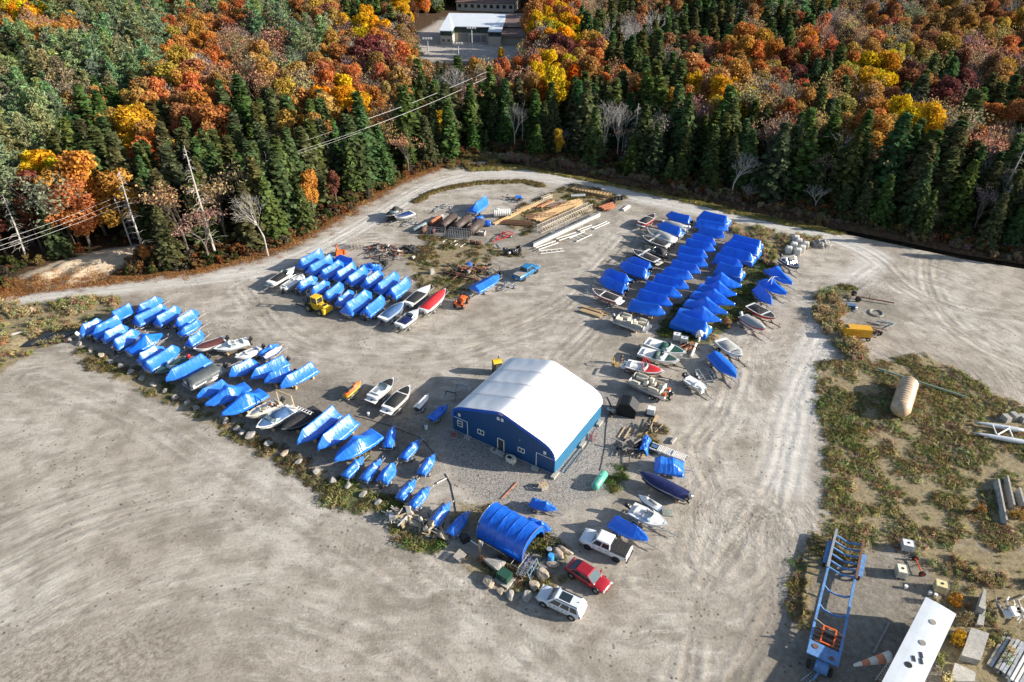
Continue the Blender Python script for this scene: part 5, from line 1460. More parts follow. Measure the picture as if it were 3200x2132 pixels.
# ---------------------------------------------------------------- pontoon boats
def pontoon(c, st, bw, label, cover=None, fence=WHITE, floor=FLOOR, seats=CREAM, motor=PLAST, W=2.45, zd=1.15, base='trailer', short='', extra=None, fh=.62, inset=(.03, .9)):
    a, b_ = PC(c, *st, zd), PC(c, *bw, zd); L, rz = axis(a, b_); a.z = 0
    t = thing('pontoon_boat', label, 'boat', a, rz)
    for s_ in (-1, 1):
        p = MB(); p.tube((-.1, s_ * W * .36, zd - .38), (L * .82, s_ * W * .36, zd - .38), .3, .3, 12); p.tube((L * .82, s_ * W * .36, zd - .38), (L + .05, s_ * W * .36, zd - .22), .3, .06, 12); p.build('pontoon_tube', ALU, t, True)
    d = MB(); d.box((L / 2, 0, zd - .05), (L, W, .1)); d.build('deck', floor, t)
    e = MB()
    for s_ in (-1, 1): e.box((L / 2, s_ * W / 2, zd - .05), (L + .02, .05, .16))
    e.box((0, 0, zd - .05), (.05, W, .16)); e.box((L, 0, zd - .05), (.05, W, .16)); e.build('deck_edge', ALU, t)
    x0, x1 = L * inset[0] + .15, L * inset[1]; w = W / 2 - .08
    segs = [((x0, -w), (x1, -w)), ((x0, w), (x1 * .45, w)), ((x1 * .62, w), (x1, w)), ((x0, -w), (x0, w)), ((x1, -w), (x1, -.35)), ((x1, .35), (x1, w))]
    for p, q in segs:
        f = MB(); f.bar((*p, zd + fh * .45), (*q, zd + fh * .45), .03, fh * .75); f.build('fence_panel', fence, t)
    r = MB()
    for p, q in segs:
        r.tube((*p, zd + fh), (*q, zd + fh), .025, .025, 6)
        m_ = max(1, int(math.hypot(q[0] - p[0], q[1] - p[1]) / .9))
        for i in range(m_ + 1): r.tube((p[0] + (q[0] - p[0]) * i / m_, p[1] + (q[1] - p[1]) * i / m_, zd), (p[0] + (q[0] - p[0]) * i / m_, p[1] + (q[1] - p[1]) * i / m_, zd + fh), .018, .018, 5)
    r.build('rail', ALU, t)
    if cover:
        cb = MB(); rg_ = []
        for i in range(19):
            k = i / 18; x = x0 - .05 + (x1 - x0 + .1) * k; e_ = min(1, math.sin(PI * min(.999, max(.001, k))) * 3.2) ** .5
            ww = w * (.94 + .06 * e_) + .03
            rg_.append([(x, u * ww, zd + fh * .25 if abs(u) > .995 else zd + fh + .03 + .34 * e_ * (1 - abs(u) ** 2.4) + .04 * mnoise.noise(Vector((x * 2, u * 2, 0)))) for u in (-1, -.99, -.8, -.6, -.4, -.2, 0, .2, .4, .6, .8, .99, 1)])
        cb.loft(rg_, closed=False, cap=False); cb.build('mooring_cover', cover, t, True, fix=False)
    elif seats:
        def sb(x, y, dx, dy, bx=0, by=0):
            s = MB(); s.box((x, y, zd + .22), (dx, dy, .42), top=.95)
            if bx or by: s.box((x + bx * dx / 2, y + by * dy / 2, zd + .5), (.16 if bx else dx, .16 if by else dy, .5), top=.92)
            s.build('lounge_seat', seats, t)
        sb(x1 - 1.1, -w + .4, 1.6, .6, 0, -1); sb(x1 - .9, w - .4, 1.2, .6, 0, 1); sb(x0 + .45, -w + .7, .7, 1.1, -1, 0); sb(x0 + 1.1, w - .4, 1.5, .6, 0, 1)
        sb(L * .42, -w * .2, .55, .55, -1, 0); sb(L * .60, w * .1, .5, .5, -1, 0)
        cs = MB(); cs.box((L * .5, -w + .38, zd + .45), (.6, .55, .9), top=.85); cs.build('helm_console', seats, t)
    if extra: extra(t, L, W, zd)
    if motor: outboard(t, -.35, zd - .05, 1.1, motor)
    if base == 'trailer': trailer(a, rz, L * .85, f'dark trailer under the {short}', z=zd - .78, m=STEELD, tandem=True, width=2.2)
    else: blocks(a, rz, L, W, f'timber cribbing under the {short}', zd - .7)
    return t, L, a, rz
pontoon('B', (905, 775), (390, 1060), 'pontoon boat under a grey mooring cover by the boulders', cover=GREYC, short='grey covered pontoon', base='blocks', motor=PLAST, inset=(.12, .95))
pontoon('O', (670, 800), (1145, 955), 'cream pontoon boat with curved seats beside the fresh lumber', fence=LGREYC, floor=GREYG, short='cream pontoon boat', base='blocks', motor=GREYG)
def gas(t, L, W, zd):
    for y in (-.7, .7):
        g = MB(); g.box((.15, y, zd + .2), (.35, .4, .34), top=.85); g.tube((.15, y, zd + .36), (.15, y, zd + .44), .05, .05, 6); g.build('fuel_can', ORG, t)
pontoon('U', (1045, 965), (520, 760), 'pontoon boat with beige seats on tandem trailer and black outboard', fence=CREAM, floor=FLOOR, short='beige seat pontoon', motor=PLAST, extra=gas, inset=(.10, .97))
# wrapped load on a tandem trailer
def wrapped_trailer():
    a = PC('G', 1140, 950, 1.0); b_ = PC('G', 1560, 1010, 1.0); L, rz = axis(a, b_); a.z = 0
    t = thing('wrapped_load', 'blue wrapped low load on a tandem trailer beside the dock ramp', 'boat', a, rz)
    o = rotz((0, 1.0, 0), rz)
    cover_mb(L, 2.4, .75, 1.75, .5, L * .6, 77, 'box', None, .3, .5, nx=26).build('tarp', TARP, t, True, fix=False)
    b = MB(); b.box((L / 2, 0, .7), (L - .2, 2.2, .12)); b.build('platform', GREYG, t)
    trailer(a, rz, L * .8, 'tandem trailer under the blue wrapped low load', z=.5, tandem=True, width=2.3, tongue=1.7)
wrapped_trailer()
# empty trailers
def empty_trailer(c, st, tip, label, m=GALV, tandem=False, width=1.9):
    a, b_ = PC(c, *st, .5), PC(c, *tip, .5); L, rz = axis(a, b_); a.z = 0
    return trailer(a, rz, L * .78, label, z=.5, tandem=tandem, m=m, width=width, tongue=L * .22)
empty_trailer('U', (1530, 620), (1770, 970), 'empty silver tandem boat trailer beside the small white skiff', tandem=True, width=2.3)
empty_trailer('K', (1130, 365), (920, 470), 'empty silver trailer beyond the rusty tanks')
empty_trailer('M', (445, 765), (180, 905), 'red and white boat trailer among the scrap', m=REDG)
empty_trailer('M', (610, 300), (320, 255), 'small dark trailer with a folded blue tarp near the ribbed tank', m=STEELD, width=1.4)
empty_trailer('K', (640, 590), (480, 670), 'long low trailer carrying an orange load at the road bend', m=GALV)
b = MB(); b.box((0, 0, .75), (1.5, 1.1, .3), top=.8); o = b.build('folded_tarp', TARP); o.location = PC('M', 555, 300); tag(o, 'folded blue tarp lying on the small dark trailer', 'tarp')
empty_trailer('M', (460, 1500), (330, 1600), 'silver boat trailer hitched behind the blue pickup')
# ---------------------------------------------------------------- the white roofed shed
SHED_SHADE = mat('shaded_siding', (.010, .070, .19), .45, var=.08)  # gable copy of the siding, darkened to paint in its shade
SHEDT = mat('bright_blue_trim', (.01, .10, .52), .45, var=.06)
FABRIC = mat('white_roof_fabric', (.80, .80, .81), .45, var=.03, vs=.6)
CONC = mat('concrete', (.42, .40, .36), .9, var=.2, vs=2, bump=.3, bs=18, col2=(.30, .28, .25))
SEAM = mat('grey_seam', (.42, .43, .45), .6)
A0 = P(1733, 1485); U0 = (P(1417, 1342.5) - A0); WG = U0.length; U0.normalize()
V0 = Vector((-U0.y, U0.x, 0)) * -1
if V0.y < 0: V0 = -V0
DG = 12.3
shed = thing('storage_shed', 'blue metal shed with a white fabric roof in the middle of the yard', 'building', A0, math.atan2(U0.y, U0.x))
def sl(u, v, z): # local: x along the gable, y into the building (V0 in local axes is -y or +y)
    return (u, v * VS, z)
VS = 1.0 if V0.dot(rotz((0, 1, 0), math.atan2(U0.y, U0.x))) > 0 else -1.0
half = [(0, 2.42), (.04, 2.9), (.18, 3.4), (.45, 3.85), (.85, 4.2), (1.35, 4.47), (2.0, 4.72), (4.5, 5.52), (6.6, 6.20), (7.1, 6.33), (WG / 2, 6.42)]
prof = half + [(WG - u, z) for u, z in reversed(half[:-1])]
def ptop(u):
    for (a, za), (b_, zb) in zip(prof[:-1], prof[1:]):
        if a <= u <= b_: return za + (zb - za) * (u - a) / max(1e-6, b_ - a)
    return 2.42
rb = MB(); nv = 41; rings = []
fp = []
for (a, za), (b_, zb) in zip(prof[:-1], prof[1:]):
    k = max(1, int((b_ - a) / .5)); fp += [(a + (b_ - a) * i / k, za + (zb - za) * i / k) for i in range(k)]
fp.append(prof[-1])
for j in range(nv):
    v = -.12 + (DG + .24) * j / (nv - 1)
    ph = (v / DG * 4) % 1; dip = .05 * math.sin(PI * ph)
    rings.append([sl(u - (.06 if u < .3 else -.06 if u > WG - .3 else 0), v, z + .05 - dip * (1 if .5 < u < WG - .5 else .3) + .012 * math.sin(u * 9 + 3 * math.sin(v)) * (1 if u > WG / 2 and 6 < v + 6 * (u > WG * .6) else .3)) for u, z in fp])
rb.loft(rings, closed=False, cap=False); rb.build('roof_fabric', FABRIC, shed, True)
for j in (1, 2, 3):
    sb = MB(); v = DG * j / 4
    sb.loft([[sl(u, v - .035, z + .085) for u, z in fp], [sl(u, v + .035, z + .085) for u, z in fp]], closed=False, cap=False); sb.build('roof_seam', SEAM, shed)
def gable(v, out):
    g = MB(); us = []; u = .02
    while u < WG - .02: us.append(u); u += .3
    us.append(WG - .02)
    lo, hi = [], []
    for u in us:
        for du, dv in ((0, 0), (.16, 0), (.19, .035), (.27, .035), (.30, 0)):
            if u + du > WG - .02: break
            lo.append(sl(u + du, v + out * dv, .12)); hi.append(sl(u + du, v + out * dv, ptop(u + du) - .02))
    g.loft([lo, hi], closed=False, cap=False); g.build('gable_wall', SHED_SHADE, shed, fix=False)
    tr = MB(); tr.loft([[sl(u, v + out * .10, z + .02) for u, z in fp], [sl(min(max(u, .34), WG - .34) if z > 2.5 else (u + (.3 if u < 1 else -.3)), v + out * .10, max(2.05, z - .46)) for u, z in fp]], closed=False, cap=False)
    tr.build('gable_trim', SHEDT, shed)
gable(0, -1); gable(DG, 1)
for u, s_ in ((0.02, -1), (WG - .02, 1)):
    g = MB(); lo, hi = [], []; v = 0.0
    while v < DG:
        for dv, du in ((0, 0), (.16, 0), (.19, .035), (.27, .035)):
            if v + dv > DG: break
            lo.append(sl(u + s_ * du, v + dv, .12)); hi.append(sl(u + s_ * du, v + dv, 2.5))
        v += .3
    g.loft([lo, hi], closed=False, cap=False); g.build('side_wall', mat('sunlit_siding', (.03, .16, .30), .45, var=.08), shed, fix=False)  # paler copy of the gable siding, sunlight painted into the colour
fb = MB(); fb.box(sl(WG / 2, DG / 2, .06), (WG - .1, DG - .1, .13)); fb.build('floor_slab', CONC, shed)
def sill(u0, u1, z0, z1, name='window', split='v', bar=True, dark=GLASS):
    f = MB(); o = -.07
    for a, b_ in (((u0, z0), (u1, z0)), ((u0, z1), (u1, z1)), ((u0, z0), (u0, z1)), ((u1, z0), (u1, z1))):
        f.bar(sl(a[0], o, a[1]), sl(b_[0], o, b_[1]), .09, .09)
    if bar:
        if split == 'v': f.bar(sl((u0 + u1) / 2, o, z0), sl((u0 + u1) / 2, o, z1), .06, .07)
        else: f.bar(sl(u0, o, (z0 + z1) / 2), sl(u1, o, (z0 + z1) / 2), .06, .07)
    w = f.build(name, WHITE, shed)
    p = MB(); p.box(sl((u0 + u1) / 2, -.055, (z0 + z1) / 2), (u1 - u0, .02, z1 - z0)); p.build('pane', dark, w)
sill(13.6, 14.33, 1.2, 2.08, split='h'); sill(10.27, 11.18, 1.43, 2.08); sill(4.25, 5.15, 1.42, 2.04)
sill(7.25, 8.17, .06, 2.03, 'door', bar=False, dark=mat('door_dark', (.05, .045, .04), .4))
for u, z in ((14.0, 3.08), (8.03, 5.27), (7.45, 5.29), (1.41, 3.0)):
    b = MB(); b.box(sl(u, -.08, z), (.36, .06, .46)); b.build('vent', WHITE, shed)
for u0, u1 in ((.15, 2.56), (12.8, 14.95)):
    b = MB(); e = u1 if u0 < 1 else u0
    b.bar(sl(e, -.07, .1), sl(e, -.07, 2.45), .08, .08); b.bar(sl(u0, -.07, 2.45), sl(u1, -.07, 2.45), .06, .06); b.build('door_trim', WHITE, shed)
b = MB(); b.box(sl(WG / 2, -.06, .1), (WG, .06, .1)); b.build('base_trim', GALV, shed)
b = MB(); rr_ = [sl(WG / 2 + .28 * math.cos(a), -.13, 6.14 + .15 * math.sin(a)) for a in [2 * PI * i / 16 for i in range(16)]]; b.add(rr_, [tuple(range(16))]); em = b.build('roof_emblem', WHITE, shed)
b = MB(); rr_ = [sl(WG / 2 + .2 * math.cos(a), -.14, 6.14 + .09 * math.sin(a)) for a in [2 * PI * i / 16 for i in range(16)]]; b.add(rr_, [tuple(range(16))]); b.build('emblem_centre', REDG, em)
b = MB(); b.tube(sl(4.9, -.2, 3.35), sl(4.9, -.05, 3.35), .09, .09, 8); b.build('wall_lamp', GALV, shed)
def at_shed(u, v, z=0): return A0 + U0 * u + V0 * v + Vector((0, 0, z))
SR = shed.rotation_euler.z
def simple(name, label, cat, loc, rz, parts, group=None, smooth=False):
    t = thing(name, label, cat, loc, rz, group)
    for nm, m_, fn in parts:
        b = MB(); fn(b); b.build(nm, m_, t, smooth)
    return t
def single(name, label, cat, loc, rz, m_, fn, group=None, smooth=False):
    b = MB(); fn(b); o = b.build(name, m_, None, smooth); o.location = loc; o.rotation_euler = (0, 0, rz); return tag(o, label, cat, group)
for (u, v, w_), lb in (((12.6, -.35, .9), 'concrete block at the left door trim of the shed'), ((2.5, -.45, .9), 'concrete block at the right door trim of the shed'), ((-.1, -.1, 1.3), 'large concrete block under the near corner of the shed'), ((-.4, 6.4, 1.1), 'concrete block halfway along the bright side of the shed'), ((-.4, 11.2, 1.1), 'concrete block at the far end of the bright side of the shed'), ((8.6, -.5, .7), 'concrete block left of the shed door'), ((7.7, -.6, 1.6), 'long concrete step below the shed door')):
    single('concrete_block', lb, 'block', at_shed(u, v), SR + (PI / 2 if u < 0 else 0), CONC, lambda b: b.box((0, 0, .17), (w_, .5, .34)))
def ladder(label, a, b_, w=.42, m_=ALU, n=None, wide=.07):
    a, b_ = Vector(a), Vector(b_); d = (b_ - a); L = d.length; d.normalize(); s_ = d.cross(Vector((0, 0, 1))).normalized() * w / 2
    t = thing('ladder', label, 'ladder', a)
    for k in (-1, 1):
        b = MB(); b.bar(s_ * k, d * L + s_ * k, .05, wide); b.build('rail', m_, t)
    n = n or max(3, int(L / .32))
    for i in range(n):
        b = MB(); p = d * L * (i + .5) / n; b.tube(p - s_, p + s_, .02, .02, 5); b.build('rung', ALU, t)
ladder('long extension ladder lying along the bright side of the shed', at_shed(-.75, 1.0, .1), at_shed(-.75, 5.8, .1), .5, ALU)
ladder('short red step ladder lying on the gravel beside the shed', PC('G', 225, 635, .12), PC('G', 275, 520, .3), .55, REDG, 5, .1)

# ---------------------------------------------------------------- quonset tent
ta = PC('F', 1338, 945); tb_ = PC('F', 1985, 1330); tL, trz = axis(ta, tb_)
tent = thing('quonset_tent', 'blue tarpaulin quonset tent near the vehicles', 'tent', ta, trz)
TW_, TH_ = 4.3, 3.1
sgn = 1.0
def arch(x, k=1.0, drop=.35, n=26, seed=0):
    out = []
    for i in range(n + 1):
        a = PI * i / n; y = TW_ / 2 - math.cos(a) * TW_ / 2 * k; z = drop + (TH_ - drop) * (max(0, math.sin(a)) ** .62) * (1 if k == 1 else k)
        out.append((x, y, z))
    return out
b = MB(); rings = []
for j in range(61):
    x = tL * j / 60; ph = (j / 60 * 5) % 1; s_ = 1 - .008 * math.sin(PI * ph)
    rings.append([(x, TW_ / 2 + (y - TW_ / 2) * s_ + .02 * mnoise.noise(Vector((x * 3, z * 2, y))), z * (s_ if z > .5 else 1) + .05 * mnoise.noise(Vector((x * 2.4, y * 2.4, 3)))) for _, y, z in arch(x)])
b.loft(rings, closed=False, cap=False); b.build('tent_sheet', TARPS, tent, True, fix=False)
for j in range(6):
    b = MB(); b.path([(tL * j / 5, y * 1.002, z + .03) for _, y, z in arch(0)], .035, 5); b.build('hoop', TARPS if 0 < j < 5 else ALU, tent)
b = MB(); e = arch(tL - .03); b.loft([[(x, y, z) for x, y, z in e], [(x + .03, TW_ / 2 + (y - TW_ / 2) * .9, max(.9, z * .55 + .5) + .08 * math.sin(i * 1.7)) for i, (x, y, z) in enumerate(e)]], closed=False, cap=False); b.build('end_sheet', TARPS, tent, True)
b = MB(); b.box((tL / 2, .12, .5), (tL, .06, .9)); b.box((tL / 2, TW_ - .12, .5), (tL, .06, .9)); b.build('side_boards', STEELD, tent)
b = MB(); b.box((.06, TW_ / 2, 1.2), (.05, TW_ * .9, 2.2)); b.build('back_wall', STEELD, tent)

# ---------------------------------------------------------------- road vehicles
def pane(parent, q, u0, u1, v0, v1, m_, off=.012, name='window'):
    A_, B_, C_, D_ = [Vector(x) for x in q]
    f = lambda u, v: (A_ * (1 - u) + B_ * u) * (1 - v) + (D_ * (1 - u) + C_ * u) * v
    n = (B_ - A_).cross(D_ - A_).normalized() * off
    b = MB(); b.add([f(u0, v0) + n, f(u1, v0) + n, f(u1, v1) + n, f(u0, v1) + n], [(0, 1, 2, 3)])
    return b.build(name, m_, parent, fix=False)
TAIL = mat('red_lamp_lens', (.42, .01, .012), .25); HEADL = mat('headlamp_lens', (.6, .62, .63), .15)
def vehicle(name, label, c, rear, front, W_, H_, body, spec):
    a, b_ = PC(c, *rear, .6), PC(c, *front, .6); L, rz = axis(a, b_); a.z = 0
    t = thing(name, label, 'car' if name != 'pickup_truck' else 'pickup truck', a, rz)
    st = spec['st']; b = MB(); rings = []
    for f, w, zb, zt, cr in st:
        hwid = W_ / 2 * w; x = f * L
        rings.append([(x, -hwid * .86, zb), (x, -hwid * .99, zb + .16), (x, -hwid, (zb + zt) / 2 + .05), (x, -hwid * .955, zt - .05), (x, -hwid * .88, zt), (x, -hwid * .45, zt + cr * .8), (x, 0, zt + cr),
                      (x, hwid * .45, zt + cr * .8), (x, hwid * .88, zt), (x, hwid * .955, zt - .05), (x, hwid, (zb + zt) / 2 + .05), (x, hwid * .99, zb + .16), (x, hwid * .86, zb)])
    b.loft(rings); b.build('body', body, t, True)
    x0b, x1b, x0t, x1t, zb = [k * L for k in spec['cab'][:4]] + [spec['cab'][4]]
    wb, wt = W_ / 2 * .95, W_ / 2 * .76
    B_ = [(x0b, -wb, zb), (x1b, -wb, zb), (x1b, wb, zb), (x0b, wb, zb)]; T_ = [(x0t, -wt, H_), (x1t, -wt, H_), (x1t, wt, H_), (x0t, wt, H_)]
    c_ = MB(); mid_ = [(q[0] * .35 + p[0] * .65, q[1] * .33 + p[1] * .67, zb * .35 + (H_) * .65) for q, p in zip(B_, T_)]
    roof = [(q[0] * .93 + (x0t + x1t) / 2 * .07, q[1] * .86, H_ + .05) for q in T_]
    c_.loft([B_, T_, roof]); co_ = c_.build('cabin', body, t, True); bv = co_.modifiers.new('bevel', 'BEVEL'); bv.width = .07; bv.segments = 3; bv.limit_method = 'ANGLE'; bv.angle_limit = R(25); co_.modifiers.new('wn', 'WEIGHTED_NORMAL')
    R_, Fr, Ri, Le = (B_[3], B_[0], T_[0], T_[3]), (B_[1], B_[2], T_[2], T_[1]), (B_[0], B_[1], T_[1], T_[0]), (B_[2], B_[3], T_[3], T_[2])
    pane(t, Fr, .05, .95, .08, .93, spec.get('glass', GLASS), name='windscreen'); pane(t, R_, .06, .94, .12, .9, spec.get('rglass', GLASS), name='rear_window')
    for s_, q in ((0, Ri), (1, Le)):
        for u0, u1 in spec['win']:
            if s_: u0, u1 = 1 - u1, 1 - u0
            pane(t, q, u0, u1, .14, .88, GLASS, name='side_window')
    for x in spec['wheels']:
        for s_ in (-1, 1):
            ar = MB(); ar.tube((x * L, s_ * (W_ / 2 - .30), .38), (x * L, s_ * (W_ / 2 + .012), .38), .45, .45, 16); ar.build('wheel_arch', PLAST, t)
            wl = MB(); wl.wheel((x * L, s_ * (W_ / 2 - .08), .36), .36, .24); o = wl.build('wheel', RUBBER, t, True)
            rm = MB(); rm.tube((x * L, s_ * (W_ / 2 - .12), .36), (x * L, s_ * (W_ / 2 + .025), .36), .235, .22, 14); rm.build('rim', spec.get('rim', ALU), o)
    for s_ in (-1, 1):
        b = MB(); b.box((L * .975, s_ * W_ * .36, spec['lz']), (.16, .36, .15), rot=(0, 0, -s_ * .25)); b.build('headlight', HEADL, t)
        b = MB(); b.box((L * .018, s_ * W_ * .43, spec['lz'] + .1), (.10, .20, .3)); b.build('tail_light', TAIL, t)
        b = MB(); b.box((x1b - .35, s_ * (W_ / 2 + .10), zb + .08), (.14, .22, .16), top=.8); b.build('wing_mirror', spec.get('mir', body), t)
        for hx in spec['hand']: b = MB(); b.box((hx * L, s_ * W_ / 2 * .985, zb - .14), (.18, .05, .035)); b.build('door_handle', spec.get('hm', PLAST), t)
        b = MB()
        for hx in spec['seam']: b.box((hx * L, s_ * W_ / 2 * .985, zb * .68), (.016, .05, zb * .56))
        b.build('door_seam', PLAST, t)
    b = MB(); b.box((L * .99, 0, .52), (.08, W_ * .6, .22)); b.build('grille', PLAST, t)
    b = MB(); b.box((.0, 0, .6), (.04, .42, .14)); b.build('number_plate', WHITE, t)
    if 'extra' in spec: spec['extra'](t, L, W_, H_)
    return t, L
def bed_cover(t, L, W_, H_):
    for i in range(4):
        b = MB(); x0, x1 = .025 * L, .345 * L; k0 = x0 + (x1 - x0) * i / 4; k1 = x0 + (x1 - x0) * (i + 1) / 4 - .03
        b.box(((k0 + k1) / 2, 0, 1.29), (k1 - k0, W_ * .80, .05)); b.build('bed_cover_panel', BLACKC, t)
    for s_ in (-1, 1):
        b = MB(); b.box((.185 * L, s_ * W_ * .44, 1.22), (.33 * L, W_ * .07, .12)); b.build('bed_rail', t.children[0].data.materials[0], t)
    b = MB(); b.box((-.02, 0, .48), (.2, W_ * .92, .16)); b.build('rear_bumper', t.children[0].data.materials[0] if 'white' in t['label'] else ALU, t)
PICK = dict(st=[(0, .94, .5, 1.18, .0), (.03, .97, .42, 1.22, 0), (.36, 1, .36, 1.22, 0), (.44, 1, .36, 1.18, .0), (.72, 1, .36, 1.17, .04), (.84, .99, .36, 1.15, .06), (.94, .95, .38, 1.06, .05), (.985, .86, .42, .92, .03), (1, .78, .5, .8, .02)],
            cab=(.345, .755, .365, .655, 1.15), win=((.06, .46), (.51, .93)), wheels=(.20, .80), lz=.85, hand=(.42, .56), seam=(.37, .52, .68), extra=bed_cover)
WPAINT = mat('white_car_paint', (.78, .79, .80), .22, var=.03, coat=.6)
BPAINT = mat('blue_car_paint', (.015, .16, .36), .22, var=.08, coat=.7)
RPAINT = mat('red_car_paint', (.30, .010, .016), .22, var=.08, coat=.7)
SPAINT = mat('pale_silver_car_paint', (.66, .69, .73), .22, var=.03, coat=.6)
vehicle('pickup_truck', 'white crew cab pickup with black bed cover near the blue tent', 'T', (1690, 1095), (1010, 800), 2.0, 1.93, WPAINT, dict(PICK, rim=PLAST, mir=WPAINT, hm=PLAST))
def open_bed(t, L, W_, H_):
    b = MB(); b.box((.19 * L, 0, 1.28), (.33 * L, W_ * .82, .04)); b.build('bed_board', WOODG, t)
    b = MB(); b.box((.03 * L, 0, 1.0), (.25, W_ * .7, .45)); b.build('tailgate_load', PLAST, t)
vehicle('pickup_truck', 'bright blue pickup with a grey bed board and a hitched trailer', 'M', (520, 1440), (815, 1255), 2.0, 1.95, BPAINT, dict(PICK, rim=PLAST, extra=open_bed))
SED = dict(st=[(0, .80, .45, .86, .02), (.02, .9, .36, .95, .03), (.14, .99, .30, 1.0, .04), (.3, 1, .26, .95, 0), (.65, 1, .26, .93, .0), (.72, 1, .26, .92, .05), (.86, .97, .28, .82, .07), (.95, .9, .32, .72, .05), (1, .74, .42, .60, .02)],
           cab=(.08, .745, .25, .56, .92), win=((.10, .5), (.55, .92)), wheels=(.19, .80), lz=.66, hand=(.36, .56), seam=(.3, .49, .66), glass=PGLASS)
vehicle('sedan', 'dark red four door sedan parked between the pickup and the light SUV', 'V', (1375, 470), (1945, 830), 1.86, 1.42, RPAINT, dict(SED, glass=mat('grey_screen', (.10, .14, .15), .08, coat=.6), rglass=mat('grey_screen', (.1, .14, .15)), mir=RPAINT, hm=RPAINT))
def suv_extra(t, L, W_, H_):
    b = MB(); b.box((.40 * L, 0, H_ + .06), (.24 * L, W_ * .48, .02)); b.build('sunroof', GLASS, t)
    for s_ in (-1, 1):
        b = MB(); b.bar((.1 * L, s_ * W_ * .33, H_ + .08), (.56 * L, s_ * W_ * .33, H_ + .08), .05, .05); b.build('roof_rail', PLAST, t)
    b = MB(); b.box((.13 * L, 0, H_ + .09), (.12, .05, .06)); b.build('roof_antenna', PLAST, t)
SUV = dict(st=[(0, .84, .5, 1.0, 0), (.02, .93, .4, 1.06, .0), (.12, 1, .32, 1.08, 0), (.66, 1, .3, 1.05, .0), (.72, 1, .3, 1.04, .06), (.88, .97, .32, .98, .07), (.96, .9, .36, .88, .05), (1, .8, .46, .72, .02)],
           cab=(.01, .765, .085, .62, 1.03), win=((.08, .30), (.34, .60), (.64, .92)), wheels=(.19, .81), lz=.8, hand=(.38, .56), seam=(.3, .48, .66), extra=suv_extra, rglass=mat('pale_rear_glass', (.3, .33, .33), .15))
vehicle('suv', 'pale silver SUV with a dark sunroof at the front of the yard', 'V', (1590, 1180), (945, 880), 1.94, 1.74, SPAINT, SUV)

# forklift and tractor
fa, fb_ = PC('C', 1040, 1125, .0), PC('C', 790, 1025, .0); fL, frz = axis(fa, fb_); fL = max(4.2, fL)
fk = thing('forklift', 'yellow rough terrain forklift with long black forks in the middle of the yard', 'forklift', fa, frz)
def fpart(nm, m_, fn, par=fk, sm=False): b = MB(); fn(b); return b.build(nm, m_, par, sm)
fpart('chassis', YEL, lambda b: (b.box((fL * .45, 0, .95), (fL * .95, 1.5, .5)), b.box((.05, 0, .95), (.6, 2.1, .75), top=.9), b.box((.75, 0, 1.45), (1.3, 1.1, .6), top=.85)))
cb = fpart('cab', YEL, lambda b: (b.box((fL * .55, -.1, 1.4), (1.5, 1.35, .5)), b.box((fL * .55, -.1, 2.72), (1.45, 1.35, .12)), [b.bar((fL * .55 + sx * .68, -.1 + sy * .62, 1.5), (fL * .55 + sx * .62, -.1 + sy * .6, 2.7), .09, .09) for sx in (-1, 1) for sy in (-1, 1)]))
fpart('cab_glass', GLASS, lambda b: b.box((fL * .55, -.1, 2.15), (1.2, 1.18, 1.0), top=.95), cb)
fpart('hood_grille', PLAST, lambda b: b.box((.35, 0, 1.78), (.5, .7, .06)))
ms = fpart('mast', STEELD, lambda b: [b.bar((fL * .95, s_ * .42, .35), (fL * .95 - .15, s_ * .42, 3.5), .16, .16) for s_ in (-1, 1)] + [b.bar((fL * .95, -.45, z), (fL * .95, .45, z), .12, .1) for z in (.5, 1.6, 2.7, 3.4)])
for s_ in (-1, 1): fpart('fork', STEELD, lambda b: (b.box((fL * .97 + 1.35, s_ * .75, .34), (2.7, .2, .08), top=.95), b.box((fL * .97 + .05, s_ * .75, .9), (.09, .2, 1.1))))
fpart('fork_carriage', STEELD, lambda b: b.box((fL * .97 + .02, 0, 1.0), (.1, 2.0, .3)))
for x, r_ in ((.75, .62), (fL * .8, .68)):
    for s_ in (-1, 1):
        o = fpart('wheel', RUBBER, lambda b: b.wheel((x, s_ * .92, r_), r_, .48), fk, True); fpart('rim', mat('dusty_hub', (.3, .24, .12), .7), lambda b: b.tube((x, s_ * .95, r_), (x, s_ * 1.2, r_), r_ * .55, r_ * .5, 12), o)
ta_, tb2 = P(1432, 968), P(1457, 935); tl, tr_ = axis(ta_, tb2)
tk = thing('tractor', 'small orange tractor between the red boat and the wrapped boat', 'tractor', ta_, tr_)
for nm, m_, fn in (('hood', ORG, lambda b: b.box((2.0, 0, 1.0), (1.5, .75, .7), top=.85)), ('seat_deck', ORG, lambda b: (b.box((.7, 0, .8), (1.3, 1.0, .35)), [b.box((.45, s_ * .62, 1.15), (1.1, .35, .12), top=.8) for s_ in (-1, 1)])),
                   ('roll_bar', STEELD, lambda b: (b.bar((.2, -.5, .8), (.2, -.5, 2.2), .08, .08), b.bar((.2, .5, .8), (.2, .5, 2.2), .08, .08), b.bar((.2, -.5, 2.2), (.2, .5, 2.2), .08, .08))), ('seat', PLAST, lambda b: (b.box((.6, 0, 1.1), (.5, .5, .15)), b.box((.38, 0, 1.35), (.12, .5, .5)))),
                   ('loader_arm', ORG, lambda b: [b.path([(1.3, s_ * .55, 1.1), (2.6, s_ * .55, 1.2), (3.3, s_ * .55, .4)], .07, 5) for s_ in (-1, 1)]), ('bucket', STEELD, lambda b: (b.box((3.5, 0, .3), (.5, 1.5, .08)), b.box((3.3, 0, .5), (.08, 1.5, .5))))):
    fpart(nm, m_, fn, tk)
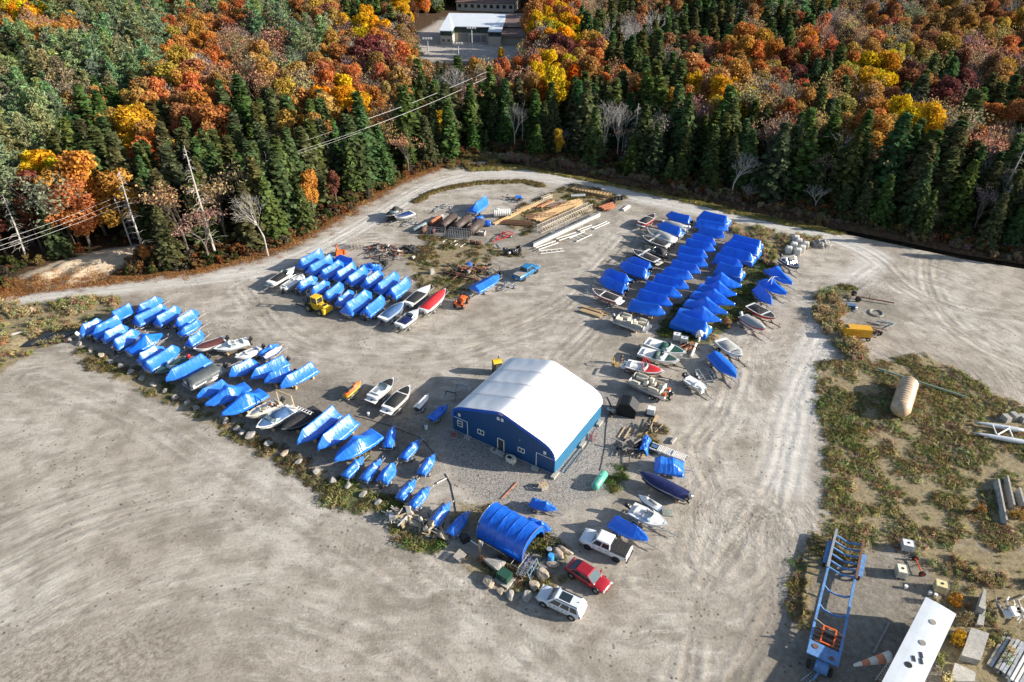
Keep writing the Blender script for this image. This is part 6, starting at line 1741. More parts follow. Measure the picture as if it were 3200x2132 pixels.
for x, r_, s_ in ((.5, .6, 1), (.5, .6, -1), (2.35, .38, 1), (2.35, .38, -1)):
    o = fpart('wheel', RUBBER, lambda b: b.wheel((x, s_ * .72, r_), r_, .34), tk, True); fpart('rim', ORG, lambda b: b.tube((x, s_ * .74, r_), (x, s_ * .9, r_), r_ * .5, r_ * .45, 10), o)
im = PC('C', 1210, 260)
simple('snow_blower', 'orange tractor implement standing behind the middle cluster', 'implement', im, .5, [('frame', ORG, lambda b: (b.box((0, 0, .5), (1.6, .8, .8), top=.8), b.box((.9, 0, .5), (.3, 1.1, .7)))), ('chute', ORG, lambda b: (b.tube((-.3, 0, .9), (-.5, 0, 2.0), .2, .14, 8), b.tube((-.5, 0, 2.0), (-.2, 0, 2.3), .14, .16, 8))), ('drive_shaft', STEELD, lambda b: b.tube((.4, 0, .9), (1.3, .3, 1.0), .07, .07, 6))])
# ---------------------------------------------------------------- portable toilet, person, yellow stand
pp = P(1553, 1166)
simple('portable_toilet', 'portable toilet with dark walls and a yellow domed roof behind the shed', 'toilet', pp, .35, [('cabin_wall', PLAST, lambda b: b.box((0, 0, 1.05), (1.15, 1.15, 2.1), top=.98)), ('roof', YEL, lambda b: b.loft([[(x, y, 2.1 + .34 * math.sin(PI * (y + .62) / 1.24)) for y in [-.62 + 1.24 * i / 8 for i in range(9)]] + [] for x in (-.62, -.3, 0, .3, .62)], closed=False, cap=False)), ('door', mat('dark_grey_door', (.06, .06, .065), .5), lambda b: b.box((0, -.59, 1.0), (.75, .03, 1.8))), ('vent_pipe', PLAST, lambda b: b.tube((.4, .4, 2.0), (.4, .4, 2.75), .06, .06, 6))])
def skin(name, vs, es, rs, m_, parent, root=0):
    me = bpy.data.meshes.new(name); me.from_pydata(vs, es, []); me.update(); me.materials.append(m_)
    o = link(name, me, parent); md = o.modifiers.new('skin', 'SKIN'); md.use_smooth_shade = True
    for i, r_ in enumerate(rs):
        d = me.skin_vertices[0].data[i]; d.radius = r_ if isinstance(r_, tuple) else (r_, r_); d.use_root = i == root
    sb = o.modifiers.new('smooth', 'SUBSURF'); sb.levels = 1; sb.render_levels = 1
    return o
SKIN = mat('skin', (.42, .25, .18), .6, var=.05); CLOTH = mat('black_clothes', (.02, .02, .025), .85); HAIR = mat('dark_cap', (.03, .025, .025), .8)
per = thing('person', 'person in dark hooded top and dark shorts standing by the red sports boat', 'person', PC('U', 378, 535), R(-50))
skin('body', [(0, 0, .92), (0, 0, 1.2), (.01, 0, 1.42), (.02, 0, 1.52), (.03, 0, 1.68), (0, .19, 1.40), (.03, .27, 1.12), (.12, .27, .90), (.15, .26, .8), (0, -.19, 1.40), (.03, -.27, 1.12), (.12, -.27, .90), (.15, -.26, .8), (0, .1, .86), (.03, .11, .48), (0, .12, .09), (.13, .13, .04), (0, -.1, .86), (.06, -.11, .48), (.03, -.12, .09), (.16, -.13, .04)],
     [(0, 1), (1, 2), (2, 3), (3, 4), (2, 5), (5, 6), (6, 7), (7, 8), (2, 9), (9, 10), (10, 11), (11, 12), (0, 13), (13, 14), (14, 15), (15, 16), (0, 17), (17, 18), (18, 19), (19, 20)],
     [(.13, .16), (.12, .15), (.10, .13), .055, (.10, .085), .055, .045, .035, .035, .055, .045, .035, .035, .09, .06, .04, .035, .09, .06, .04, .035], SKIN, per)
skin('hooded_top', [(0, 0, .93), (0, 0, 1.2), (.0, 0, 1.43), (-.07, 0, 1.5), (0, .20, 1.40), (.03, .28, 1.12), (.11, .28, .93), (0, -.20, 1.40), (.03, -.28, 1.12), (.11, -.28, .93)], [(0, 1), (1, 2), (2, 3), (2, 4), (4, 5), (5, 6), (2, 7), (7, 8), (8, 9)], [(.16, .19), (.155, .19), (.13, .17), .09, .085, .07, .055, .085, .07, .055], CLOTH, per)
skin('shorts', [(0, 0, .95), (0, .1, .80), (.02, .11, .5), (0, -.1, .80), (.04, -.11, .5)], [(0, 1), (1, 2), (0, 3), (3, 4)], [(.145, .18), .11, .09, .11, .09], CLOTH, per)
b = MB(); b.loft([[(.03 + .105 * k * math.cos(a), .092 * k * math.sin(a), z) for a in [2 * PI * i / 10 for i in range(10)]] for k, z in ((1.02, 1.68), (1.0, 1.74), (.8, 1.80), (.3, 1.83))]); b.box((.15, 0, 1.69), (.14, .15, .02)); b.build('cap', HAIR, per, True)
b = MB(); b.box((.125, 0, 1.64), (.03, .03, .045)); [b.box((.12, s_ * .035, 1.67), (.012, .022, .012)) for s_ in (-1, 1)]; b.build('face', SKIN, per)
simple('boat_stand', 'yellow folding boat stand beside the standing person', 'stand', PC('U', 300, 560), .3, [('frame', YEL, lambda b: (b.bar((-.5, -.35, .05), (.6, .35, .35), .08, .08), b.bar((-.5, .35, .05), (.6, -.35, .35), .08, .08), b.bar((-.5, -.35, .3), (-.55, -.35, 1.5), .07, .07), b.bar((-.5, .3, .3), (-.55, .3, 1.5), .07, .07), b.bar((-.55, -.38, 1.5), (-.55, .33, 1.5), .07, .07), b.bar((0, -.5, .2), (.2, .6, .2), .08, .08)))])
def bucket(c, x, y, label, m_=WHITE, lid=True):
    simple('bucket', label, 'bucket', PC(c, x, y), 0, [('pail', m_, lambda b: b.tube((0, 0, 0), (0, 0, .38), .14, .17, 12)), ('lid' if lid else 'rim', WHITE, lambda b: b.tube((0, 0, .38), (0, 0, .41), .18, .18, 12))])
bucket('U', 447, 655, 'white bucket in front of the red sports boat')
bucket('Y', 1262, 690, 'white bucket standing alone between the two pale totes')
bucket('Y', 1482, 745, 'white bucket left of the pair at the yellow tote')
bucket('Y', 1535, 768, 'white bucket right of the pair at the yellow tote')

# ---------------------------------------------------------------- far buildings, lot lamps, power line
BEIGE = mat('beige_siding', (.52, .47, .38), .7, var=.08); DKGREEN = mat('dark_green_siding', (.035, .07, .05), .6, var=.12); BRROOF = mat('brown_shingle', (.16, .10, .085), .9, var=.25, vs=1.5)
WROOF = mat('pale_metal_roof', (.62, .65, .68), .35, var=.05, vs=.5); GREEN2 = mat('light_green_siding', (.10, .36, .25), .6); GRDOOR = mat('grey_roller_door', (.20, .20, .22), .6)
def zsolve(px, py, q):        # height at which a point above ground point q shows at picture row py
    d = math.hypot(q.x, q.y); lo, hi = 0, 40
    for _ in range(40):
        m_ = (lo + hi) / 2
        if proj((q.x, q.y, m_))[1] > py: lo = m_
        else: hi = m_
    return lo
g0 = PC('I', 303, 548); g1 = PC('I', 1040, 562); gL, grz = axis(g0, g1)
gar = thing('garage_building', 'long beige and green garage with pale metal roof and roller doors in the forest lot', 'building', g0, grz)
k_ = gL / (1040 - 303)
hW = zsolve(0, nat('I', 303, 382)[1], g0)
def gp_(nm, m_, fn, par=gar): b = MB(); fn(b); return b.build(nm, m_, par)
lw, rw = (445 - 303) * k_, (890 - 303) * k_
dp = 26.0; rec = 7.0
for nm, x0, x1, y0 in (('left_wing', 0, lw, 0), ('main_hall', lw, rw, rec), ('right_wing', rw, gL, 0)):
    w_ = gp_(nm, BEIGE, lambda b: b.box(((x0 + x1) / 2, (y0 + dp) / 2, hW * .33), (x1 - x0 - .02, dp - y0, hW * .66)))
    gp_('upper_band', DKGREEN, lambda b: b.box(((x0 + x1) / 2, (y0 + dp) / 2, hW * .83), (x1 - x0 - .02, dp - y0, hW * .33)), w_)
gp_('roof', WROOF, lambda b: (b.loft([[(-.4, -.5, hW + .02), (lw + .2, -.5, hW + .02), (lw + .2, rec - .5, hW + .5), (rw - .2, rec - .5, hW + .5), (rw - .2, -.5, hW + .02), (gL + .2, -.5, hW + .02), (gL + .2, dp, hW + 2.6), (-.4, dp, hW + 2.6)], [(-.4, -.5, hW + .3), (lw + .2, -.5, hW + .3), (lw + .2, rec - .5, hW + .8), (rw - .2, rec - .5, hW + .8), (rw - .2, -.5, hW + .3), (gL + .2, -.5, hW + .3), (gL + .2, dp, hW + 2.9), (-.4, dp, hW + 2.9)]])))
for xa, xb, h_ in ((487, 612, .62), (632, 704, .5), (707, 765, .5), (778, 836, .5)):
    gp_('roller_door', GRDOOR, lambda b: b.box((((xa + xb) / 2 - 303) * k_, rec - .06, hW * h_ / 2), ((xb - xa) * k_, .12, hW * h_)))
for xa, y0 in ((335, 0), (402, 0), (930, 0), (1000, 0), (515, rec), (545, rec), (575, rec), (740, rec)):
    gp_('window', GLASS, lambda b: b.box(((xa - 303) * k_, y0 - .05, hW * .84), (1.1, .1, hW * .16)))
for xa in (340, 405): gp_('window', GLASS, lambda b: b.box(((xa - 303) * k_, -.05, hW * .32), (1.1, .1, hW * .18)))
ax0, ax1 = gL + .05, gL + (1310 - 1040) * k_
gp_('annex', BEIGE, lambda b: b.box(((ax0 + ax1) / 2, dp / 2 + 1, hW * .3), (ax1 - ax0, dp - 4, hW * .6)))
gp_('annex_lower_roof', BRROOF, lambda b: b.loft([[(ax0, 1, hW * .62), (ax1, 1, hW * .62), (ax1, 9, hW * .95), (ax0, 9, hW * .95)], [(ax0, 1, hW * .66), (ax1, 1, hW * .66), (ax1, 9, hW), (ax0, 9, hW)]]))
gp_('annex_band', DKGREEN, lambda b: b.box(((ax0 + ax1) / 2, 13.5, hW * .95), (ax1 - ax0 - .1, 9, hW * .3)))
gp_('annex_upper_roof', BRROOF, lambda b: b.loft([[(ax0, 8.6, hW * 1.1), (ax1, 8.6, hW * 1.1), (ax1, dp, hW * 1.55), (ax0, dp, hW * 1.55)], [(ax0, 8.6, hW * 1.14), (ax1, 8.6, hW * 1.14), (ax1, dp, hW * 1.6), (ax0, dp, hW * 1.6)]]))
gp_('annex_side', GREEN2, lambda b: b.loft([[(ax1 + .02, 1, hW * .45), (ax1 + .02, dp, hW * .45), (ax1 + .02, dp, hW * 1.52), (ax1 + .02, 9, hW * 1.1), (ax1 + .02, 1, hW * .6)], [(ax1 + .15, 1, hW * .45), (ax1 + .15, dp, hW * .45), (ax1 + .15, dp, hW * 1.52), (ax1 + .15, 9, hW * 1.1), (ax1 + .15, 1, hW * .6)]]))
def gabled(name, label, loc, rz, L, W_, h, rise, wall, roof, win=0):
    t = thing(name, label, 'building', loc, rz)
    fpart('wall', wall, lambda b: b.extr([(0, 0), (0, h), (0, h)], 0, 0) if False else b.box((L / 2, W_ / 2, h / 2), (L, W_, h)), t)
    fpart('gable_end', wall, lambda b: [b.loft([[(x, 0, h), (x, W_, h), (x, W_ / 2, h + rise)], [(x + .1, 0, h), (x + .1, W_, h), (x + .1, W_ / 2, h + rise)]]) for x in (0, L - .1)], t)
    for y0, y1 in ((-.4, W_ / 2), (W_ + .4, W_ / 2)):
        fpart('roof_slope', roof, lambda b: b.loft([[(-.4, y0, h - .1), (L + .4, y0, h - .1), (L + .4, y1, h + rise), (-.4, y1, h + rise)], [(-.4, y0, h + .1), (L + .4, y0, h + .1), (L + .4, y1, h + rise + .2), (-.4, y1, h + rise + .2)]]), t)
    for i in range(win): fpart('window', GLASS, lambda b: b.box((L * (i + .5) / win, -.04, h * .6), (L / win * .5, .1, h * .4)), t)
q0 = PC('I', 455, 238); q1 = PC('I', 1165, 262); l_, r_ = axis(q0, q1)
gabled('long_building', 'long low building with brown shingle roof behind the garage', q0 + Vector((0, 26, 0)), r_, l_ * 1.05, 16, 4.0, 3.2, BEIGE, BRROOF, 9)
q0 = PC('I', 585, 150); gabled('house', 'brick brown house with a tan gable roof behind the brown shingle building', q0 + Vector((0, 60, 0)), -.5, 26, 22, 5, 4.5, mat('orange_brick', (.36, .16, .07), .9), mat('tan_shingle', (.42, .36, .30), .9, var=.12), 4)
q0 = PC('I', 1650, 235); gabled('dark_roof_building', 'wide building with grey black roof half hidden in the forest', q0 + Vector((0, 25, 0)), -.08, 48, 26, 4.5, 4.0, BEIGE, mat('grey_black_shingle', (.13, .13, .14), .9, var=.12), 6)
q0 = P(1022, 128); gabled('long_brown_house', 'brown house peeping through the trees left of the garage', q0, .05, 20, 9, 3.5, 2, mat('brown_brick', (.22, .12, .09), .9), BRROOF, 4)
for i, (x, yb, yt, lb) in enumerate(((152, 670, 480, 'pale floodlight pole at the left side of the garage lot'), (523, 740, 540, 'floodlight pole in front of the garage roller doors'), (688, 595, 350, 'tallest floodlight pole between the garage doors'))):
    q = PC('I', x, yb); h_ = zsolve(0, nat('I', x, yt)[1], q)
    simple('light_pole', lb, 'lamp post', q, 0, [('pole', GALV, lambda b: b.tube((0, 0, 0), (0, 0, h_), .22, .16, 6)), ('crossarm', GALV, lambda b: b.bar((-1.6, 0, h_), (1.6, 0, h_), .16, .16))] + [('floodlight', WHITE, lambda b, x_=x_: b.box((x_, -.3, h_ + .3), (.7, .5, .6))) for x_ in (-1.5, -.5, .5, 1.5)])
fe = thing('lot_fence', 'thin wire fence along the front of the garage lot', 'fence', PC('I', 480, 760))
fo = fe.location
b = MB(); fpts = [PC('I', *p) - fo for p in ((390, 655), (740, 715), (870, 690), (1010, 690))]
for p, q in zip(fpts[:-1], fpts[1:]):
    for h_ in (.4, 1.0, 1.6): b.tube(p + Vector((0, 0, h_)), q + Vector((0, 0, h_)), .04, .04, 4)
b.build('wire', GALV, fe)
for p, q in zip(fpts[:-1], fpts[1:]):
    for i in range(5):
        s_ = p.lerp(q, i / 5); b = MB(); b.tube(s_, s_ + Vector((0, 0, 1.8)), .07, .07, 5); b.build('post', GALV, fe)
simple('play_tower', 'bright blue play structure far behind the brown roofed building', 'playground', PC('I', 1060, 60), 0, [('panel', SHEDT, lambda b: (b.box((0, 0, 4), (5, 2, 5)), b.box((-5, 0, 3), (4, 2, 2.5)))), ('post', SHEDT, lambda b: [b.tube((x, 0, 0), (x, 0, 7), .3, .3, 6) for x in (-7, -2.5, 2.5)])])
# power line: pole and three wires on each side of it
pb_ = P(410, 765); ph_ = zsolve(0, 618, pb_)
simple('utility_pole', 'wooden utility pole among the orange maples on the left', 'pole', pb_, R(25), [('post', BARK_PALE, lambda b: b.tube((0, 0, 0), (0, 0, ph_), .17, .12, 8)), ('crossarm', WOODG, lambda b: b.bar((0, -1.2, ph_ - .3), (0, 1.2, ph_ - .3), .12, .14)), ('insulator', WHITE, lambda b: [b.tube((0, y, ph_ - .25), (0, y, ph_ + .05), .06, .06, 6) for y in (-1.1, 0, 1.1)])])
WIRE = mat('bright_wire', (.62, .60, .57), .4)
def wire(label, pts, h0, h1, hm, r_=.02):
    a = P(*pts[0], h0); c_ = P(*pts[1], h1)
    b = MB(); q = [a.lerp(c_, i / 14) + Vector((0, 0, -hm * 4 * (i / 14) * (1 - i / 14))) for i in range(15)]
    b.path(q, r_, 4); tag(b.build('power_line', WIRE), label, 'wire', 'power lines on the left')
for i, (ya, yb, x2, y2, x3, y3) in enumerate(((748, 618, 775, 492, 1110, 385), (762, 634, 758, 514, 1140, 402), (775, 648, 782, 513, 1130, 412))):
    n_ = ('top', 'middle', 'bottom')[i]
    wire(f'{n_} bright wire left of the utility pole', ((-60, ya + 22 if i == 0 else ya + 25), (358 + i * 3, yb)), 9.5, ph_ - .2 * i, .35)
    wire(f'{n_} bright wire from the utility pole to the left conifers', ((358 + i * 3, yb), (x3, y3)), ph_ - .2 * i, 14.5, .6)
    if i < 2: wire(f'{("upper", "lower")[i]} far wire running on towards the garage lot', ((x3, y3), (1535 + i * 4, 218 + i * 16)), 14.5, 15, .5, .035)
# ---------------------------------------------------------------- boulders
ROCK = mat('grey_boulder', (.34, .32, .29), .9, var=.3, vs=2.2, bump=.6, bs=9, col2=(.16, .15, .14))
ROCKT = mat('tan_boulder', (.46, .37, .27), .9, var=.3, vs=2.2, bump=.6, bs=9, col2=(.24, .20, .16))
def boulder(c, x, y, label, s_=.5, tan=False, st=1.0, rz=None, flat=.75, group='boulders along the yard edge'):
    r = random.Random(int(x * 7 + y)); bm = bmesh.new(); bmesh.ops.create_icosphere(bm, subdivisions=3, radius=1)
    pl = [(rv(r), r.uniform(.5, .8)) for _ in range(13)]
    for v in bm.verts:
        p = v.co.copy()
        for n, d in pl:
            e = p.dot(n)
            if e > d: p -= n * (e - d) * .92
        p *= 1 + .10 * mnoise.fractal(v.co * 1.8 + Vector((x, y, 0)) * .1, 1, 2, 3)
        v.co = Vector((p.x * s_ * st * 1.25, p.y * s_ * 1.0, p.z * s_ * flat))
    me = bpy.data.meshes.new('boulder'); bm.to_mesh(me); bm.free(); me.materials.append(ROCKT if tan else ROCK)
    o = link('boulder', me); q = PC(c, x, y); o.location = (q.x, q.y, s_ * flat * .55); o.rotation_euler = (0, 0, r.uniform(0, 3) if rz is None else rz)
    return tag(o, label, 'boulder', group)
for i, (x, y) in enumerate(((90, 845), (230, 905), (390, 995), (545, 1070), (680, 1175), (820, 1235), (970, 1315), (1130, 1415), (1290, 1495))):
    boulder('A', x, y, f'{ORD[i]} grey boulder from the left end of the boulder row', .52, i in (2, 3))
for i, (x, y) in enumerate(((75, 1130), (235, 1220), (395, 1305), (530, 1375))):
    boulder('B', x, y, f'{ORD[i]} boulder beside the grey pontoon and peaked boats', .52)
for i, (x, y, s_) in enumerate(((730, 1115, .25), (770, 1085, .22), (715, 1105, .2))): boulder('A', x, y, ('small tan stone', 'flat small stone', 'small grey stone')[i] + ' in the little rock pile of the boulder row', s_, True)
for x, y, lb, s_, tn in ((370, 450, 'pale broken concrete lump in front of the beige boat', .55, False), (570, 580, 'smallest of three clustered boulders by the blue bowrider', .5, False), (650, 655, 'middle of three clustered boulders by the blue bowrider', .5, False), (800, 705, 'broad flat boulder, right of three clustered ones', .7, False),
                         (1110, 850, 'round grey boulder below the black covered boat', .6, False), (1400, 1010, 'pale wedge boulder below the big wrapped boats', .55, True), (1660, 1150, 'grey boulder at the edge of the grass below the wrapped boats', .5, False), (1940, 1320, 'long mossy boulder in front of the three jet skis', .6, False)):
    boulder('H', x, y, lb, s_, tn)
for x, y, lb in ((650, 1230, 'sharp pale boulder left of the square one on the grass'), (870, 1295, 'square pale boulder on the grass'), (1085, 1415, 'upright thin boulder on the grass'), (1295, 1540, 'boulder at the right end of the grass strip')): boulder('E', x, y, lb, .52, False)
for x, y, lb, s_, st in ((180, 570, 'round boulder at the top of the lumber rubble', .55, 1), (450, 735, 'long smooth boulder between the two lumber rubble heaps', .6, 1.6), (820, 900, 'large tan boulder right of the lumber rubble', .7, 1.4)): boulder('F', x, y, lb, s_, True, st, -.5)
for x, y, lb, s_, st, tn in ((290, 490, 'very long grey boulder below the blue tent', .8, 2.0, False), (215, 760, 'pinkish boulder left of the green transformer box', .65, 1, True), (385, 880, 'narrow tan boulder below the transformer box', .45, 1, True), (520, 950, 'grey boulder right of the narrow tan one', .55, 1, False), (770, 960, 'angular grey boulder beside the silver SUV front', .72, 1, False),
                             (865, 790, 'striped tan boulder behind the silver SUV front', .62, 1.1, True), (1010, 635, 'large round tan boulder with pale veins', .72, 1, True), (1140, 495, 'grey tan boulder beside the pallets', .5, 1.2, True), (1195, 355, 'tall tan boulder next to the blue barrel', .7, 1.3, True), (1310, 300, 'long flat orange tan stone beside the tall boulder', .55, 1.5, True)):
    boulder('V', x, y, lb, s_, tn, st, -.5 if st > 1.2 else None)

# ---------------------------------------------------------------- tanks, drums, containers
RUST = mat('rusty_steel', (.20, .085, .045), .85, var=.35, vs=3, col2=(.10, .06, .045)); RUSTD = mat('dark_rusty_tank', (.035, .028, .024), .6, var=.3, vs=2, col2=(.13, .07, .05), split=(.52, .6))
RUSTO = mat('orange_rust', (.42, .15, .07), .8, var=.25, vs=2); GREYS = mat('grey_blue_steel', (.24, .29, .30), .55, var=.2); MAROONS = mat('maroon_steel', (.12, .035, .035), .6, var=.25)
def lying(name, label, cat, c, p0, p1, r_, m_, n=18, bands=0, dome=.12, feet=True, bm_=None, rib=0):
    a, b_ = PC(c, *p0, r_), PC(c, *p1, r_); L, rz = axis(a, b_); a.z = 0
    t = thing(name, label, cat, a, rz)
    pr = [(-r_ * dome, .35), (-r_ * dome * .6, .75), (0, 1)]
    if rib:
        k = int(L / rib)
        for i in range(k): pr += [(L * (i + .1) / k, 1), (L * (i + .3) / k, .93), (L * (i + .7) / k, .93), (L * (i + .9) / k, 1)]
    pr += [(L, 1), (L + r_ * dome * .6, .75), (L + r_ * dome, .35)]
    b = MB(); b.loft([[(x, r_ * k * math.cos(2 * PI * i / n), r_ + .04 + r_ * k * math.sin(2 * PI * i / n)) for i in range(n)] for x, k in pr]); b.build('shell', m_, t, True)
    for i in range(bands):
        b = MB(); x = L * (i + .5) / bands; b.tube((x - .05, 0, r_ + .04), (x + .05, 0, r_ + .04), r_ * 1.03, r_ * 1.03, n); b.build('band', bm_ or m_, t)
    return t, L
for p0, p1, lb in (((1010, 700), (1190, 545), 'left of the three black rusty tanks'), ((1205, 715), (1395, 575), 'middle of the three black rusty tanks'), ((1405, 770), (1580, 625), 'right of the three black rusty tanks, streaked with rust')):
    t_, L_ = lying('steel_tank', lb, 'tank', 'K', p0, p1, .95, RUSTD, 20, 0, .1)
    b = MB(); b.tube((L_ * .2, 0, 1.9), (L_ * .2, 0, 2.12), .14, .14, 8); b.tube((L_ * .7, 0, 1.9), (L_ * .7, 0, 2.1), .1, .1, 8); b.build('filler_neck', RUST, t_)
lying('steel_pipe', 'long pale grey steel pipe left of the rusty tanks', 'pipe', 'K', (600, 735), (1030, 530), .42, GREYS, 16, 3, .02)
lying('steel_drum', 'orange steel cylinder between grey pipe and black tanks', 'tank', 'K', (860, 640), (1000, 560), .6, RUSTO, 16, 0, .3)
lying('steel_drum', 'brown rusty drum in front of the orange cylinder', 'drum', 'K', (730, 765), (795, 690), .48, RUST, 14, 2, .05)
lying('steel_pipe', 'maroon steel pipe left of the black tanks', 'pipe', 'K', (870, 770), (1030, 610), .42, MAROONS, 14, 0, .1)
BARB = mat('blue_barrel_plastic', (.01, .13, .60), .4, var=.15); BARL = mat('light_blue_barrel', (.05, .30, .62), .4, var=.1)
lying('plastic_barrel', 'blue ribbed barrel behind the streaked tank', 'barrel', 'K', (1510, 590), (1600, 560), .55, BARB, 16, 4, .1)
lying('plastic_barrel', 'blue ribbed barrel at the right of the streaked tank', 'barrel', 'K', (1640, 640), (1720, 640), .6, BARB, 16, 4, .1)
lying('steel_drum', 'rusty drum lying left in front of the metal racks', 'drum', 'K', (1425, 905), (1500, 905), .38, RUST, 14, 2, .05)
lying('steel_drum', 'rusty drum lying right in front of the metal racks', 'drum', 'K', (1510, 920), (1595, 920), .38, RUST, 14, 2, .05)
WTANK = mat('white_tank_plastic', (.70, .67, .60), .5, var=.1, vs=1.5)
t_, L_ = lying('water_tank', 'white ribbed plastic tank beside the lone wrapped boat', 'tank', 'M', (205, 490), (440, 480), .85, WTANK, 20, 0, .12, rib=.38)
b = MB(); b.tube((L_ * .22, 0, 1.7), (L_ * .22, 0, 1.86), .34, .32, 14); b.build('lid', WTANK, t_)
FIBER = mat('tan_fibreglass', (.48, .35, .23), .5, var=.2, vs=1.2, col2=(.30, .19, .10), split=(.5, .75))
lying('fibreglass_tank', 'large tan ribbed fibreglass tank lying in the weeds', 'tank', 'X', (1195, 1205), (1265, 985), 1.25, FIBER, 26, 0, .85, rib=.55)
TURQ = mat('turquoise_paint', (.10, .38, .28), .35, var=.08)
t_, L_ = lying('propane_tank', 'turquoise propane tank on the gravel near the shed', 'tank', 'G', (275, 1300), (405, 1115), .52, TURQ, 20, 0, .6)
b = MB(); b.tube((L_ * .62, 0, 1.05), (L_ * .62, 0, 1.24), .2, .2, 12); b.tube((L_ * .3, 0, 1.05), (L_ * .3, 0, 1.14), .07, .07, 8); b.build('valve_cap', TURQ, t_)
b = MB(); [b.box((L_ * k, 0, .05), (.12, .7, .1)) for k in (.15, .8)]; b.build('foot', CONC, t_)
def upright(name, label, cat, q, r_, h_, m_, bands=2, top=None):
    return simple(name, label, cat, q, 0, [('body', m_, lambda b: b.tube((0, 0, 0), (0, 0, h_), r_, r_, 16)), ('lid', top or m_, lambda b: b.tube((0, 0, h_), (0, 0, h_ + .03), r_ * .9, r_ * .85, 16))] + [('hoop', m_, lambda b, i=i: b.tube((0, 0, h_ * (i + 1) / (bands + 1) - .02), (0, 0, h_ * (i + 1) / (bands + 1) + .02), r_ * 1.05, r_ * 1.05, 16)) for i in range(bands)])
upright('plastic_barrel', 'light blue barrel standing beside the tent boulders', 'barrel', PC('V', 1112, 430), .34, .95, BARL, 2)
upright('metal_drum', 'dark drum of rubbish left of the light blue barrel', 'drum', PC('V', 1085, 325), .33, .8, STEELD, 2, GALV)
upright('bollard', 'short white cylinder behind the black covered bowrider', 'post', PC('D', 240, 915), .2, .45, PVC, 0)
upright('striped_drum', 'white and blue striped drum in the shed shadow', 'drum', PC('D', 1070, 1110), .2, .8, WHITE, 2, BLUEC)
TOTE = mat('white_tote_plastic', (.66, .67, .66), .45, var=.08); TOTY = mat('yellowed_tote', (.66, .55, .28), .5, var=.15); TOTC = mat('cream_tote', (.66, .62, .48), .5, var=.1)
def tote(c, x, y, label, m_=TOTE, rz=.0):
    t = thing('liquid_tote', label, 'tote', PC(c, x, y), rz, 'liquid totes')
    fpart('bottle', m_, lambda b: b.box((0, 0, .64), (1.1, .92, .94), top=.96), t)
    fpart('cap', PLAST, lambda b: b.tube((0, 0, 1.11), (0, 0, 1.15), .13, .13, 10), t)
    fpart('pallet', WOODG, lambda b: [b.box((0, y_, .09), (1.2, .16, .14)) for y_ in (-.42, 0, .42)], t)
    cg = MB()
    for z in (.25, .48, .71, .94, 1.14): cg.path([(-.58, -.49, z), (.58, -.49, z), (.58, .49, z), (-.58, .49, z), (-.58, -.49, z)], .014, 4)
    for k in (-.5, -.25, 0, .25, .5):
        for s_ in (-1, 1): cg.tube((k * 1.14, s_ * .49, .15), (k * 1.14, s_ * .49, 1.15), .012, .012, 4); cg.tube((s_ * .58, k * .96, .15), (s_ * .58, k * .96, 1.15), .012, .012, 4)
    cg.build('cage', GALV, t); return t
tote('U', 1170, 195, 'white liquid tote, left of two behind the green canvas boat', rz=-.3); tote('U', 1275, 245, 'white liquid tote, right of two behind the green canvas boat', rz=-.3)
tote('Y', 1265, 335, 'white liquid tote in the weeds, farthest of three', rz=-.3); tote('Y', 1210, 570, 'cream liquid tote between the white and the yellowed one', TOTC, 1.3); tote('Y', 1570, 710, 'yellowed liquid tote nearest the white trailer roof', TOTY, -.4)
BAG = mat('white_bag', (.62, .60, .55), .8, var=.12, bump=.5, bs=6)
for i, (x, y, lb) in enumerate(((1775, 255, 'tan topped bulk bag at the back of the white bag group'), (1815, 300, 'white bulk bag just in front of the tan topped one'), (1915, 345, 'white bulk bag at the right end of the group'), (1745, 355, 'white bulk bag in the middle left of the group'), (1670, 415, 'white bulk bag at the left end of the group'), (1800, 440, 'white bulk bag nearest the open dark boat'), (1860, 400, 'white bulk bag between the nearest and the right end one'))):
    simple('bulk_bag', lb, 'bag', PC('Q', x, y), -.25, [('sack', BAG, lambda b: b.loft([[(k * (.5 + .06 * math.sin(5 * a)) * math.copysign(abs(math.cos(a)) ** .5, math.cos(a)), k * .5 * math.copysign(abs(math.sin(a)) ** .5, math.sin(a)), z) for a in [2 * PI * j / 16 for j in range(16)]] for k, z in ((1.1, 0), (1.25, .35), (1.25, .9), (1.1, 1.2), (.6, 1.3))])), ('lifting_loop', BAG, lambda b: [b.path([(sx * .3, sy * .3, 1.25), (sx * .36, sy * .36, 1.4), (sx * .2, sy * .36, 1.28)], .03, 4) for sx in (-1, 1) for sy in (-1, 1)])], 'white bulk bags')
def heap(name, label, c, x, y, s_, m_, h_, n=5, seed=1):
    r = random.Random(seed); bm = bmesh.new(); bmesh.ops.create_icosphere(bm, subdivisions=n, radius=1)
    for v in bm.verts:
        f = 1 + .35 * mnoise.fractal(v.co * 2.2 + Vector((seed, 0, 0)), 1, 2, 5); v.co = Vector((v.co.x * s_ * f, v.co.y * s_ * .7 * f, max(-.05, v.co.z) * h_ * f))
    me = bpy.data.meshes.new(name); bm.to_mesh(me); bm.free(); me.materials.append(m_); o = link(name, me); o.location = PC(c, x, y); return tag(o, label, 'heap')
heap('gravel_mound', 'grey gravel mound right of the white bulk bags', 'Q', 2150, 320, 1.9, ROCK, 1.2, 4, 3)
heap('tarp_heap', 'crumpled bright blue tarpaulin heap at the rear of the middle cluster', 'C', 1660, 470, 2.0, TARP, .9, 4, 5)
heap('net_heap', 'black heap of netting at the right end of the scrap pile', 'K', 560, 1040, 1.8, BLACKC, 1.1, 4, 8)

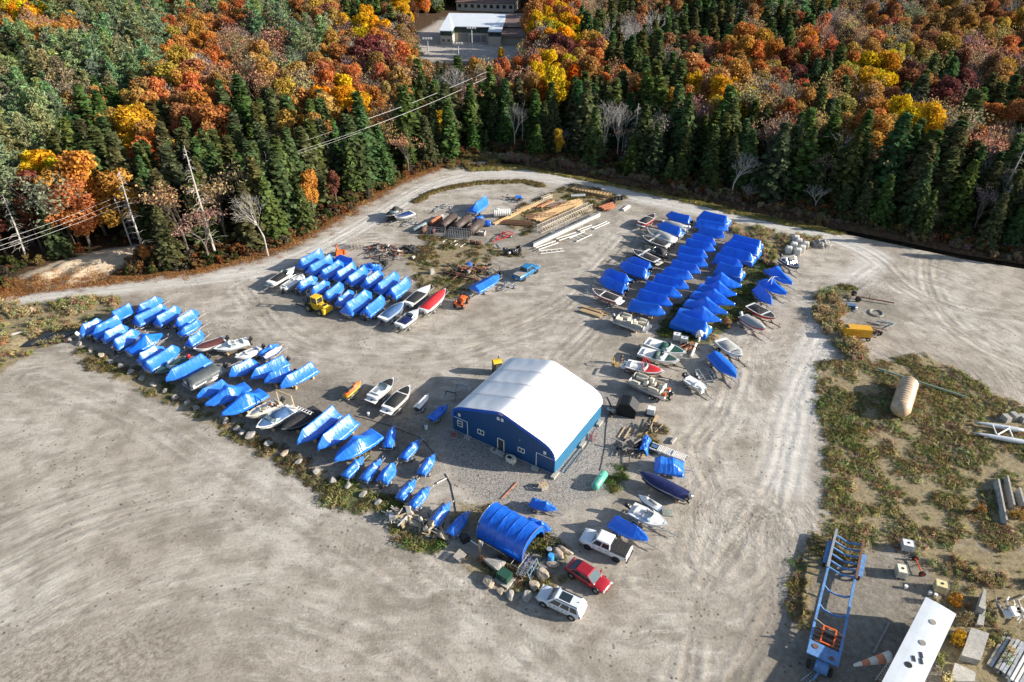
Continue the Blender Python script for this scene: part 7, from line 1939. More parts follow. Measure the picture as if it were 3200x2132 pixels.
# ---------------------------------------------------------------- timber, poles, trusses, racks
POLE = mat('tan_pole', (.47, .31, .15), .8, var=.2, vs=3); RPIPE = mat('rust_brown_pole', (.22, .11, .06), .85, var=.3)
def stack(name, label, cat, c, p0, p1, n, wid, m_, r_=.09, seed=1, part='pole', box=False, jit=.25, layers=2, z0=.1):
    a, b_ = PC(c, *p0), PC(c, *p1); L, rz = axis(a, b_); t = thing(name, label, cat, a, rz); r = random.Random(seed)
    ms = m_ if isinstance(m_, (list, tuple)) else [m_]
    for i in range(n):
        y = wid * ((i % (n // layers + 1)) / max(1, n // layers) - .5) + r.uniform(-.04, .04); z = z0 + (i // (n // layers + 1)) * r_ * 1.9; x0 = r.uniform(-jit, jit) * 2; l_ = L * r.uniform(1 - jit, 1)
        q0, q1 = (x0, y + r.uniform(-.1, .1) * jit * 4, z), (x0 + l_, y + r.uniform(-.1, .1) * jit * 4, z)
        b = MB(); (b.bar(q0, q1, r_ * 2, r_ * (1 if box else 2)) if box else b.tube(q0, q1, r_, r_ * .9, 7)); b.build(part, r.choice(ms), t)
    return t
stack('pole_stack', 'big stack of long tan poles beside the white trusses', 'poles', 'M', (800, 610), (1450, 310), 26, 3.2, POLE, .10, 2, jit=.12)
stack('pole_stack', 'long tan poles along the left edge of the timber heap', 'poles', 'M', (190, 655), (860, 340), 5, .9, POLE, .11, 3, jit=.1)
stack('pole_stack', 'thinner tan poles on the back left of the timber heap', 'poles', 'M', (500, 480), (1000, 265), 6, 1.0, [POLE, WOODG], .09, 4)
stack('pipe_stack', 'stack of rusty brown pipes at the near left of the timber heap', 'pipes', 'M', (300, 620), (790, 655), 12, 2.3, RPIPE, .09, 5, 'pipe', jit=.15)
stack('beam_stack', 'rusty beams in the middle of the timber heap', 'beams', 'M', (650, 560), (1130, 500), 8, 2.6, [RPIPE, POLE, RUST], .13, 6, 'beam', True)
stack('beam_stack', 'rusty angle irons behind the tan pole stack', 'beams', 'M', (960, 400), (1330, 330), 9, 3.4, [RPIPE, RUST, WOODG], .12, 7, 'beam', True)
stack('beam_stack', 'pale and rusty planks in the back of the timber heap', 'beams', 'M', (820, 420), (1070, 300), 6, 1.5, [RUSTO, WOODG, POLE], .14, 8, 'plank', True)
stack('plank_stack', 'short white planks at the right end of the rusty debris', 'planks', 'M', (2050, 455), (2140, 395), 5, .9, PVC, .11, 9, 'plank', True, .1)
stack('beam_stack', 'rusty red sheet steel right of the timber heap', 'beams', 'M', (1720, 440), (1930, 370), 7, 2.2, [RUST, RUSTO], .2, 10, 'plate', True)
stack('beam_stack', 'loose red brown rods beside the rusty sheet steel', 'rods', 'M', (1620, 430), (1800, 400), 5, 1.2, RUST, .04, 11, 'rod')
stack('lumber_stack', 'fresh yellow lumber lying near the pontoon boat', 'lumber', 'O', (170, 700), (470, 790), 7, .8, WOOD, .11, 12, 'board', True, .1)
stack('lumber_stack', 'rough fresh offcuts behind the yellow lumber', 'lumber', 'O', (230, 660), (560, 760), 12, .7, [WOOD, POLE], .09, 13, 'board', True, .35)
stack('plank_pile', 'pile of grey planks at the lower right corner', 'planks', 'Y', (2150, 1500), (2330, 1190), 16, 2.6, [WOODG, PVC, GALV], .12, 14, 'plank', True, .12)
stack('lumber_stack', 'pale boards beside the white generator', 'lumber', 'G', (990, 520), (1150, 270), 4, .5, WOOD, .09, 15, 'board', True, .12)
stack('lumber_stack', 'two tan boards at the left of the pallet stack', 'lumber', 'G', (650, 600), (750, 440), 3, .7, WOOD, .08, 16, 'board', True, .1)
single('timber_beam', 'single grey beam lying left of the blue wrapped lumber', 'beam', (0, 0, 0), 0, WOODG, lambda b: b.bar(PC('G', 575, 850, .1), PC('G', 725, 660, .1), .22, .14))
single('white_pipe', 'long white pipe on the ground beside the shed corner', 'pipe', (0, 0, 0), 0, PVC, lambda b: b.tube(PC('F', 762, 140, .08), PC('F', 900, 68, .08), .07, .07, 8))
single('angle_iron', 'long thin rusty beam lying between shed and tent', 'beam', (0, 0, 0), 0, RUSTO, lambda b: b.bar(PC('F', 1690, 365, .06), PC('F', 1915, 125, .06), .1, .1))
single('green_pipe', 'long pale green pipe crossing behind the fibreglass tank', 'pipe', (0, 0, 0), 0, mat('pale_green_pipe', (.26, .36, .28), .5), lambda b: b.tube(PC('X', 985, 840, .5), PC('X', 1780, 1095, .5), .13, .13, 8))
single('wooden_pole', 'dark pole lying in the trailer shadow at lower right', 'pole', (0, 0, 0), 0, WOODG, lambda b: b.bar(PC('Y', 965, 1290, .1), PC('Y', 1115, 1005, .1), .2, .15))
def truss(label, c, p0, p1, w, h, m_, n, r_=.05, z0=.1, rz=None):
    a, b_ = PC(c, *p0), PC(c, *p1); L, rz = axis(a, b_); t = thing('lattice_truss', label, 'truss', a, rz)
    for y in (-w / 2, w / 2):
        for z in (z0, z0 + h): b = MB(); b.bar((0, y, z), (L, y, z), r_ * 1.7, r_ * 1.7); b.build('chord', m_, t)
    for i in range(n):
        b = MB(); x0, x1 = L * i / n, L * (i + 1) / n
        for y in (-w / 2, w / 2): b.tube((x0, y, z0), (x1, y, z0 + h), r_, r_, 5); b.tube((x0, y, z0 + h), (x1, y, z0), r_ * .8, r_ * .8, 5)
        b.tube((x0, -w / 2, z0), (x1, w / 2, z0), r_ * .8, r_ * .8, 5); b.tube((x0, -w / 2, z0 + h), (x1, w / 2, z0 + h), r_ * .8, r_ * .8, 5); b.tube((x0, w / 2, z0 + h), (x0, -w / 2, z0 + h), r_, r_, 5); b.build('lacing', m_, t)
PALE = mat('pale_tower_paint', (.62, .53, .42), .6, var=.15)
truss('long pale lattice truss beside the tan pole stack', 'M', (850, 770), (1585, 430), 1.3, 1.25, PALE, 22, .045)
truss('rusty lattice truss at the far edge of the timber heap', 'M', (1350, 160), (1880, 260), 1.6, .5, POLE, 12, .07)
truss('short pale lattice at the back left of the timber heap', 'M', (890, 310), (1030, 260), .7, .6, PALE, 6, .05)
truss('thin pale lattice boom under the windsock at the bottom', 'Y', (1010, 1560), (1120, 1410), .5, .45, PALE, 7, .04)
lying('culvert_pipe', 'grey corrugated culvert pipe beyond the timber heap', 'pipe', 'M', (1310, 245), (1515, 235), .4, GALV, 16, 0, .02, rib=.3)
a, b_ = PC('M', 770, 955, .4), PC('M', 1730, 505, .4); L_, rz_ = axis(a, b_); a.z = 0
simple('box_girder', 'long cream white girder in front of the lattice truss', 'girder', a, rz_, [('web', mat('cream_girder', (.62, .57, .44), .6, var=.15), lambda b: b.box((L_ / 2, 0, .42), (L_, .12, .75))), ('top_flange', GALV, lambda b: b.box((L_ / 2, 0, .82), (L_, .5, .05))), ('bottom_flange', GALV, lambda b: b.box((L_ / 2, 0, .04), (L_, .5, .06)))])
def dock_frame(label, c, p0, p1, w, n, legs=.0, m_=PVC, h=.25):
    a, b_ = PC(c, *p0), PC(c, *p1); L, rz = axis(a, b_); t = thing('dock_section', label, 'dock', a, rz)
    for y in (0, w): b = MB(); b.bar((0, y, h), (L, y, h), .12, .14); b.build('side_rail', m_, t)
    for i in range(n): b = MB(); x = L * (i + .5) / n; b.bar((x, 0, h - .05), (x, w, h - .05), .07, .07); b.build('cross_bar', m_, t)
    if legs:
        for i in range(n): b = MB(); x = L * (i + .5) / n; b.tube((x, 0, h), (x, 0, h + legs), .035, .035, 5); b.tube((x, w, h), (x, w, h + legs), .035, .035, 5); b.tube((x, 0, h + legs), (x, w, h + legs), .03, .03, 5); b.build('leg', GALV, t)
dock_frame('white dock frame lying farthest right of the girder', 'M', (1650, 735), (1865, 640), .7, 6); dock_frame('white dock frame left of the farthest one by the girder', 'M', (1445, 770), (1650, 695), .8, 5)
dock_frame('white dock frame in the middle of the dock parts', 'M', (1140, 900), (1425, 805), .9, 6); dock_frame('single sided dock frame with open bars beside the girder', 'M', (1390, 915), (1610, 815), 1.9, 4)
dock_frame('layered white dock frame at the near end of the girder', 'M', (845, 1045), (1130, 945), .9, 6, h=.45); dock_frame('low white dock frame nearest the blue pickup', 'M', (870, 1085), (1215, 1045), 1.1, 5, h=.15)
dock_frame('dock section with tall thin legs leaning on the girder', 'M', (1050, 800), (1280, 740), .5, 6, 1.7); dock_frame('dock section with tall thin legs at the far end of the girder', 'M', (1370, 690), (1700, 560), .5, 5, 1.6)
def rack(label, c, p0, p1, d, n, h):
    a, b_ = PC(c, *p0), PC(c, *p1); L, rz = axis(a, b_); t = thing('metal_rack', label, 'rack', a, rz)
    for y in (0, d): b = MB(); b.bar((0, y, h), (L, y, h), .06, .06); b.bar((0, y, .12), (L, y, .12), .05, .05); b.build('rail', GALV, t)
    for i in range(n + 1):
        for y in (0, d): b = MB(); x = L * i / n; b.tube((x, y, 0), (x, y, h + .05), .04, .04, 5); b.build('post', GALV, t)
rack('galvanised rack of thin posts below the left black tank', 'K', (805, 815), (1060, 835), .9, 5, 1.5); rack('dense galvanised rack of posts below the middle and right tanks', 'K', (1115, 855), (1425, 890), 1.0, 9, 2.0)
for i, (x0, y0, x1, y1) in enumerate(((1030, 905, 1095, 868), (1140, 935, 1220, 885), (1205, 955, 1278, 905), (1285, 978, 1362, 925))): single('white_post', f'{ORD[i]} short white post from the left lying on the grass below the racks', 'post', (0, 0, 0), 0, PVC, lambda b: b.bar(PC('K', x0, y0, .1), PC('K', x1, y1, .1), .1, .1))
simple('wooden_crate', 'pale open crate right of the metal racks', 'crate', PC('K', 1600, 800), -.3, [('side', WOODG, lambda b, s_=s_: b.box((s_[0], s_[1], .4), (s_[2], s_[3], .8))) for s_ in ((-.6, 0, .06, 1.2), (.6, 0, .06, 1.2), (0, -.6, 1.14, .06), (0, .6, 1.14, .06))] + [('base', WOODG, lambda b: b.box((0, 0, .06), (1.2, 1.2, .1))), ('contents', PVC, lambda b: b.box((0, 0, .5), (1.0, 1.0, .3), top=.7))])
wf = thing('timber_brace', 'square timber frame with diagonal braces standing behind the middle cluster', 'frame', PC('C', 1390, 205), .38)
for a, b_ in (((0, 0, .05), (1.9, 0, .05)), ((0, 1.9, 1.4), (1.9, 1.9, 1.4)), ((0, 0, .05), (0, 1.9, 1.4)), ((1.9, 0, .05), (1.9, 1.9, 1.4)), ((.65, 0, .05), (.65, 1.9, 1.4)), ((1.3, 0, .05), (1.3, 1.9, 1.4)), ((.65, 1.9, 1.4), (.65, 1.6, 0)), ((1.3, 1.9, 1.4), (1.3, 1.6, 0)), ((1.9, 1.9, 1.4), (1.9, 1.6, 0)), ((0, 1.9, 1.4), (0, 1.6, 0))): b = MB(); b.bar(a, b_, .1, .1); b.build('timber', WOODG, wf)
def scrap(name, label, c, x, y, rx, ry, n, seed, ms, rz=0, big=0):
    t = thing(name, label, 'scrap', PC(c, x, y), rz); r = random.Random(seed)
    for i in range(n):
        px_, py_ = r.gauss(0, rx * .5), r.gauss(0, ry * .5); z = .12 + max(0, 1 - (px_ / rx) ** 2 - (py_ / ry) ** 2) * .8 * r.random(); a = r.gauss(0, .5) + (PI / 2 if r.random() < .2 else 0); l_ = r.uniform(.4, 2.6)
        b = MB(); k = r.random(); d = Vector((math.cos(a) * l_ / 2, math.sin(a) * l_ / 2, r.uniform(-.2, .2))); q = Vector((px_, py_, z + .2))
        if k < .55: b.bar(q - d, q + d, r.uniform(.06, .2), r.uniform(.04, .12)); nm = 'bar'
        elif k < .75: b.tube(q - d, q + d, r.uniform(.04, .12), None, 7); nm = 'pipe'
        elif k < .88: b.box(q, (r.uniform(.3, .9), r.uniform(.3, .8), r.uniform(.15, .5)), rot=(r.uniform(-.4, .4), r.uniform(-.4, .4), r.uniform(0, 3))); nm = 'block'
        else: b.wheel(q, r.uniform(.25, .4), .2, rv(r)); nm = 'tyre'
        b.build(nm, RUBBER if nm == 'tyre' else r.choice(ms), t)
    return t
scrap('scrap_pile', 'rusty burnt scrap pile beside the lone wrapped boat and tractor', 'K', 1380, 1350, 4.3, 2.6, 85, 1, [RUST, RUSTD, RPIPE, STEELD, WOODG, RUSTO], -.2)
single('red_beam', 'long red beam across the front of the rusty scrap pile', 'beam', (0, 0, 0), 0, MAROONS, lambda b: b.bar(PC('K', 1030, 1335, .4), PC('K', 1490, 1440, .4), .2, .22))
upright('plastic_barrel', 'blue float ball barrel on top of the rusty scrap pile', 'barrel', PC('K', 1412, 1260, .2), .42, .8, BARB, 2)
single('concrete_lump', 'grey concrete lump at the left end of the rusty scrap pile', 'block', PC('K', 880, 1360), .4, CONC, lambda b: b.box((0, 0, .45), (.9, .8, .9), top=.7))
scrap('scrap_pile', 'mixed junk pile of drums and engines behind the middle cluster', 'K', 230, 1060, 4.6, 2.8, 80, 2, [RUST, STEELD, GALV, BLACKC, RUSTO, GREYC, CREAM], -.3)
lying('steel_drum', 'red brown gas cylinder lying on the mixed junk pile', 'drum', 'K', (330, 1090), (460, 1045), .35, RUST, 12, 0, .4)
scrap('outboard_rack', 'dark metal grating beside the blue tarpaulin heap', 'K', 150, 1250, 1.6, .9, 14, 4, [STEELD, BLACKC], -.5)
scrap('rubble_pile', 'broken lumber rubble, left heap under the jet skis', 'F', 210, 660, 1.7, 1.1, 45, 5, [WOODG, WOOD, GALV, CREAM], -.4)
scrap('rubble_pile', 'broken lumber rubble, upper heap beside the round boulder', 'F', 390, 610, 1.1, .8, 28, 6, [WOODG, WOOD, CREAM], -.6)
scrap('rubble_pile', 'broken lumber rubble, right heap beside the large tan boulder', 'F', 660, 790, 1.6, 1.0, 40, 7, [WOODG, WOOD, STEELD, CREAM], -.5)
scrap('lumber_scraps', 'weathered lumber scraps around the pallet stack', 'G', 760, 780, 1.5, 1.2, 22, 8, [WOODG, STEELD], .6)
scrap('lumber_scraps', 'loose rails and sticks near the white generator', 'G', 1080, 480, 1.6, 1.0, 16, 9, [WOODG, STEELD, WOOD], .8)
scrap('parts_pile', 'pile of engine parts beside the white outboard', 'U', 1330, 340, .9, .7, 22, 10, [RUST, STEELD, CREAM, RUSTO], .8)
scrap('parts_pile', 'cardboard boxes and white tins at the black dog house', 'G', 540, 240, .8, .7, 10, 11, [mat('brown_board', (.26, .15, .08), .8), WHITE], 0)
scrap('debris', 'white broken sheet debris at the right edge', 'Y', 2230, 900, 1.7, 1.6, 18, 12, [PVC, WHITE, CONC], .8)
scrap('debris', 'rusty debris behind the yellow generator', 'X', 965, 530, 1.0, .6, 14, 13, [RUST, STEELD, PVC], 0)
for i, (x, y) in enumerate(((1905, 330), (1950, 310), (1995, 300), (2040, 295), (1930, 345))):
    simple('tyre_stack', f'{ORD[i]} black tyre stack from the left behind the rusty steel', 'tyres', PC('M', x, y), 0, [('tyre', RUBBER, lambda b, z=z: b.wheel((0, 0, z), .42, .24, (0, 0, 1))) for z in (.13, .38, .62)], 'tyre stacks', True)
for i, (x, y) in enumerate(((430, 1060), (480, 1020), (540, 990), (570, 1040), (500, 1065), (380, 1010))):
    t_ = thing('loose_outboard', ('silver', 'navy', 'black', 'dark', 'low black', 'blue')[i] + ' outboard engine lying in the engine heap', 'engine', PC('M', x, y, .45) , i * .9, 'loose outboard engines'); t_.rotation_euler = (R(70), 0, i * 1.1); outboard(t_, 0, 0, 1.2, (ALU, NAVY, PLAST, STEELD, BLACK, NAVY)[i], tilt=.2)
simple('raft', 'pale board raft beside the heap of outboard engines', 'raft', PC('M', 350, 960), .35, [('board', WOODG, lambda b, i=i: b.box((0, -.8 + i * .41, .22), (2.6, .39, .08))) for i in range(5)] + [('skid', PVC, lambda b, y=y: b.bar((-2.0, y, .12), (1.3, y, .12), .1, .12)) for y in (-.6, 0, .6)])
def pallet(c, x, y, label, rz=0, m_=WOODG, z=0, w=1.2, d=1.0, tilt=0):
    t = thing('pallet', label, 'pallet', PC(c, x, y, z), rz); t.rotation_euler = (tilt, 0, rz)
    for i in range(7): b = MB(); b.box((-w / 2 + w * (i + .5) / 7, 0, .14), (w / 7 * .72, d, .025)); b.build('slat', m_, t)
    for k in (-1, 0, 1): b = MB(); b.box((0, k * d * .45, .065), (w, .09, .12)); b.build('stringer', m_, t)
pallet('F', 1090, 1190, 'grey pallet leaning against rocks left of the tent', 1.0, z=.35, tilt=.35); pallet('V', 880, 415, 'pallet beside the dock ladders at the tent end', .9, w=1.4); pallet('V', 1040, 490, 'pallet in front of the light blue barrel', .95)
pallet('T', 2240, 480, 'greenish pallet behind the white fishing boat', -.1, mat('green_grey_wood', (.30, .33, .28), .85)); pallet('D', 1440, 1225, 'grey pallet with a red coil on it at the shed corner', .35, w=1.5); pallet('G', 820, 640, 'stacked pallet beside the blue wrapped lumber', -.6, z=.3); pallet('U', 1690, 150, 'yellow timber frame lying by the wrapped pontoon', 1.0, WOOD, w=1.6, d=2.0)
simple('hose_coil', 'red coiled hose on the pallet at the shed corner', 'hose', PC('D', 1460, 1195, .3), 0, [('coil', REDG, lambda b: [b.path([(.26 * math.cos(a) * k, .26 * math.sin(a) * k, z) for a in [2 * PI * j / 12 for j in range(13)]], .04, 5) for k, z in ((1, 0), (.8, .05), (1, .1))])])
simple('crate', 'small pallet crate standing on the crushed stone', 'crate', PC('T', 450, 120), .5, [('panel', WOODG, lambda b, y=y: b.box((0, y, .35), (.9, .05, .6))) for y in (-.4, .4)] + [('top_board', WOOD, lambda b, x=x: b.box((x, 0, .68), (.2, .85, .04))) for x in (-.35, 0, .35)])
simple('dog_house', 'black six sided ice hut on its side near the shed', 'hut', PC('G', 720, 290), -.35, [('shell', mat('black_hut', (.022, .024, .027), .5, var=.2), lambda b: b.extr([(-1.3, 0), (-1.55, 1.15), (-1.0, 2.1), (.3, 2.25), (1.35, 1.3), (1.2, 0)], -.1, 1.9)), ('opening_shade', mat('inside_shade', (.006, .006, .006), .9), lambda b: b.extr([(-1.15, .1), (-1.35, 1.1), (-.9, 1.95), (.2, 2.08), (1.15, 1.2), (1.05, .1)], -.13, -.11))] + [('roof_rib', PLAST, lambda b, i=i: b.bar((-.95 + i * .2, -.1, 2.16 + .02 * i), (-.95 + i * .2, 1.9, 2.16 + .02 * i), .04, .05)) for i in range(6)])  # open end is a flat black panel painted as interior shade
simple('generator', 'white boxed generator right of the black hut', 'generator', PC('G', 1075, 260), -.35, [('case', WHITE, lambda b: b.box((0, 0, .75), (1.0, .85, .9))), ('skid', PLAST, lambda b: b.box((-.1, 0, .2), (1.3, 1.0, .2))), ('panel', GREYG, lambda b: b.box((-.52, 0, .8), (.04, .6, .6)))])
lp = PC('G', 950, 860)
simple('wrapped_lumber', 'pile of lumber under a crumpled blue tarpaulin', 'lumber', lp, R(70), [('tarp', TARP, lambda b: b.loft([[(x, y * (.62 + .1 * math.sin(x * 2.3)) + .1 * mnoise.noise(Vector((x * 2, y * 3, 1))), max(.05, .95 * (1 - abs(y) ** 2.5) + .18 * mnoise.noise(Vector((x * 2.2, y * 2.6, 5))))) for y in [-1 + .125 * j for j in range(17)]] for x in [.2 + .12 * i for i in range(24)]], closed=False, cap=False))] + [('board', WOOD, lambda b, i=i: b.bar((-.5, -.3 + i * .2, .2 + .1 * (i % 2)), (3.4, -.3 + i * .2, .3), .12, .08)) for i in range(4)])
a, b_ = PC('G', 1080, 700, .5), PC('G', 1600, 900, .5); L_, rz_ = axis(a, b_); a.z = 0
dk = thing('dock_ramp', 'white slatted dock ramp lying behind the blue wrapped load', 'dock', a, rz_)
for y in (-.55, .55): b = MB(); b.bar((0, y, .5), (L_, y, .5), .1, .16); b.build('side_rail', PVC, dk)
for i in range(16): b = MB(); b.box((L_ * (.22 + .045 * i if i < 8 else .62 + .045 * (i - 8)), 0, .6), (.12, 1.15, .05)); b.build('slat', PVC, dk)
b = MB(); [b.box((L_ * k, 0, .58), (L_ * .16, .5, .04)) for k in (.1, .55)]; b.build('blue_panel', BLUEC, dk); b = MB(); [b.tube((x, y, 0), (x, y, .5), .06, .06, 6) for x in (.2, L_ - .2) for y in (-.5, .5)]; b.build('leg', GALV, dk)
single('kerb_block', 'short pale concrete kerb on the open yard', 'block', PC('G', 1405, 640), .9, CONC, lambda b: b.box((0, 0, .18), (1.4, .3, .36)))
def cable(label, pts, r_=.035, m_=PLAST, c='G', cat='cable'): b = MB(); b.path([PC(c, *p, .04) for p in pts], r_, 5); tag(b.build('cable', m_, None), label, cat)
cable('black cable from the pontoon trailer past the ice hut to the propane tank', ((450, 0), (510, 120), (460, 280), (430, 480), (420, 700), (380, 920), (345, 1070)))
cable('black cable along the bright side of the shed', ((400, 350), (260, 500), (150, 720), (0, 950)))
cable('black cable crossing the yard behind the jet skis', ((40, 920), (540, 1060), (970, 1230), (1080, 1330), (1250, 1560)), .04, PLAST, 'D')
cable('black cable running from the jet skis towards the tent', ((880, 0), (960, 150), (1010, 380), (1040, 560)), .05, PLAST, 'F')
cable('tan hose curving from the shed corner over the gravel', ((1620, 1250), (1500, 1400), (1430, 1560)), .03, TAN, 'D', 'hose')
for (x, y, lb) in ((1575, 560, 'blue saw horse with white ends in the shed shadow'), (1425, 660, 'dark saw horse left of the white ended one')):
    simple('saw_horse', lb, 'stand', PC('D', x, y), -.3, [('beam', STEELD if x < 1500 else GREYS, lambda b: b.bar((-.75, 0, 1.0), (.75, 0, 1.0), .1, .1)), ('leg', STEELD if x < 1500 else GREYS, lambda b: [b.tube((sx * .7, 0, 1.0), (sx * .8, sy * .4, 0), .03, .03, 5) for sx in (-1, 1) for sy in (-1, 1)])] + ([('end_post', WHITE, lambda b: [b.tube((sx * .7, 0, 1.0), (sx * .7, 0, 1.3), .06, .06, 6) for sx in (-1, 1)])] if x > 1500 else []))
simple('water_trough', 'cream moulded tank standing against the shed wall', 'tank', at_shed(5.6, -1.0), SR, [('basin', TOTC, lambda b: (b.loft([[(.75 * k * math.cos(a), .5 * k * math.sin(a), z) for a in [2 * PI * i / 16 for i in range(16)]] for k, z in ((.85, .12), (1, .3), (1, .7), (.9, .85))]))), ('hollow_shade', mat('inside_shade', (.006, .006, .006)), lambda b: b.box((.15, .1, .86), (.55, .4, .02))), ('foot', TOTC, lambda b: [b.box((sx * .5, sy * .3, .06), (.15, .15, .12)) for sx in (-1, 1) for sy in (-1, 1)])], smooth=False)  # the hollow is a dark plate standing for shade inside the basin
# white outboard, its pipe and tyre
t_ = thing('large_outboard', 'big white outboard engine on a stand behind the green canvas boat', 'engine', PC('U', 1480, 220), 2.2); outboard(t_, 0, 0, 1.7, WHITE, tilt=0); t_.location.z = 1.0
fpart('stand', STEELD, lambda b: [b.tube((x, y, -.95), (0, 0, .1), .04, .04, 5) for x, y in ((-.5, -.4), (.5, -.4), (0, .5))], t_)
lying('white_pipe', 'thick white pipe lying beside the green canvas boats', 'pipe', 'U', (1375, 440), (1455, 255), .22, PVC, 12, 1, .1)
simple('tyre_stack', 'stack of black tyres next to the right white tote', 'tyres', PC('U', 1290, 290), 0, [('tyre', RUBBER, lambda b, z=z: b.wheel((0, 0, z), .42, .24, (0, 0, 1))) for z in (.13, .38)], None, True)
# post with meter box, crate, transformer, tent-end ladders
simple('meter_post', 'yellow timber post with a grey meter box left of the tent', 'post', PC('F', 1385, 1130), -.4, [('post', WOOD, lambda b: b.box((0, 0, .9), (.2, .2, 1.8))), ('meter_box', GALV, lambda b: b.box((.2, 0, 1.45), (.3, .3, .5))), ('rail', PVC, lambda b: b.bar((0, 0, .9), (-1.2, .3, .9), .08, .08))])
simple('black_crate', 'black plastic crate leaning by the tent corner', 'crate', PC('F', 1170, 970), .6, [('shell', PLAST, lambda b: b.box((0, 0, .4), (.9, .7, .8), top=.9)), ('lid', STEELD, lambda b: b.box((0, 0, .83), (.8, .6, .05)))])
simple('transformer_box', 'green transformer box on a pale concrete pad', 'transformer', PC('V', 445, 715), -.62, [('pad', CONC, lambda b: b.box((0, 0, .12), (1.7, 1.45, .24))), ('cabinet', mat('dark_green_box', (.015, .055, .035), .45, var=.1), lambda b: b.box((-.05, .1, .65), (1.3, 1.0, .85))), ('lid', mat('dark_green_lid', (.02, .07, .045), .4), lambda b: b.box((-.05, .1, 1.1), (1.34, 1.04, .06))), ('lock_plate', GALV, lambda b: b.box((.1, -.42, .75), (.12, .03, .14)))])
for i, (p0, p1, lb) in enumerate((((640, 640), (800, 350), 'left aluminium ladder rack at the tent end'), ((690, 650), (830, 400), 'right aluminium ladder rack at the tent end'))): ladder(lb, PC('V', *p0, .5), PC('V', *p1, .6), .5, ALU, 9)
fr_ = thing('steel_gate', 'blue grey steel frame gate standing beside the dock ladders', 'gate', PC('V', 815, 715), 1.05)
for a, b_ in (((0, 0, .1), (2.0, 0, .1)), ((0, .35, 1.1), (2.0, .35, 1.1)), ((0, 0, .1), (0, .35, 1.1)), ((2.0, 0, .1), (2.0, .35, 1.1)), ((1.0, 0, .1), (1.0, .35, 1.1)), ((0, .17, .6), (2.0, .17, .6)), ((0, 0, .1), (1.0, .35, 1.1))): b = MB(); b.bar(a, b_, .06, .06); b.build('bar', mat('blue_grey_steel', (.20, .27, .36), .5), fr_)
simple('cage_frame', 'grey wire lobster cage frame at the tent end', 'frame', PC('V', 640, 600), 1.0, [('bar', GALV, lambda b, q=q: b.tube(q[0], q[1], .025, .025, 5)) for q in [((x, y, .05), (x, y, .8)) for x in (0, 2.2) for y in (0, .9)] + [((0, y, z), (2.2, y, z)) for y in (0, .9) for z in (.05, .8)] + [((x, 0, z), (x, .9, z)) for x in (0, 2.2) for z in (.05, .8)]])
hp = thing('timber_goalpost', 'tan timber frame rising over the beige and blue boats', 'frame', (0, 0, 0))
for (a, za), (b_, zb) in ((((1730, 1320), 1.2), ((1670, 1100), 3.2)), (((1950, 1390), 1.2), ((1890, 1190), 3.2)), (((1670, 1100), 3.2), ((1890, 1190), 3.2))): b = MB(); b.bar(PC('B', *a, za), PC('B', *b_, zb), .12, .12); b.build('timber', WOOD, hp)
ladder('white rack lying on the black covered boat', PC('H', 1600, 180, 2.05), PC('H', 1880, 300, 2.05), .5, WHITE, 6)
hoop = MB()
for p in (((1380, 830), (1440, 765), (1520, 760), (1560, 800)), ((1435, 870), (1450, 790), (1480, 755))): hoop.path([PC('Q', *q, 2.6) for q in p], .035, 5)
tag(hoop.build('hoop_poles', PVC), 'white bent poles laid over a blue wrapped boat by the road', 'poles')
# ---------------------------------------------------------------- right hand field
MACH = mat('machine_yellow', (.66, .34, .015), .45, var=.12)
q0, q1 = PC('X', 670, 575), PC('X', 915, 595); L_, rz_ = axis(q0, q1)
simple('towed_generator', 'long orange yellow towed generator at the edge of the brush', 'generator', q0, rz_, [('canopy', MACH, lambda b: b.box((L_ / 2, .6, 1.35), (L_, 1.5, 1.35), top=.97)), ('chassis', STEELD, lambda b: b.box((L_ / 2, .6, .55), (L_ * 1.0, 1.3, .18))), ('exhaust_panel', STEELD, lambda b: b.box((.35, .6, 2.04), (.5, 1.0, .03))), ('door', mat('machine_door', (.60, .30, .012), .5), lambda b: b.box((L_ * .5, -.16, 1.3), (L_ * .4, .03, 1.0))), ('latch', PLAST, lambda b: [b.box((L_ * k, -.19, 1.4), (.12, .04, .12)) for k in (.42, .52)]), ('wheel', RUBBER, lambda b: [b.wheel((L_ * .92, y, .33), .34, .22) for y in (-.1, 1.3)]), ('drawbar', RUST, lambda b: b.bar((L_, .6, .5), (L_ + 1.0, .6, .4), .12, .12))])
ax_ = thing('axle', 'dark axle with two big black wheels and a long drawbar', 'axle', PC('X', 805, 240), 0)
for q, r_ in (((0, 0, .5), .5), ((.1, 2.0, .5), .5)): o = fpart('wheel', RUBBER, lambda b: b.wheel(q, r_, .35, (.05, 1, 0)), ax_, True); fpart('rim', STEELD, lambda b: b.tube((q[0], q[1] - .15, .5), (q[0], q[1] + .15, .5), .28, .28, 10), o)
fpart('axle_beam', RUST, lambda b: b.bar((0, 0, .5), (.1, 2.0, .5), .14, .14), ax_); fpart('drawbar', RUST, lambda b: (b.bar((.1, 1.0, .5), tuple(PC('X', 1135, 250, .4) - PC('X', 805, 240)), .2, .16), b.tube((2.2, .7, .4), (2.2, .7, 1.2), .05, .05, 6)), ax_)
simple('engine_unit', 'small blue engine unit with white pipes in the brush', 'engine', PC('X', 735, 310), -.2, [('block', BLUEC, lambda b: b.box((0, 0, .6), (1.3, .9, .8))), ('radiator', STEELD, lambda b: b.box((.1, -.46, .6), (.7, .05, .6))), ('pipe', PVC, lambda b: (b.tube((.7, -.3, .3), (1.2, -.7, .2), .1, .1, 6), b.tube((-.6, -.5, .1), (-1.3, -.9, .1), .06, .06, 6))), ('cover', WHITE, lambda b: b.box((.9, -.2, .45), (.4, .4, .4)))])
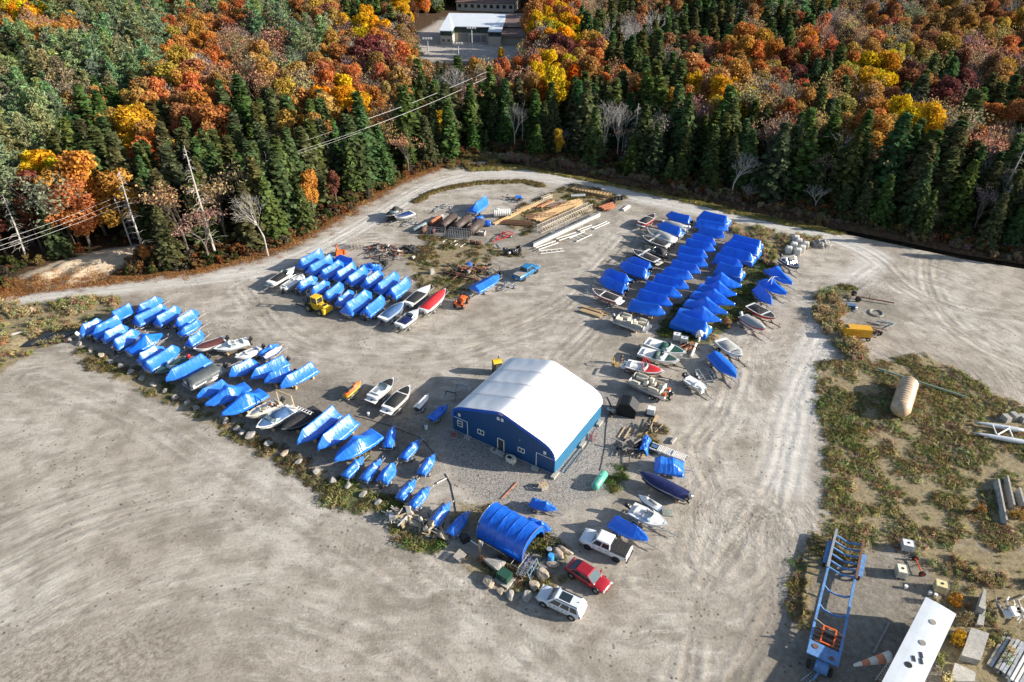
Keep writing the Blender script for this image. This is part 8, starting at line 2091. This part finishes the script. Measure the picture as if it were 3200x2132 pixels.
simple('cable_coil', 'coil of thick pale cable on the sand beside the generator', 'cable', PC('X', 975, 345), 0, [('loop', mat('pale_cable', (.36, .34, .28), .7), lambda b, k=k, z=z: b.path([(k * math.cos(a) + .05 * math.sin(3 * a), k * math.sin(a), z) for a in [2 * PI * j / 24 for j in range(25)]], .06, 6)) for k, z in ((1.1, .07), (1.0, .15), (1.18, .1), (.92, .08))])
scrap('concrete_debris', 'low grey mossy concrete slab pieces right of the generator', 'X', 1045, 455, 1.2, .5, 8, 21, [CONC, GREYS], -.15)
for i, (x, y, lb) in enumerate(((2180, 190, 'left small concrete weight block above the white floats'), (2255, 170, 'pale concrete weight block in the middle above the white floats'), (2330, 190, 'right concrete weight block at the picture edge'))): single('weight_block', lb, 'block', PC('Z', x, y), .15, CONC, lambda b: b.box((0, 0, .4), (.75, 1.1, .8), top=.92))
fl = thing('float_pair', 'pair of long white aircraft floats joined by struts in the weeds', 'floats', PC('Z', 2100, 330), 0)
o_ = fl.location
for p0, p1 in (((1880, 205), (2360, 285)), ((1875, 305), (2420, 400))):
    a, b_ = PC('Z', *p0, .5) - o_, PC('Z', *p1, .5) - o_; d = b_ - a; n_ = d.cross(Vector((0, 0, 1))).normalized()
    b = MB(); b.loft([[a + d * t_ + n_ * (.36 * k * math.cos(an)) + Vector((0, 0, .33 * k * math.sin(an) + .15 * (1 - k))) for an in [2 * PI * i / 12 for i in range(12)]] for t_, k in ((0, .08), (.15, .45), (.35, .8), (.6, 1), (.85, .95), (.97, .6), (1.0, .1))]); b.build('float', ALU if 0 else mat('dull_white_float', (.62, .64, .66), .35, metal=.2), fl, True)
for p0, p1 in (((2065, 230), (2100, 315)), ((2210, 250), (2250, 340)), ((2110, 320), (2210, 265))): fpart('strut', PVC, lambda b: b.tube(PC('Z', *p0, .8) - o_, PC('Z', *p1, .8) - o_, .09, .09, 6), fl)
def jersey(label, p0, p1, h=.85):
    a, b_ = PC('Z', *p0), PC('Z', *p1); L, rz = axis(a, b_); single('concrete_barrier', label, 'barrier', a, rz, CONC, lambda b: b.loft([[(x, y, z) for y, z in ((-.3, 0), (-.3, .12), (-.15, .35), (-.09, h), (.09, h), (.15, .35), (.3, .12), (.3, 0))] for x in (0, L)]), 'concrete barriers')
jersey('pale concrete barrier, left of three at the right edge', (2170, 1150), (2095, 770)); jersey('brown concrete barrier, middle of three at the right edge', (2240, 1010), (2180, 740)); jersey('white concrete barrier, right of three at the right edge', (2330, 990), (2290, 850))
# big blue hydraulic trailer
BTR = mat('weathered_blue_paint', (.10, .25, .52), .6, var=.25, vs=2, col2=(.34, .30, .34), split=(.55, .68)); q0, q1 = PC('Y', 500, 1330, .9), PC('Y', 745, 230, .9); L_, rz_ = axis(q0, q1); q0.z = 0
bt = thing('hydraulic_trailer', 'large weathered blue hydraulic boat trailer at the bottom right', 'trailer', q0, rz_)
bw_ = 1.3
for s_ in (-1, 1):
    fpart('side_beam', BTR, lambda b: b.bar((0, s_ * bw_, .95), (L_ * .72, s_ * bw_, .95), .22, .34), bt)
    fpart('rear_beam', GREYG if s_ > 0 else RUST, lambda b: b.bar((L_ * .66, s_ * bw_ * 1.05, 1.15), (L_ * 1.02, s_ * bw_ * 1.05, 1.15), .24, .3), bt)
    fpart('fender', BTR, lambda b: b.box((L_ * .80, s_ * (bw_ + .42), .98), (L_ * .20, .42, .07)), bt)
    for k in (.73, .79, .85, .91): o = fpart('wheel', RUBBER, lambda b: b.wheel((L_ * k, s_ * (bw_ + .35), .42), .42, .28), bt, True)
for k in (.52, .36): fpart('arched_crossmember', BTR, lambda b: b.path([(L_ * k, -bw_, .95), (L_ * k - .25, -bw_ * .6, .7), (L_ * k - .3, 0, .62), (L_ * k - .25, bw_ * .6, .7), (L_ * k, bw_, .95)], .1, 6), bt)
for k in (.68, .74, .80, .86, .92, .98): fpart('bed_crossmember', BTR, lambda b: b.path([(L_ * k, -bw_, .95), (L_ * k - .08, 0, .6), (L_ * k, bw_, .95)], .11, 6), bt)
fpart('front_deck', BTR, lambda b: b.box((.35, 0, 1.15), (1.5, 2.75, .14)), bt); fpart('hatch', RUST, lambda b: (b.tube((.6, .8, 1.22), (.6, .8, 1.27), .26, .26, 12), b.tube((.1, -.7, 1.22), (.1, -.7, 1.3), .2, .2, 10)), bt)
for i in range(4): fpart('red_tube', RUST, lambda b: b.tube((1.4 + i * .5, -1.2, .95), (1.4 + i * .5, 1.2, .95), .1, .1, 8), bt)
fpart('winch_frame', ORG, lambda b: [b.bar(*q, .12, .12) for q in (((1.3, -.6, 1.3), (3.0, -.6, 1.5)), ((1.3, .5, 1.3), (3.0, .5, 1.5)), ((1.3, -.6, 1.3), (1.3, .5, 1.3)), ((3.0, -.6, 1.5), (3.0, .5, 1.5)), ((2.2, -.6, 1.3), (2.2, -.6, 2.0)), ((2.2, .5, 1.3), (2.2, .5, 2.0)))], bt); fpart('winch_drum', STEELD, lambda b: b.tube((2.3, -.5, 1.5), (2.3, .4, 1.5), .25, .25, 10), bt); fpart('hose', TAN, lambda b: b.path([(3.0, -1.4, 1.1), (3.3, -.7, 1.1), (3.0, 0, 1.3), (3.4, .8, 1.2), (3.6, 1.3, 1.2)], .05, 5), bt)
fpart('front_dolly', BTR, lambda b: (b.box((-.9, -.1, .8), (1.0, 1.1, .4)), b.bar((-1.4, 0, .6), (-2.3, .3, .5), .16, .16)), bt)
for s_ in (-1, 1): fpart('wheel', RUBBER, lambda b: b.wheel((-.8, s_ * .95, .42), .42, .28), bt, True)
ra = thing('red_axle', 'small red axle with two wheels between the totes', 'axle', PC('Y', 1408, 580), 1.45)
for x in (0, 2.0): o = fpart('wheel', RUBBER, lambda b: b.wheel((x, 0, .36), .36, .2, (1, 0, .0)), ra, True); fpart('rim', REDG, lambda b: b.tube((x - .1, 0, .36), (x + .1, 0, .36), .2, .2, 10), o)
fpart('axle_beam', ORG, lambda b: b.tube((0, 0, .36), (2.0, 0, .36), .07, .07, 6), ra)
# white box trailer seen from above, windsock on its side
q0, q1 = PC('Y', 1590, 850, 3.6), PC('Y', 1200, 1640, 3.6); L_, rz_ = axis(q0, q1); L_ += 3; q0.z = 0
TROOF = mat('white_trailer_roof', (.66, .69, .72), .4, var=.08, vs=.7)
wt_ = simple('box_trailer', 'long white box trailer seen from above at the lower right', 'trailer', q0, rz_, [('box_body', WHITE, lambda b: b.box((L_ / 2, 0, 2.25), (L_, 2.55, 2.6))), ('roof', TROOF, lambda b: b.loft([[(x, y, z) for y, z in ((-1.31, 3.5), (-1.31, 3.58), (-.6, 3.63), (0, 3.65), (.6, 3.63), (1.31, 3.58), (1.31, 3.5))] for x in (-.05, L_ + .05)])), ('chassis', STEELD, lambda b: b.box((L_ / 2, 0, .75), (L_, 1.2, .3)))] + [('roof_vent', mat('tan_vent', (.28, .25, .20), .8), lambda b, x=x, r_=r_: b.tube((x, 0, 3.64), (x, 0, 3.69), r_, r_, 14)) for x, r_ in ((2.4, .28), (5.2, .28))] + [('roof_hole_shade', mat('inside_shade', (.006, .006, .006)), lambda b: b.tube((8.2, -.2, 3.63), (8.2, -.2, 3.67), .3, .3, 14))] + [('roof_flap', STEELD, lambda b, q=q: b.box((*q, 3.68), (.55, .22, .04), rot=(0, 0, .5))) for q in ((6.5, .3), (7.1, .5), (7.3, -.05))] + [('wheel', RUBBER, lambda b: [b.wheel((L_ * k, s_ * 1.05, .5), .5, .3) for k in (.8, .9) for s_ in (-1, 1)])])  # the roof hole is a black disc, shade put into its colour
WS = (mat('windsock_orange', (.55, .20, .10), .8), mat('windsock_white', (.62, .57, .50), .8)); a, b_ = PC('Y', 1130, 1320, 2.6), PC('Y', 790, 1400, 2.2)
ws = thing('windsock', 'faded orange and white windsock hanging beside the box trailer', 'windsock', a)
for i in range(5):
    f0, f1 = i / 5, (i + 1) / 5; b = MB(); d = (b_ - a)
    b.tube(d * f0, d * f1, .52 - .40 * f0, .52 - .40 * f1, 14); b.build('sock_band', WS[1 - i % 2] if i else WS[1], ws, True)
fpart('support_arm', RUST, lambda b: (b.tube((0, 0, 0), (.6, -.2, .3), .05, .05, 5), b.path([(.53 * math.cos(t_) * .2, .53 * math.cos(t_), .53 * math.sin(t_)) for t_ in [2 * PI * j / 14 for j in range(15)]], .03, 5)), ws)
ladder('aluminium ladder at the bottom edge beside the blue trailer', PC('Y', 320, 1560, .15), PC('Y', 440, 1470, .15), .5, ALU, 6)
for lb, pts_, h_ in (('tall narrow concrete slab behind the box trailer', ((1890, 930), (1950, 960), (1960, 780), (1940, 770)), 1.3), ('pale leaning concrete slab beside the tall one', ((1900, 1050), (1965, 1060), (1990, 880), (1950, 870)), .5), ('thick mossy concrete slab in the yellow shrubs', ((1750, 1350), (1925, 1400), (2005, 1150), (1840, 1095)), .8), ('flat concrete slab at the bottom edge', ((1660, 1560), (1890, 1560), (1900, 1480), (1710, 1390)), .3)):
    ps = [PC('Y', *p) for p in pts_]; c0 = sum(ps, Vector()) / 4; single('concrete_slab', lb, 'slab', c0, 0, CONC, lambda b: b.prism([(p - c0)[:2] for p in ps], 0, h_))
for c, x, y, lb, s_, col in (('Y', 1700, 840, 'orange leaved shrub behind the box trailer', .9, (.42, .18, .03)), ('Y', 1790, 1010, 'thin twiggy shrub beside the concrete slabs', .9, (.26, .20, .11)), ('Y', 1720, 1180, 'yellow leaved shrub between trailer and thick slab', .9, (.48, .27, .025)), ('Q', 780, 1490, 'tan leaved small tree beside the wrapped pontoon', .95, (.38, .22, .12)), ('X', 705, 545, 'small yellow leaved sapling against the orange generator', .8, (.55, .30, .03)), ('F', 1420, 1300, 'dead brown shrub beside the very long boulder', .6, (.14, .08, .05)), ('Z', 1930, 1050, 'orange brown shrub left of the concrete barriers', .7, (.30, .15, .05)), ('Z', 2290, 1100, 'golden shrub below the concrete barriers', .8, (.36, .22, .06))):
    L = gen_leafy(int(x), 1.9, 1.0, 420, .12, 7, .05); t_ = thing('shrub', lb, 'shrub', PC(c, x, y), 0); t_.scale = (s_, s_, s_)
    o = link('foliage', L.mesh('foliage', LEAF), t_); o.color = (*col, 1)
    b = MB(); rs_ = random.Random(int(y)); [b.tube((0, 0, -.1), (rs_.uniform(-.6, .6), rs_.uniform(-.6, .6), rs_.uniform(1, 1.8)), .03, .01, 4) for _ in range(7)]; b.build('stem', BARK, t_)
for i, (x, y, l2) in enumerate(((60, 1195, 235),)): single('fallen_log', 'pale fallen log lying beside the small pond', 'log', (0, 0, 0), 0, BARK_PALE, lambda b: b.tube(PC('L', 0, 1205, .2), PC('L', 232, 1148, .2), .22, .16, 8))
